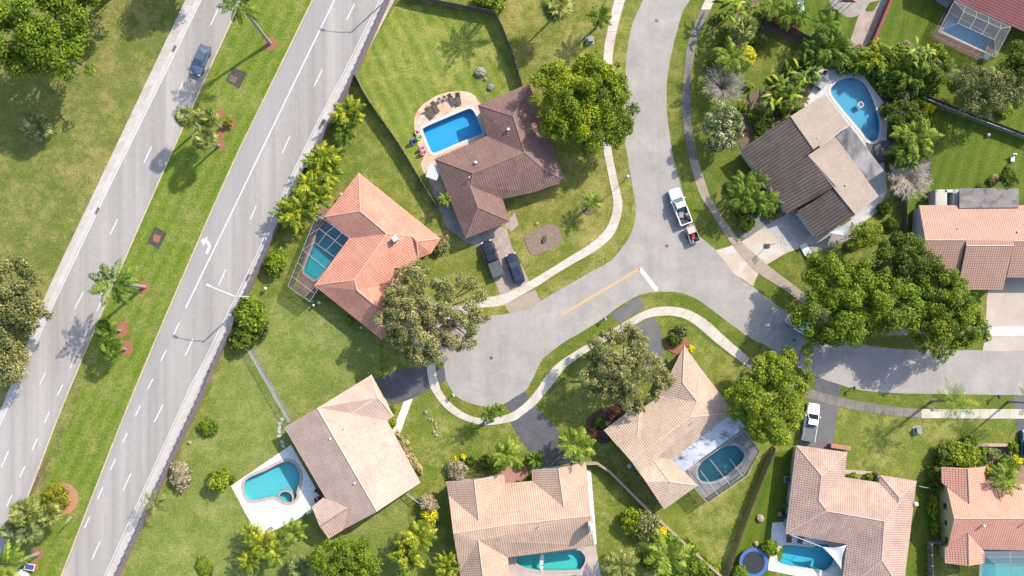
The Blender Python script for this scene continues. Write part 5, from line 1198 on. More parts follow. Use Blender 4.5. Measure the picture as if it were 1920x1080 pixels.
for i, (x, y, r_, lb) in enumerate(((955, 158, .33, 'grey stone at the top of the curved row on the front lawn'), (975, 197, .2, 'second stone of the curved row on the front lawn'), (992, 206, .22, 'third stone of the curved row on the front lawn'), (1010, 226, .24, 'middle stone of the curved row on the front lawn'), (1016, 246, .2, 'stone just below the middle of the curved row'), (1000, 270, .26, 'second stone from the bottom of the curved row'), (1015, 289, .24, 'lowest stone of the curved row on the front lawn'))):
    rock(*T('J', x, y), r_, lb, rock_t if i else rock_m, n=2)
for x, y, lb in ((147, 198, 'stepping stone nearest the pale metal fence'), (135, 222, 'second stepping stone from the fence end'), (133, 246, 'third stepping stone from the fence end'), (131, 268, 'middle stepping stone by the beige house'), (132, 293, 'stepping stone just below the middle one'), (147, 325, 'second stepping stone from the pool end'), (153, 349, 'stepping stone nearest the turquoise pool')):
    c = P(*T('J', x, y), 0); m = MB(); m.prism([(.34 * math.cos(a) * (1 + .15 * math.sin(3 * a + x)), .26 * math.sin(a)) for a in [i * .5236 for i in range(12)]], 0, .05); free('stepping_stone', m, pad_c, lb, 'stone', (c.x, c.y, .004), x)
rock(*T('K', 1396, 757), .6, 'tan boulder on the bright green strip', rock_t, n=4); rock(*T('K', 1373, 897), .42, 'small tan boulder above the trampoline', rock_t, n=2); rock(*T('G', 140, 178), .3, 'pale stone on the lawn above the mulch bed', rock_t)
rock(*T('G', 180, 268), .4, 'dark plant stump in the mulch bed of the front lawn', simple('dark_stump', (.07, .075, .04), (.12, .12, .06), 4, .9), (1.9, .6, .6), 5)
rock(*T('I', 1066, 330), .3, 'pale stone on the lawn beside the highway fence', rock_t, n=2)
# awning at the brown house, trampoline, kayak and the rest
c = P(813, 322, 2.3); t = thing('awning', 'white ribbed awning at the left corner of the brown roof', 'awning', (c.x, c.y, 0), math.atan2(-42, -15)); m = MB()
for k in range(6): m.box((0, -.75 + .3 * k, 2.3 + .02 * (k % 2)), (2.2, .27, .05))
m.build('roof_sheet', vent_white, t); 
for x, y in ((-1, -.8), (1, -.8), (-1, .8), (1, .8)): m = MB(); m.bar((x, y, 0), (x, y, 2.27), .04); m.build('post', vent_white, t)
c = P(1413, 1055, .8); t = thing('trampoline', 'round trampoline with bright blue rim on the bright green strip', 'trampoline', (c.x, c.y, 0)); m = MB(); m.disc((0, 0, .78), 1.75, .02, 32); m.build('mat', simple('trampoline_mat', (.012, .013, .016), (.03, .03, .033), 3, .6), t)
m = MB(); n = 32
for i in range(n):
    a, b = 6.2832 * i / n, 6.2832 * (i + 1) / n; q = [(r_ * math.cos(s_), r_ * math.sin(s_), .83) for r_, s_ in ((1.7, a), (2.2, a), (2.2, b), (1.7, b))]; m.add(q + [(x, y, .76) for x, y, z in q], [(0, 1, 2, 3), (1, 5, 6, 2), (3, 7, 4, 0)])
m.build('rim_pad', simple('blue_vinyl', (.06, .16, .42), (.08, .2, .48), 2, .4), t)
for i in range(6):
    a = i * 1.0472; m = MB(); m.bar((2.15 * math.cos(a), 2.15 * math.sin(a), 0), (2.15 * math.cos(a), 2.15 * math.sin(a), .76), .035); m.build('leg', galv, t)
    m = MB(); m.bar((2.2 * math.cos(a + .3), 2.2 * math.sin(a + .3), 0), (2.2 * math.cos(a + .3), 2.2 * math.sin(a + .3), 2.4), .025); m.build('pole', black_pl, t)
m = MB(); n = 14; rings = []
for i in range(n + 1):
    x = -1.45 + 2.9 * i / n; w_ = .36 * (1 - (abs(x) / 1.47) ** 2.2) + .01; rings.append([(x, -w_, .24 + .1 * (x / 1.4) ** 2), (x, -w_ * .7, .02), (x, 0, -.03), (x, w_ * .7, .02), (x, w_, .24 + .1 * (x / 1.4) ** 2)])
loft(m, rings); m.add([(r_[0][0], r_[0][1], r_[0][2]) for r_ in rings] + [r_[4] for r_ in rings], [(i, i + 1, n + 2 + i, n + 1 + i) for i in range(n) if not 4 <= i <= 8])
m.add([(-.55, -.25, .12), (.45, -.25, .12), (.45, .25, .12), (-.55, .25, .12)], [(0, 1, 2, 3)])
c = P(1016, 1053, 0); free('kayak', m, simple('kayak_white', (.76, .78, .74), (.68, .72, .68), 2, .4), 'white kayak floating across the long green pool', 'kayak', (c.x, c.y, -.10), 1.5)
m = MB(); m.box((0, 0, .06), (1.5, .25, .1)); 
def floatsq():
    c = P(1614, 196, 0); t = thing('pool_float', 'small square white framed float on the bean shaped pool', 'pool float', (c.x, c.y, -.12), .55); m = MB()
    for a in range(4): m.box((.36 * math.cos(a * 1.5708), .36 * math.sin(a * 1.5708), .06), (.1, .82, .14), a * 1.5708)
    m.build('frame', vent_white, t); m = MB(); m.box((0, 0, .04), (.62, .62, .06)); m.build('centre', black_pl, t)
floatsq()
c = P(1512, 470, .3); t = thing('mattress', 'white slab mattress lying on the grass edge by the concrete driveway', 'mattress', (c.x, c.y, 0), math.atan2(-70, 35)); m = MB(); m.box((0, 0, .16), (2.35, 1.15, .26)); o = m.build('mattress_body', simple('bright_white', (.80, .80, .80), (.75, .75, .76), 2, .7), t); md = o.modifiers.new('bevel', 'BEVEL'); md.width = .06; md.segments = 2
m = MB(); m.bar((.25, 0, .285), (.25, 0, .30), .34, n=24); m.build('round_inset', simple('dull_white', (.55, .57, .62), (.5, .52, .57), 2, .6), t)
m = MB(); m.bar((0, 0, 0), (0, 0, .4), .35, .5, 18); c = P(1590, 463, .3); free('tub', m, simple('magenta_plastic', (.55, .01, .22), (.45, .01, .18), 3, .4), 'magenta plastic tub under the tree by the shade sail', 'tub', (c.x, c.y, .02))
m = MB(); m.ball((0, 0, .3), .3, (1, 1, 1), 14, 10); c = P(1853, 253, .3); free('ball', m, simple('pale_pink', (.7, .45, .5), (.6, .38, .43), 3, .4), 'pale pink ball at the foot of the white railed fence', 'ball', (c.x, c.y, 0), smooth=True)
c = P(1900, 297, .5); t = thing('lawn_chair', 'white lawn chair standing alone on the right hand lawn', 'chair', (c.x, c.y, 0), 1.5); m = MB(); m.box((0, 0, .35), (.9, .55, .06)); m.build('seat', vent_white, t); m = MB(); m.box((.5, 0, .65), (.08, .55, .7), M=Matrix.Rotation(R(20), 3, 'Y')); m.build('backrest', vent_white, t)
for x in (-.35, .35):
    for y in (-.22, .22): m = MB(); m.bar((x, y, 0), (x, y, .34), .03); m.build('leg', vent_white, t)
for (x, y), lb in ((T('D', 178, 18), 'pale blue garden chair at the top edge of the walled lawn'), (T('D', 188, 38), 'white garden chair just below the pale blue one')):
    lounger(x, y, -10, -60, lb, simple('pale_blue_sling', (.55, .68, .74), (.5, .62, .68), 4, .6) if 'pale blue' in lb else vent_white, l=1.4)
lounger(*T('J', 352, 605), -40, -30, 'dark lounger by the lower left eave of the beige roof', black_pl, l=1.1); lounger(*T('J', 350, 648), -60, 30, 'dark lounger beside the hipped corner of the beige roof', black_pl, l=1.1)
lounger(*T('L', 120, 866), 0, -60, 'left brown lounger under the shade sail rope', tan_br, l=1.3); lounger(*T('L', 186, 872), 20, -60, 'right brown lounger under the shade sail rope', tan_br, l=1.3)
m = MB(); m.bar((0, 0, 0), (0, 0, .5), .16, .09, 10).ball((0, 0, .75), .17, (1, .8, 1.5), 10, 8).ball((0, 0, 1.12), .12).bar((0, .1, .9), (.15, .32, .62), .05).bar((0, -.1, .9), (.15, -.32, .62), .05); c = P(*T('J', 275, 735), .5); free('statue', m, simple('dark_bronze', (.10, .08, .07), (.07, .05, .05), 4, .5), 'small dark statue on the edge of the white pool deck', 'statue', (c.x, c.y, .03))
def sail(label, pts, zs):
    q = [P(*p, z) for p, z in zip(pts, zs)]; c_ = sum(q, Vector()) / 3; t = thing('shade_sail', label, 'shade sail', (c_.x, c_.y, 0)); m = MB(); n = 12
    idx = {}; vs = []
    for i in range(n + 1):
        for j in range(n + 1 - i):
            a, b = i / n, j / n; c = 1 - a - b; p = q[0] * c + q[1] * a + q[2] * b
            k = 4 * (a * b * (1 - c) + b * c * (1 - a) + a * c * (1 - b)) if min(a, b, c) < 1e-6 else 0
            sag = 27 * a * b * c * .25; p = p - Vector((0, 0, sag)); ctr = c_; e_ = max(a * b, b * c, a * c) * 4 * max(0, 1 - 4 * min(a, b, c)); p = p + (ctr - p) * (.24 * e_); idx[i, j] = len(vs); vs.append(p)
    fs = []
    for i in range(n):
        for j in range(n - i):
            fs.append((idx[i, j], idx[i + 1, j], idx[i, j + 1]))
            if i + j < n - 1: fs.append((idx[i + 1, j], idx[i + 1, j + 1], idx[i, j + 1]))
    m.add(vs, fs); o = m.build('cloth', simple('sail_white', (.74, .74, .75), (.68, .68, .7), 2, .8), t, smooth=True, world=True); sm = o.modifiers.new('solid', 'SOLIDIFY'); sm.thickness = .02
    for p in q: m = MB(); m.bar((p.x, p.y, 0), p, .05); m.build('post', vent_grey, t, world=True)
    return t
sail('white triangular shade sail hooked over the turquoise pool', [T('L', 300, 915), T('L', 442, 905), T('L', 412, 1045)], (2.6, 2.9, 2.5))
sail('white triangular shade sail beside the garage of the dark ribbed roof', [T('H', 330, 232), T('H', 482, 148), T('H', 440, 262)], (2.2, 2.6, 2.1))
m = MB(); a, b = P(*T('L', 118, 845), 2.6), P(*T('L', 300, 915), 2.6); m.bar(a, b, .04); tag(m.build('rope', vent_white, centre=True), 'white rope from the eave to the shade sail over the pool', 'rope')
for q, col, lb in ((T('L', 95, 682), (.02, .22, .22), 'teal bin against the wall of the rose roofed house'), (T('L', 88, 742), (.02, .05, .32), 'blue bin against the wall of the rose roofed house'), (T('L', 62, 730), (.42, .2, .15), 'terracotta planter left of the blue bin')):
    c = P(*q, .5); t = thing('bin' if 'bin' in lb else 'planter', lb, 'bin' if 'bin' in lb else 'planter', (c.x, c.y, 0)); m = MB(); m.box((0, 0, .45), (.5, .5, .9), top=1.15); m.build('body', simple(lb[:8].strip().replace(' ', '_') + '_plastic', col, tuple(x * .8 for x in col), 3, .5), t); m = MB(); m.box((0, 0, .93), (.6, .6, .07)); m.build('lid' if 'bin' in lb else 'rim', simple(lb[:8].strip().replace(' ', '_') + '_lid', tuple(x * .8 for x in col), None, 3, .5), t)
c = P(*T('L', 105, 535), .5); t = thing('air_conditioner', 'grey air conditioner by the left wall of the rose roofed house', 'air conditioner', (c.x, c.y, 0)); m = MB(); m.box((0, 0, .42), (.95, .95, .8)); m.build('casing', vent_grey, t); m = MB(); m.disc((0, 0, .82), .36, .03, 18); m.build('fan_grille', black_pl, t)
c = P(1849, 107, .5); t = thing('patio_table', 'teal round table in the corner of the arched cage', 'table', (c.x, c.y, .03)); m = MB(); m.disc((0, 0, .7), .5, .05, 18); m.build('tabletop', simple('teal_plastic', (.02, .33, .28), (.03, .38, .32), 3, .4), t); m = MB(); m.bar((0, 0, 0), (0, 0, .7), .06); m.build('pedestal', vent_grey, t)
c = P(1456, 513, .6); t = thing('basketball_hoop', 'thin basketball hoop standing on the concrete driveway', 'basketball hoop', *[(P(1438, 461, 0).x, P(1438, 461, 0).y, .02)]); m = MB(); m.box((0, 0, .1), (.8, .6, .2)); m.build('base', black_pl, t); m = MB(); m.bar((0, 0, .2), (.35, .1, 2.9), .05); m.build('pole', vent_grey, t); m = MB(); m.box((.8, .2, 2.9), (.05, 1.1, .7), .3); m.build('backboard', screen_mat('clear_board', (.7, .7, .72), .4), t)
m = MB(); 
for i in range(14):
    a, b = i * .4488, (i + 1) * .4488; m.bar((1.08 + .22 * math.cos(a), .28 + .22 * math.sin(a), 2.7), (1.08 + .22 * math.cos(b), .28 + .22 * math.sin(b), 2.7), .02)
m.build('rim', rust, t)
m = MB(); m.box((0, 0, .35), (1.5, 1.5, .7)); c = P(1537, 153, .3); t = thing('hot_tub', 'square grey hot tub on the pale deck beside the bean shaped pool', 'hot tub', (c.x, c.y, .03), .9); m = MB(); m.box((0, 0, .35), (1.9, 1.9, .7)); m.build('tub_body', vent_grey, t); m = MB(); m.box((0, 0, .72), (1.95, 1.95, .06)); m.build('cover', simple('grey_cover', (.42, .40, .42), (.34, .33, .34), 2, .7), t)
chair(1546, 137, 1.2, 'black chair at the top of the bean pool deck', black_pl); chair(1573, 136, 1.8, 'dark chair right of the black one on the bean pool deck', black_pl)
# ------------------------------------------------------------------ vegetation
def mesh_np(name, v, f, mats, tone=None):
    me = bpy.data.meshes.new(name); n = f.shape[1]
    me.vertices.add(len(v)); me.vertices.foreach_set('co', v.astype(np.float32).ravel())
    me.loops.add(f.size); me.loops.foreach_set('vertex_index', f.astype(np.int32).ravel())
    me.polygons.add(len(f)); me.polygons.foreach_set('loop_start', np.arange(0, f.size, n, dtype=np.int32)); me.polygons.foreach_set('loop_total', np.full(len(f), n, dtype=np.int32))
    me.update(calc_edges=True)
    if tone is not None:
        at = me.attributes.new('sprig', 'FLOAT', 'FACE'); at.data.foreach_set('value', tone.astype(np.float32))
    for m in mats if isinstance(mats, (list, tuple)) else [mats]: me.materials.append(m)
    return me
def unit(a): return a / np.maximum(np.linalg.norm(a, axis=1, keepdims=True), 1e-9)
def leaves(p, nrm, size, asp, g, fold=.25):
    """diamond leaf sprays at points p facing nrm"""
    n = len(p); r = unit(g.normal(size=(n, 3))); t = unit(np.cross(nrm, r)); b = np.cross(nrm, t); s = size[:, None]
    v = np.stack([p - t * s, p - b * s * asp + nrm * s * fold, p + t * s - nrm * s * fold * .6, p + b * s * asp + nrm * s * fold], 1).reshape(-1, 3)
    f = np.arange(n * 4).reshape(n, 4); return v, f
def crown_mesh(name, rx, ry, rz, ncl, cr_, nleaf, ls, seed, mat, up=.55, low=-.35, lump=.22, hole=.0, inner=.25, asp=.55):
    g = np.random.default_rng(seed)
    d = unit(g.normal(size=(ncl * 4, 3))); d = d[d[:, 2] > low][:ncl]
    ph = g.uniform(0, 6.28, 4); az = np.arctan2(d[:, 1], d[:, 0])
    om = 1 + lump * (.6 * np.sin(2 * az + ph[0]) + .6 * np.sin(3 * az + ph[1]) + .5 * np.sin(5 * az + ph[2]))
    rad = np.where(g.random(len(d)) < inner, g.uniform(.2, .7, len(d)), g.uniform(.74, 1.0, len(d))) * om
    c = d * rad[:, None] * np.array([rx - cr_ * .6, ry - cr_ * .6, rz - cr_ * .5])
    keep = np.ones(len(d), bool)                                 # gaps through which limbs and ground show
    for hd in unit(g.normal(size=(4, 3)) + np.array([0, 0, .5])): keep &= ~((d @ hd > .974) & (rad > .5))
    keep |= np.arange(len(d)) < 6
    d, rad, c = d[keep], rad[keep], c[keep]
    cs = cr_ * g.uniform(.5, 1.25, len(d))
    # a few sprigs reach beyond the outline
    far_ = g.random(len(d)) < .10; c[far_] *= np.array([1.09, 1.09, 1.0]); cs[far_] *= .6
    k = g.choice(len(d), nleaf, p=cs ** 2 / (cs ** 2).sum())
    q = unit(g.normal(size=(nleaf, 3))); q[:, 2] = np.where(q[:, 2] < -.55, -q[:, 2], q[:, 2])
    rr = .4 + .68 * g.random(nleaf) ** .7
    p = c[k] + q * (cs[k] * rr)[:, None] * np.array([1, 1, .8])
    nrm = unit(q * .8 + np.array([0, 0, up]) + g.normal(size=(nleaf, 3)) * .5)
    v, f = leaves(p, nrm, ls * g.uniform(.5, 1.45, nleaf), asp, g)
    tone = np.clip(g.random(len(d))[k] * .7 + .35 * (rr - .4) / .68 + g.uniform(-.1, .1, nleaf), 0, 1)
    return mesh_np(name, v, f, mat, tone), c
bark = simple('tree_bark', (.20, .15, .11), (.12, .09, .07), 4, .95, sc=(1, 1, .25), c3=(.3, .25, .2), scale2=9)
bark_pale = simple('pale_bark', (.40, .36, .31), (.28, .25, .21), 4, .9, sc=(1, 1, .25))
LM = {
 'yel': leaf_mat('leaf_yellow_green', (.028, .058, .005), (.100, .145, .006), (.240, .262, .010), .25),
 'green': leaf_mat('leaf_mid_green', (.022, .052, .005), (.062, .105, .007), (.185, .212, .014), .25),
 'dark': leaf_mat('leaf_deep_green', (.014, .036, .005), (.040, .072, .007), (.125, .150, .013), .25),
 'olive': leaf_mat('leaf_olive', (.030, .042, .012), (.085, .095, .026), (.240, .225, .080), .22),
 'olive2': leaf_mat('leaf_grey_olive', (.028, .040, .010), (.085, .095, .024), (.230, .215, .070), .22, extra=(.24, .225, .10)),
 'bright': leaf_mat('leaf_bright', (.028, .062, .005), (.082, .128, .007), (.165, .208, .014), .25),
 'lime': leaf_mat('leaf_lime', (.040, .075, .006), (.120, .160, .009), (.215, .248, .020), .25),
 'yellow': leaf_mat('leaf_yellow', (.16, .17, .010), (.40, .35, .012), (.60, .48, .02), .25),
 'cream': leaf_mat('leaf_cream_flower', (.020, .055, .012), (.050, .095, .025), (.12, .15, .05), .2, extra=(.50, .42, .24), patch=.35),
 'pinkfl': leaf_mat('leaf_pink_flower', (.06, .075, .03), (.15, .15, .07), (.28, .23, .14), .2, extra=(.30, .20, .14)),
 'red': leaf_mat('leaf_red', (.10, .05, .015), (.25, .06, .02), (.36, .12, .03), .2),
 'darkred': leaf_mat('leaf_dark_red', (.045, .022, .012), (.11, .045, .022), (.19, .085, .04), .2),
 'straw': leaf_mat('dry_straw', (.22, .18, .12), (.36, .31, .22), (.50, .45, .35), .15),
 'orangeb': leaf_mat('leaf_orange_green', (.06, .085, .008), (.125, .135, .010), (.23, .185, .015), .25),
 'brown': leaf_mat('leaf_brownish', (.09, .085, .03), (.2, .16, .06), (.30, .22, .09), .2),
 'palm': leaf_mat('palm_green', (.022, .052, .006), (.058, .105, .010), (.150, .190, .022), .25),
 'palmy': leaf_mat('palm_yellowing', (.030, .065, .006), (.105, .145, .010), (.34, .315, .020), .25, patch=.3),
 'palmb': leaf_mat('palm_bright', (.035, .075, .008), (.095, .145, .014), (.230, .260, .032), .25),
 'sabal': leaf_mat('fan_palm_green', (.040, .060, .012), (.115, .130, .028), (.280, .270, .075), .22),
 'sabalp': leaf_mat('fan_palm_grey', (.045, .068, .020), (.115, .140, .048), (.240, .250, .100), .22),
 'banana': leaf_mat('banana_green', (.025, .058, .005), (.085, .135, .008), (.250, .285, .018), .3),
}
def tree(label, cx, cy, rx, ry, h, pal, seed, ncl=90, clr=1.25, dens=250, ls=.27, name='tree', group=None, lump=.24, bk=None, zc=.62, limbs=9, up=.55, inner=.25, cat='tree'):
    """cx,cy,rx,ry: the crown in photo pixels"""
    c = P(cx, cy, h * zc); k = (HC - h * zc) / HC / PXM; RX, RY = rx * k, ry * k
    t = thing(name, label, cat, (c.x, c.y, 0), group=group)
    rz = h * .36
    me, cl = crown_mesh('crown', RX, RY, rz, int(ncl * 1.5), clr * .85, int(dens * 2.6 * RX * RY), ls * .6, seed, LM[pal], up, lump=lump, inner=inner)
    o = link('crown', me, t); o.location = (0, 0, h * zc)
    m = MB(); rd = random.Random(seed); z0 = h * .32; tr = .035 * h
    m.tube([(0, 0, -.05), (.05 * h * rd.uniform(-1, 1) * .3, .05 * h * rd.uniform(-1, 1) * .3, z0 * .6), (0, 0, z0)], [tr * 1.25, tr, tr * .9], 9)
    idx = sorted(range(len(cl)), key=lambda i: -math.hypot(cl[i][0], cl[i][1]) + rd.uniform(-1, 1) * 2)[:limbs]
    for i in idx:
        e_ = Vector(cl[i]) + Vector((0, 0, h * zc)); mid = Vector((e_.x * .45, e_.y * .45, z0 + (e_.z - z0) * .62)) + Vector((rd.uniform(-.4, .4), rd.uniform(-.4, .4), 0))
        m.tube([(0, 0, z0 * .9), mid, e_], [tr * .6, tr * .36, tr * .1], 6)
        for q in range(2):
            s = mid.lerp(e_, rd.uniform(.2, .7)); m.bar(s, s + Vector((rd.uniform(-1.6, 1.6), rd.uniform(-1.6, 1.6), rd.uniform(.2, 1.2))), tr * .2, tr * .05, 5)
    m.build('trunk', bk or bark, t)
    return t
TN = []
# fronds --------------------------------------------------------------
def frond_pinnate(g, az, el, L, droop, ll, wd, seg=11, start=.12):
    V, Q = [], []; p = np.zeros(3); e_ = el; step = L / seg; side0 = np.array([-math.sin(az), math.cos(az), 0])
    for i in range(seg + 1):
        d = np.array([math.cos(az) * math.cos(e_), math.sin(az) * math.cos(e_), math.sin(e_)])
        t = i / seg
        if t >= start:
            w_ = ll * (math.sin(math.pi * (.16 + .80 * t)) ** .8)
            up = np.cross(side0, d) * -1
            for s in (-1, 1):
                for sub in (0, .5):
                    b = p + d * step * sub; dr = unit((side0 * s * .85 + d * .55 + np.array([0, 0, -.28]) + g.normal(size=3) * .12)[None])[0]
                    tip = b + dr * w_ * g.uniform(.8, 1.1) + np.array([0, 0, -.22 * w_]); md = b + dr * w_ * .5
                    cw = d * wd
                    k = len(V); V += [b, md - cw, tip, md + cw]; Q.append((k, k + 1, k + 2, k + 3))
        k = len(V); q = p + d * step; r_ = .035 * (1 - .7 * t) + .012
        V += [p - side0 * r_, p + side0 * r_, q + side0 * r_, q - side0 * r_]; Q.append((k, k + 1, k + 2, k + 3))
        p = p + d * step; e_ -= droop * (.5 + 1.0 * t) / seg
    return V, Q
def gather(parts):
    V, Q, b = [], [], 0; TN.clear(); rt = random.Random(len(parts))
    for v, q in parts:
        tn = rt.uniform(0, 1); TN.extend(min(1, max(0, tn + rt.uniform(-.15, .15))) for _ in q)
        V += list(v); Q += [tuple(i + b for i in x) for x in q]; b += len(v)
    return np.array(V), np.array(Q)
def palm_crown(seed, nf=17, L=2.7, ll=.75, wd=.06, droop=1.35, els=(1.25, -.25), spread=0, seg=11):
    g = np.random.default_rng(seed); parts = []
    for i in range(nf):
        az = i * 2.39996 + g.uniform(-.25, .25); el = els[0] + (els[1] - els[0]) * (i / max(1, nf - 1)) ** .8
        v, q = frond_pinnate(g, az, el + g.uniform(-.1, .1), L * g.uniform(.85, 1.1), droop * g.uniform(.8, 1.2), ll, wd, seg)
        v = np.array(v)
        if spread: v = v + np.array([g.uniform(-spread, spread), g.uniform(-spread, spread), g.uniform(-.3, .1)])
        parts.append((v, q))
    return gather(parts)
def fan_crown(seed, nf=34, pet=.85, fl=.85, blades=11, wd=.075):
    g = np.random.default_rng(seed); parts = []
    for i in range(nf):
        az = i * 2.39996 + g.uniform(-.2, .2); sz = 1 - 1.45 * (i + .5) / nf
        el = math.asin(max(-.6, min(.98, sz)))
        d = np.array([math.cos(az) * math.cos(el), math.sin(az) * math.cos(el), math.sin(el)]); side = np.array([-math.sin(az), math.cos(az), 0]); up = np.cross(d, side) * -1
        V, Q = [], []; c = d * pet * g.uniform(.8, 1.1) + np.array([0, 0, -.1]); r_ = .02
        V += [-side * r_, side * r_, c + side * r_, c - side * r_]; Q.append((0, 1, 2, 3))
        tilt = unit((up * .25 + d)[None])[0]
        for b in range(blades):
            a = (b / (blades - 1) - .5) * 3.5; dr = tilt * math.cos(a) + side * math.sin(a); l = fl * g.uniform(.85, 1.1) * (1 - .18 * abs(a) / 1.75)
            perp = -tilt * math.sin(a) + side * math.cos(a); m1 = c + dr * l * .55 + up * .06; tip = c + dr * l + np.array([0, 0, -.22 * l])
            k = len(V); V += [c, m1 - perp * wd, tip, m1 + perp * wd]; Q.append((k, k + 1, k + 2, k + 3))
        parts.append((np.array(V), Q))
    return gather(parts)
def banana_crown(seed, nf=34, L=1.9, wid=.15, spread=1.15):
    g = np.random.default_rng(seed); parts = []
    for i in range(nf):
        az = i * 2.39996 + g.uniform(-.4, .4); e_ = g.uniform(.5, 1.35); p = np.array([g.uniform(-spread, spread), g.uniform(-spread, spread), g.uniform(.2, 1.0)]); side = np.array([-math.sin(az), math.cos(az), 0]); V, Q = [], []; n = 8; l = L * g.uniform(.75, 1.15)
        for k in range(n + 1):
            t = k / n; d = np.array([math.cos(az) * math.cos(e_), math.sin(az) * math.cos(e_), math.sin(e_)]); w_ = wid * max(.06, math.sin(math.pi * min(1, max(0, (t - .2) / .8))) ** .6 if t > .2 else .1)
            up = np.cross(d, side) * -1
            V += [p - side * w_ + up * w_ * .25, p.copy(), p + side * w_ + up * w_ * .25]; p = p + d * l / n; e_ -= .26
            if k: b = (k - 1) * 3; Q += [(b, b + 1, b + 4, b + 3), (b + 1, b + 2, b + 5, b + 4)]
        parts.append((np.array(V), Q))
    return gather(parts)
CACHE = {}
def veg_mesh(kind, var):
    if (kind, var) in CACHE: return CACHE[kind, var]
    s = 100 + var * 17
    if kind == 'palm': v, q = palm_crown(s, 17, 2.7, .8, .085)
    elif kind == 'royal': v, q = palm_crown(s, 15, 3.6, .95, .10, 1.25, (1.2, -.15))
    elif kind == 'wispy': v, q = palm_crown(s, 13, 3.0, .8, .04, 1.5, (1.1, 0))
    elif kind == 'fan': v, q = fan_crown(s)
    elif kind == 'areca': v, q = palm_crown(s, 42, 2.3, .62, .085, 1.5, (1.35, .5), .75, 9)
    elif kind == 'banana': v, q = banana_crown(s)
    elif kind == 'cycad': v, q = palm_crown(s, 26, 1.15, .28, .05, .9, (1.2, .05), 0, 8)
    CACHE[kind, var] = mesh_np('crown', v, q, LM['palm'], np.array(TN)); return CACHE[kind, var]
REACH = {'palm': 2.45, 'royal': 3.2, 'wispy': 2.7, 'fan': 1.65, 'areca': 2.2, 'banana': 2.0, 'cycad': 1.1}
pcount = [0]
def put_mat(o, m):
    o.data.materials[0]
    o.material_slots[0].link = 'OBJECT'; o.material_slots[0].material = m
def palm(label, cx, cy, r, h, pal='palm', kind='palm', base=None, name='palm_tree', group=None, bk=None, tr=.16, cat='palm', stems=1):
    pcount[0] += 1; var = pcount[0] % 3
    top = P(cx, cy, h); b = P(*base, 0) if base else Vector((top.x, top.y, 0)); k = (HC - h) / HC / PXM; sc = r * k / REACH[kind]
    t = thing(name, label, cat, (b.x, b.y, 0), group=group)
    o = link('crown', veg_mesh(kind, var), t); o.location = top - b; o.rotation_euler = (0, 0, pcount[0] * 1.7); o.scale = (sc, sc, sc); put_mat(o, LM[pal])
    if h > .8:
        d = top - b; m = MB(); pts = [Vector((0, 0, -.05))] + [Vector((d.x * f * (1.15 - .15 * f), d.y * f * (1.15 - .15 * f), d.z * f)) for f in (.15, .35, .55, .75, 1.0)]
        m.tube(pts, [tr * 1.5, tr * 1.2, tr * 1.05, tr, tr * .95, tr * .75], 9); m.build('trunk', bk or bark_pale, t)
    return t
BC = {}
def bush_mesh(var, size, tight):
    k_ = (var, size, tight)
    if k_ in BC: return BC[k_]
    r = {0: .8, 1: 1.5, 2: 2.5}[size]; ls = {0: .13, 1: .17, 2: .22}[size]
    n = int({0: 700, 1: 1700, 2: 3300}[size] * (1.2 if tight else 1))
    me, _ = crown_mesh('bush', r, r, r * (.8 if tight else .75), {0: 14, 1: 26, 2: 44}[size] * (2 if tight else 1), r * (.3 if tight else .42), n, ls, 500 + var * 31 + size * 7 + tight, LM['green'], .5, -.2, .05 if tight else .2)
    BC[k_] = me; return me
def bush(label, cx, cy, r, pal='green', h=None, tight=0, name='bush', group=None, cat='bush', ry=None, rot=0):
    pcount[0] += 1; R_ = r / PXM; size = 0 if R_ < 1.1 else 1 if R_ < 2.0 else 2; br = {0: .8, 1: 1.5, 2: 2.5}[size]
    hh = h or R_ * 1.3; c = P(cx, cy, hh * .5)
    o = link(name, bush_mesh(pcount[0] % 3, size, tight), None, (c.x, c.y, hh * .45)); s = R_ / br; o.scale = (s, s * ((ry / r) if ry else 1), hh / (2 * br * .75) * 1.05)
    o.rotation_euler = (0, 0, rot if ry else pcount[0] * 1.3); put_mat(o, LM[pal]); return tag(o, label, cat, group)
def twigs(label, cx, cy, r, h, mat, seed, name='bare_tree', n=70, dense=1.0):
    c = P(cx, cy, h * .7); t = thing(name, label, 'tree', (c.x, c.y, 0)); rd = random.Random(seed); R_ = r / PXM; m = MB(); m.tube([(0, 0, 0), (0, 0, h * .35)], [.13, .09], 7); m.build('trunk', mat, t); m = MB()
    for i in range(n):
        a = rd.uniform(0, 6.28); q = R_ * rd.uniform(.35, 1); e_ = Vector((q * math.cos(a), q * math.sin(a), h * rd.uniform(.65, 1))); md = Vector((e_.x * .4, e_.y * .4, h * .55)); m.tube([(0, 0, h * .33), md, e_], [.05, .03, .012], 4)
        for k in range(int(4 * dense)):
            s = md.lerp(e_, rd.uniform(.2, 1)); m.bar(s, s + Vector((rd.uniform(-1, 1) * .6 + math.cos(a) * .3, rd.uniform(-1, 1) * .6 + math.sin(a) * .3, rd.uniform(-.1, .5))), .022, .012, 3)
    m.build('branches', mat, t); return t
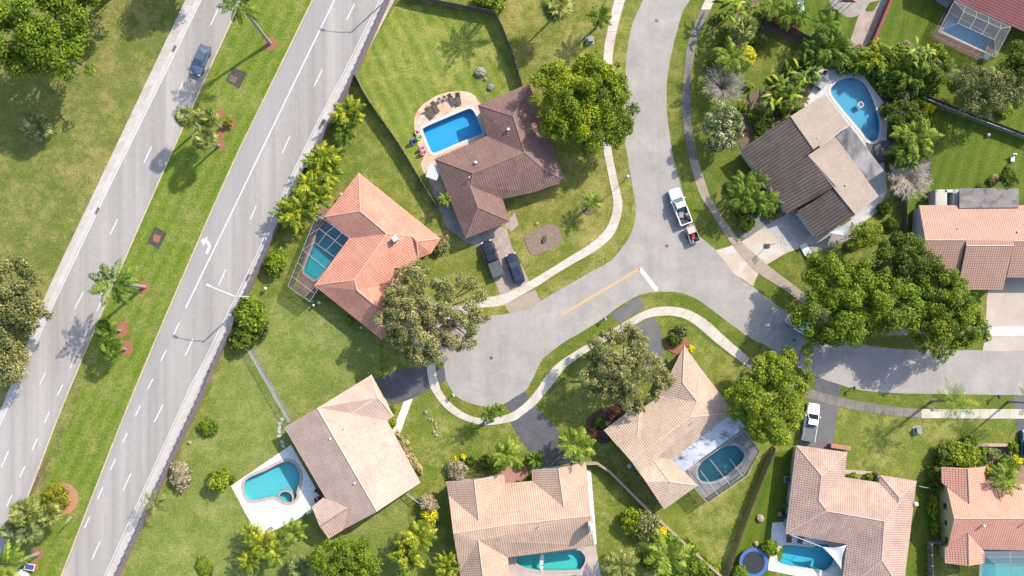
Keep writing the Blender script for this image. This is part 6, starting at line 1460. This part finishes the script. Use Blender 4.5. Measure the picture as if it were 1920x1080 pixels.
# ---------------- big trees
tree('tall bright green tree with clumped crown in the top left field corner', 70, 62, 108, 98, 15, 'bright', 1, 60, 2.0, 150, .34, lump=.25, limbs=14, inner=.15)
tree('dark green tree behind the top left field tree cut by the top edge', 168, -34, 62, 58, 10, 'green', 2, 40, 1.5, 190, .3)
tree('grey olive tree with loose crown on the left edge of the field', 25, 572, 66, 88, 9, 'olive', 3, 80, 1.2, 210, .25, lump=.22)
tree('paler olive tree low on the left edge beside the pavement', 8, 672, 48, 52, 7.5, 'olive2', 4, 50, 1.1, 220, .23)
tree('big leafy street tree with yellow green crown shading the brown roof', 1085, 190, 78, 98, 10, 'yel', 5, 120, 1.25, 300, .26, lump=.26)
tree('deeper green street tree standing close behind the yellow green one', 1138, 205, 52, 92, 9, 'green', 6, 70, 1.15, 260, .25, lump=.25)
tree('wispy grey green tree overhanging the salmon roof and the cul-de-sac', 808, 588, 98, 106, 9.5, 'olive2', 7, 150, 1.0, 230, .22, lump=.22, limbs=16, inner=.3)
tree('round olive tree with pale flecks in front of the tan house', 1171, 690, 82, 80, 9, 'olive2', 8, 140, 1.0, 260, .22, lump=.2, limbs=14)
tree('yellow green tree between the tan house and the asphalt driveway', 1448, 745, 80, 94, 9, 'lime', 9, 110, 1.15, 270, .25, lump=.24)
tree('broad spreading tree hanging over the street bend and the white car', 1598, 568, 108, 98, 10, 'bright', 10, 150, 1.3, 270, .27, lump=.26)
tree('dark green tree between the spreading tree and the peach roof', 1690, 490, 56, 60, 9, 'dark', 11, 70, 1.2, 270, .26)
tree('dark green tree by the peach house driveway over the pavement', 1772, 590, 80, 84, 9.5, 'green', 12, 110, 1.2, 270, .26, lump=.2)
tree('bright green dense tree at the bottom edge between the gardens', 650, 1058, 70, 54, 8, 'bright', 13, 90, 1.0, 320, .23, lump=.1)
tree('thin grey olive tree on the shaded lawn below the arched cage', 1850, 172, 58, 60, 8, 'olive', 14, 90, .95, 170, .21, lump=.22)
tree('dark bushy tree at the right edge below the arched cage', 1910, 130, 42, 52, 7, 'dark', 15, 50, 1.0, 230, .22)
tree('round tree covered in cream flowers left of the dark ribbed roof', 1355, 240, 42, 48, 6.5, 'cream', 16, 60, .8, 360, .2, lump=.1)
tree('small light green tree beside the white garage shade sail', 1625, 440, 36, 33, 5.5, 'lime', 17, 40, .75, 220, .19)
tree('small dark green tree at the right edge above the peach house', 1888, 334, 24, 20, 4.5, 'dark', 18, 24, .7, 300, .19)
tree('round dark tree in the shrubbery right of the bean pool', 1700, 218, 40, 32, 3.4, 'dark', 19, 46, .8, 330, .2, lump=.1)
tree('leafy tree at the right end of the dense shrub row', 1755, 125, 36, 42, 4.5, 'green', 20, 46, .8, 300, .2)
twigs('leafless grey tree with fine twigs on the verge garden', 1357, 160, 40, 5, simple('pale_twig', (.70, .60, .52), (.5, .42, .36), 3, .9), 3, n=170, dense=2.2)
twigs('dry straw coloured shaggy tree by the deep shaded fence', 1705, 332, 42, 3.4, simple('straw_twig', (.95, .82, .64), (.7, .58, .42), 3, .9), 5, 'dry_tree', n=230, dense=3)
tree('tree beyond the top edge whose shadow falls on the field', 330, -70, 52, 48, 10, 'green', 31, 50, 1.3, 220, .28)
# ---------------- palms
gm = 'palms along the highway median'
palm('tall royal palm with long pale trunk leaning to the top edge', 450, 8, 38, 11.5, 'palm', 'royal', (507, 82), group=gm, tr=.22)
palm('royal palm with short white trunk reaching over the highway lane', 213, 530, 44, 9.5, 'palm', 'royal', (271, 538), group=gm, tr=.22)
palm('royal palm with yellow green fronds cut by the bottom left corner', 10, 1062, 40, 9.5, 'palmb', 'royal', (71, 1038), group=gm, tr=.24)
for x, y, r, h, b, pl, lb in ((347, 219, 24, 6.5, (377, 240), 'sabal', 'fan palm nearest the road in the cluster of three'), (388, 219, 24, 6.2, (416, 240), 'sabal', 'fan palm at the upper right of the cluster of three'), (382, 259, 27, 6.2, (411, 274), 'sabal', 'largest and lowest fan palm of the cluster of three'),
    (198, 616, 24, 4.5, (226, 620), 'palm', 'upper dark green fan palm beside the orange mulch mounds'), (207, 650, 25, 4.5, (236, 655), 'palm', 'lower dark green fan palm beside the orange mulch mounds'),
    (45, 962, 31, 5.5, (72, 952), 'sabal', 'upper left round fan palm of the dense bottom cluster'), (92, 966, 25, 5.0, (112, 960), 'sabal', 'right round fan palm of the dense bottom cluster'), (54, 999, 28, 5.0, (80, 990), 'sabalp', 'lower round fan palm of the dense bottom cluster'), (17, 994, 20, 4.5, (40, 985), 'sabalp', 'greyish fan palm at the left of the bottom cluster')):
    palm(lb, x, y, r, h, pl, 'fan', b, 'fan_palm', group=gm)
palm('lone silvery fan palm in the shaded field', 67, 238, 31, 2.6, 'sabalp', 'fan', None, 'fan_palm')
palm('small fan palm with two trunks near the top edge beyond the yard fence', 1042, 10, 35, 6.5, 'sabal', 'fan', (1033, 38), 'fan_palm')
palm('small palm by the upper pavement bend with stubby trunk', 1125, 29, 24, 4.8, 'palm', 'palm', (1117, 53))
palm('tall palm just beyond the top edge shading the blue pool yard', 985, -72, 42, 10, 'palm', 'royal', (950, -34), tr=.2)
ga = 'yellow areca clumps along the board fence'
for x, y, r, pl, lb in ((652, 214, 30, 'palmy', 'yellow areca clump at the top of the board fence row'), (648, 250, 22, 'palm', 'dark green areca clump under the topmost yellow one'), (608, 308, 36, 'palmy', 'yellow areca clump second down the board fence row'), (585, 360, 36, 'palmy', 'yellow green areca clump nearest the salmon roof corner'), (556, 398, 36, 'palmy', 'broad yellow areca clump at the head of the tapered cage')):
    palm(lb, x, y, r, 2.4, pl, 'areca', None, 'areca_palm', ga)
gg = 'palms in the gardens at the top right'
for x, y, r, h, pl, kd, lb in ((1368, 18, 34, 3, 'banana', 'banana', 'bright banana clump at the top end of the tan pavement'), (1400, 22, 26, 3, 'banana', 'banana', 'second banana clump right of the bright one'), (1394, 52, 29, 4.5, 'sabal', 'fan', 'pale green fan palm beside the banana clumps'), (1371, 108, 36, 5, 'palmb', 'palm', 'feathery palm next to the yellow bush on the verge garden'),
    (1448, 14, 26, 4, 'palmb', 'palm', 'palm at the top edge left of the blue garden chair'), (1478, 28, 26, 4, 'palm', 'palm', 'palm just below the blue garden chair'), (1500, 30, 20, 4, 'palm', 'palm', 'small dark palm right of the garden chairs'), (1549, 46, 24, 4.5, 'palm', 'palm', 'palm on the walled lawn near the grey patio'), (1556, 92, 38, 3.2, 'palm', 'areca', 'bushy palm clump above the bean pool'), (1530, 100, 30, 2.6, 'palm', 'areca', 'darker palm clump left of the bushy one'),
    (1472, 165, 36, 3, 'banana', 'banana', 'broad leaved banana clump left of the bean pool'), (1500, 145, 30, 3, 'banana', 'banana', 'banana clump nearest the hot tub'), (1452, 190, 30, 2.5, 'banana', 'banana', 'lowest banana clump beside the dark ribbed roof'), (1490, 190, 24, 2.5, 'palm', 'banana', 'dark banana clump against the dark ribbed roof'),
    (1638, 108, 30, 1.7, 'palmy', 'areca', 'yellow palm clump at the end of the pink path'), (1612, 118, 22, 1.0, 'palm', 'areca', 'green palm clump between the pink path and the pool'), (1720, 108, 30, 3.5, 'palmb', 'banana', 'broad leaved clump in the middle of the dense shrub row'), (1700, 145, 30, 2, 'palm', 'areca', 'dark palm clump in the dense shrub row'), (1770, 135, 26, 3.2, 'sabalp', 'wispy', 'pale feathery palm at the right end of the shrub row'),
    (1712, 262, 42, 3.6, 'palmb', 'areca', 'green palm clump below the yellow bush beside the flat lanai'), (1695, 290, 30, 3, 'palm', 'areca', 'darker palm clump near the flat lanai corner')):
    palm(lb, x, y, r, h, pl, kd, None, 'banana_plant' if kd == 'banana' else 'fan_palm' if kd == 'fan' else 'palm_tree', gg, cat='banana plant' if kd == 'banana' else 'palm')
gf = 'palms in front of the dark ribbed house'
for x, y, r, h, lb in ((1393, 345, 26, 4.2, 'upper palm of the front group by the tan pavement'), (1385, 372, 28, 4, 'left palm of the front group with long trunk shadows'), (1412, 375, 26, 4, 'middle palm of the front group above the ball bush'), (1440, 378, 26, 3.5, 'right palm of the front group beside the roof edge'), (1420, 340, 20, 3, 'small palm of the front group touching the roof eave')):
    palm(lb, x, y, r, h, 'palm', 'palm', None, 'palm_tree', gf)
gs = 'single palms in the lower gardens'
for x, y, r, h, pl, kd, b, lb in ((1110, 378, 20, 3.2, 'palmb', 'palm', (1103, 390), 'young palm in the ring of mulch on the front lawn'), (1082, 834, 36, 4.2, 'palmb', 'palm', None, 'lush palm at the edge of the black asphalt driveway'), (1003, 862, 17, 1.2, 'palm', 'cycad', None, 'round cycad beside the pink path'), (950, 853, 30, 4.2, 'palmb', 'palm', None, 'palm leaning over the pink path by the twin gables'),
    (916, 777, 17, 4.5, 'palm', 'palm', (905, 795), 'left of two small palms on the pavement curve'), (933, 770, 14, 4.5, 'palm', 'palm', (922, 790), 'right of two small palms on the pavement curve'), (1250, 1040, 46, 4.5, 'palmb', 'palm', None, 'large palm by the beige wall at the bottom'), (1163, 1060, 34, 4, 'sabal', 'palm', None, 'pale palm near the bottom edge left of the large palm'),
    (787, 1006, 33, 3.8, 'palmy', 'palm', None, 'yellowing palm below the yellow flowering bush'), (763, 1040, 32, 3, 'palmy', 'areca', None, 'yellow green palm clump left of the sandy roof'), (838, 1062, 24, 3, 'palmy', 'areca', None, 'palm clump tight against the sandy roof wall'), (493, 1018, 33, 3.5, 'palmy', 'palm', None, 'yellow palm at the corner of the white pool deck'), (550, 998, 25, 3.5, 'palmb', 'palm', None, 'green palm on the lower corner of the white pool deck'), (518, 1036, 26, 3.2, 'palmb', 'palm', None, 'green palm between the yellow palm and the bottom edge'), (467, 998, 18, 2.8, 'palmy', 'palm', None, 'small yellow palm left of the pool deck corner'), (466, 1052, 22, 2.8, 'palmy', 'palm', None, 'yellow palm lowest by the pool deck'), (560, 1064, 26, 2.2, 'sabalp', 'fan', None, 'pale fan palm left of the bright green bottom tree'),
    (289, 940, 26, 4.2, 'sabal', 'wispy', (308, 934), 'thin palm leaning over the board fence onto the pavement'), (1789, 752, 40, 7.5, 'palmb', 'wispy', (1747, 753), 'wispy palm with bent trunk on the right verge'), (1945, 757, 40, 7, 'palmb', 'wispy', (1891, 753), 'wispy palm at the right edge of the verge'), (1883, 898, 30, 3.5, 'palmb', 'palm', None, 'palm casting frond shadows on the orange roof'), (836, 374, 15, 2.6, 'palmb', 'palm', None, 'little palm at the awning side of the brown house'), (1700, 1, 1, .5, 'palm', 'palm', None, '')):
    if lb: palm(lb, x, y, r, h, pl, kd, b, 'cycad' if kd == 'cycad' else 'fan_palm' if kd == 'fan' else 'palm_tree', gs)
# ---------------- bushes
BL = [(652, 222, 20, 'orangeb', 2.2, 0, 'golden green shrub inside the topmost yellow areca clump'), (612, 302, 24, 'yel', 2.2, 0, 'yellow green shrub filling the second areca clump'), (582, 366, 24, 'orangeb', 2.3, 0, 'golden shrub between the areca clumps by the salmon roof'), (552, 392, 22, 'yel', 2.2, 0, 'yellow green shrub at the head of the tapered cage'), (600, 345, 16, 'green', 1.8, 0, 'green shrub in the gap of the areca row'),

 (470, 590, 33, 'bright', 3.2, 0, 'light green shrub by the tall street light'), (452, 636, 24, 'dark', 2.6, 1, 'dense dark green shrub at the end of the pale metal fence'), (487, 616, 19, 'dark', 2.4, 1, 'dark green shrub right of the light green one'), (468, 622, 20, 'green', 2.3, 1, 'small shrub in the middle of the fence side cluster'),
 (517, 493, 23, 'bright', 2.6, 0, 'round bright bush between the board fence and the cage'), (428, 229, 10, 'orangeb', 1.2, 1, 'small orange green bush in red mulch by the fan palms'), (107, 930, 26, 'orangeb', 2.0, 1, 'clipped round bush ringed with orange mulch in the median'),
 (1403, 102, 16, 'yellow', 1.8, 0, 'bright yellow bush beside the feathery palm'), (1406, 160, 10, 'lime', 1.0, 0, 'small lime bush right of the leafless tree'), (1461, 40, 13, 'red', 1.2, 0, 'red leaved shrub left along the top garden fence'), (1489, 50, 11, 'red', 1.2, 0, 'red leaved shrub right along the top garden fence'),
 (1738, 204, 13, 'yellow', 1.6, 0, 'yellow bush above the green palm clump'), (1660, 130, 34, 'dark', 2.6, 0, 'dark shrub on the left of the dense shrub row'), (1690, 112, 28, 'green', 2.6, 0, 'green shrub behind the dense shrub row'), (1740, 155, 26, 'green', 2.4, 0, 'shrub at the lower right of the dense shrub row'), (1676, 168, 24, 'dark', 2.2, 0, 'dark shrub overhanging the bean pool deck'), (1590, 112, 24, 'dark', 2.2, 0, 'dark shrub at the top of the bean pool'), (1690, 176, 18, 'pinkfl', 1.8, 0, 'greyish flowering shrub low in the dense row'), (1765, 195, 14, 'brown', 1.2, 0, 'brownish shrub against the white railed fence'),
 (1400, 419, 16, 'bright', 1.6, 1, 'clipped ball bush in the grey gravel bed'), (1430, 235, 20, 'dark', 1.6, 0, 'dark shrub in the mulch beside the cream flowered tree'), (1415, 215, 15, 'green', 1.3, 0, 'low shrub by the red mulch bank'), (1425, 265, 14, 'dark', 1.2, 0, 'small dark shrub at the upper corner of the ribbed roof'), (1396, 200, 12, 'green', 1.2, 0, 'small green shrub right of the cream flowered tree'), (1455, 370, 12, 'dark', 1.2, 0, 'small dark shrub tucked under the ribbed eave'), (1380, 400, 10, 'dark', .9, 0, 'low dark shrub at the edge of the gravel bed'), (1385, 45, 12, 'dark', 1.2, 0, 'dark low shrub between banana clump and fan palm'), (1360, 62, 14, 'green', 1.0, 0, 'green shrub at the upper kerb of the verge garden'),
 (827, 460, 17, 'olive', 1.6, 0, 'olive bush at the right tip of the salmon roof'), (653, 599, 9, 'lime', .9, 0, 'small lime bush below the salmon eave'), (393, 800, 20, 'green', 1.2, 0, 'sparse olive bush on the pale lawn by the highway fence'), (338, 890, 24, 'pinkfl', 1.8, 0, 'grey pink loose shrub by the highway fence'), (411, 902, 22, 'lime', 2.6, 0, 'pale lime rounded shrub near the pool deck tip'), (436, 897, 9, 'green', .9, 0, 'small green shrub touching the pool deck tip'),
 (804, 946, 18, 'pinkfl', 2.0, 0, 'pinkish flowering bush at the wire gate'), (806, 966, 17, 'yellow', 1.9, 1, 'bright yellow flowering bush below the pinkish one'), (854, 862, 7, 'yellow', .9, 1, 'left small yellow ball bush in the front garden'), (869, 857, 6.5, 'yellow', .9, 1, 'right small yellow ball bush in the front garden'), (858, 881, 20, 'pinkfl', 1.5, 0, 'brownish pink bush below the yellow balls'), (882, 863, 10, 'dark', 1.0, 0, 'dark green bush right of the yellow balls'), (911, 865, 14, 'dark', 1.2, 0, 'dark purple green bush by the left twin gable'), (930, 870, 18, 'green', 1.4, 0, 'green shrub between the twin gables and the pink path'), (975, 868, 12, 'lime', 1.0, 0, 'lime shrub on the left of the cycad'), (734, 793, 9, 'lime', .9, 0, 'small lime bush at the corner of the beige roof'), (733, 766, 8, 'green', .8, 0, 'small green bush by the grey path of the beige house'),
 (1188, 975, 25, 'yel', 2.6, 1, 'yellow green half of the big round bush pair'), (1208, 984, 29, 'olive', 2.8, 1, 'olive half of the big round bush pair'), (1236, 996, 18, 'yellow', 1.6, 0, 'yellow bush between the round bushes and the beige wall'), (1290, 1035, 22, 'green', 1.8, 0, 'green shrub along the lower beige wall'), (1310, 1058, 22, 'bright', 1.8, 0, 'bright shrub at the lower end of the beige wall'), (1275, 1068, 24, 'dark', 1.8, 0, 'dark shrub under the large bottom palm'), (1215, 1050, 20, 'dark', 1.6, 0, 'dark shrub left of the large bottom palm'), (1335, 1072, 15, 'lime', 1.3, 0, 'lime shrub at the bottom end of the beige wall'),
 (1278, 620, 14, 'olive', 1.6, 1, 'clipped olive hedge ball by the tan roof tip'), (1266, 636, 15, 'dark', 1.4, 0, 'spiky dark shrub left of the tan roof tip'), (1295, 655, 9, 'yellow', .9, 1, 'small yellow bush right of the tan roof tip'), (1110, 815, 14, 'darkred', .9, 0, 'red leaved low shrub beside the lush palm'), (1125, 792, 13, 'dark', .9, 0, 'dark low shrub in the red brown bed'), (1150, 772, 13, 'darkred', .9, 0, 'red leaved shrub under the round olive tree'),
 (1808, 850, 29, 'lime', 2.2, 0, 'big pale lime shrub above the orange roof'), (1770, 854, 20, 'dark', 2.2, 1, 'smooth dark shrub left of the pale lime one'), (1819, 831, 15, 'green', 1.6, 1, 'clipped green shrub behind the pale lime one'), (1840, 842, 13, 'yel', 1.3, 0, 'yellow green shrub at the end of the pink edging wall'), (1898, 840, 12, 'bright', 1.7, 1, 'ball shaped bush at the right end of the pink edging wall'), (1838, 862, 16, 'dark', 1.2, 0, 'dark shrub by the front wing of the orange roof'), (1860, 850, 14, 'olive', 1.2, 0, 'grey green shrub inside the pink edging wall'), (1890, 870, 22, 'green', 1.6, 0, 'green shrub at the right of the tan soil bed'), (1903, 862, 13, 'yellow', 1.4, 0, 'yellow shrub at the right of the tan soil bed'), (1852, 880, 9, 'yellow', 1.0, 0, 'small yellow shrub at the corner of the orange front wing'),
 (1753, 885, 15, 'dark', 1.8, 1, 'topmost round hedge plant by the yellow wall'), (1752, 912, 14, 'dark', 1.8, 1, 'second round hedge plant by the yellow wall'),
 (1600, 892, 9, 'lime', .8, 1, 'left small lime bush between the rose hips'), (1628, 896, 9.5, 'green', .8, 1, 'right small green bush between the rose hips'), (1642, 889, 6, 'brown', .8, 0, 'brown tuft at the tip of the rose hip'), (1443, 1027, 16, 'bright', 1.8, 0, 'bright bush between the trampoline and the pool deck'), (1387, 1076, 19, 'bright', 1.6, 0, 'bright bush at the bottom edge left of the trampoline'), (1600, 458, 14, 'dark', 1.0, 0, 'dark low shrub behind the magenta tub'), (1660, 390, 14, 'dark', 1.4, 0, 'dark shrub in the shaded strip by the peach house'), (1672, 420, 14, 'dark', 1.4, 0, 'lower dark shrub in the shaded strip by the peach house'), (1866, 338, 11, 'brown', .9, 0, 'brownish low shrub left of the small dark tree'), (930, 6, 22, 'yel', 1.8, 0, 'yellow green shrub beyond the yard fence at the top edge'), (905, -2, 20, 'green', 1.8, 0, 'green shrub beyond the yard fence left of the yellow one'),
 (384, 1064, 18, 'green', .6, 0, 'low sparse shrub on the pale lawn at the bottom edge'), (1415, 45, 16, 'dark', 1.4, 0, 'dark shrub under the second banana clump'), (1432, 22, 15, 'green', 1.4, 0, 'green shrub left of the top garden palms'), (1418, 78, 14, 'dark', 1.2, 0, 'dark shrub below the pale green fan palm'), (1350, 30, 13, 'dark', 1.1, 0, 'dark shrub at the top of the tan pavement'), (1340, 118, 14, 'green', 1.1, 0, 'green shrub left of the feathery palm'), (1352, 90, 12, 'dark', 1.0, 0, 'dark shrub above the feathery palm'),
 (1465, 205, 16, 'dark', 1.3, 0, 'dark shrub beneath the lowest banana clump'), (1512, 118, 18, 'dark', 1.5, 0, 'dark shrub above the hot tub'), (1480, 130, 16, 'green', 1.4, 0, 'green shrub behind the banana clumps'), (1440, 215, 13, 'green', 1.1, 0, 'green shrub at the edge of the ribbed roof'), (1500, 205, 12, 'olive', 1.0, 0, 'olive shrub touching the tan rear slope'), (1455, 150, 14, 'dark', 1.2, 0, 'dark shrub on the lawn side of the banana clumps'),
 (1575, 100, 20, 'dark', 1.6, 0, 'dark shrub filling the gap right of the bushy palm'), (1608, 100, 16, 'olive', 1.4, 0, 'olive shrub at the foot of the pink path'), (1655, 100, 20, 'green', 2.0, 0, 'green shrub right of the yellow palm clump'), (1675, 140, 22, 'dark', 2.0, 0, 'dark shrub in the middle of the dense row'), (1712, 168, 20, 'dark', 1.8, 0, 'dark shrub at the lower edge of the dense row'), (1745, 98, 18, 'yel', 2.0, 0, 'yellow green shrub near the top of the dense row'), (1728, 140, 18, 'orangeb', 1.8, 0, 'orange tinged shrub in the dense row'), (1700, 92, 16, 'pinkfl', 1.8, 0, 'pinkish flowering shrub along the top of the dense row'), (1662, 205, 14, 'dark', 1.2, 0, 'low dark shrub on the right rim of the bean pool deck'), (1725, 190, 14, 'green', 1.3, 0, 'green shrub under the end of the white railed fence'),
 (1680, 245, 18, 'dark', 1.5, 0, 'dark shrub between the round tree and the bean pool'), (1730, 285, 16, 'green', 1.4, 0, 'green shrub on the lawn side of the palm clump'), (1672, 300, 15, 'dark', 1.3, 0, 'dark shrub at the black patio patch'), (1738, 240, 14, 'green', 1.4, 0, 'green shrub below the yellow bush'), (1905, 175, 20, 'dark', 1.6, 0, 'dark shrub at the right edge under the bushy tree'), (1885, 205, 16, 'lime', 1.2, 0, 'lime shrub by the railed fence at the right edge'), (1800, 150, 16, 'olive', 1.2, 0, 'olive shrub left of the thin grey olive tree'),
 (1405, 390, 14, 'green', 1.0, 0, 'green low shrub among the front palms'), (1425, 395, 13, 'dark', 1.0, 0, 'dark low shrub right of the ball bush'), (1370, 350, 12, 'green', .9, 0, 'green low shrub on the lawn side of the front palms'), (1447, 398, 15, 'green', 1.2, 0, 'green shrub against the garage driveway')]
for x, y, r, pl, h, tg, lb in BL:
    if lb: bush(lb, x, y, r, pl, h, tg)
bush('long low olive hedge along the right wall of the beige house', 773, 858, 13, 'brown', 1.3, 0, 'hedge', None, 'hedge', ry=44, rot=R(31))
bush('tall narrow lime hedge plant third down the yellow wall', 1750, 950, 10, 'yel', 1.8, 1, ry=22)
bush('narrow lime hedge plant lowest by the yellow wall', 1753, 990, 9, 'yel', 1.6, 1, ry=14)
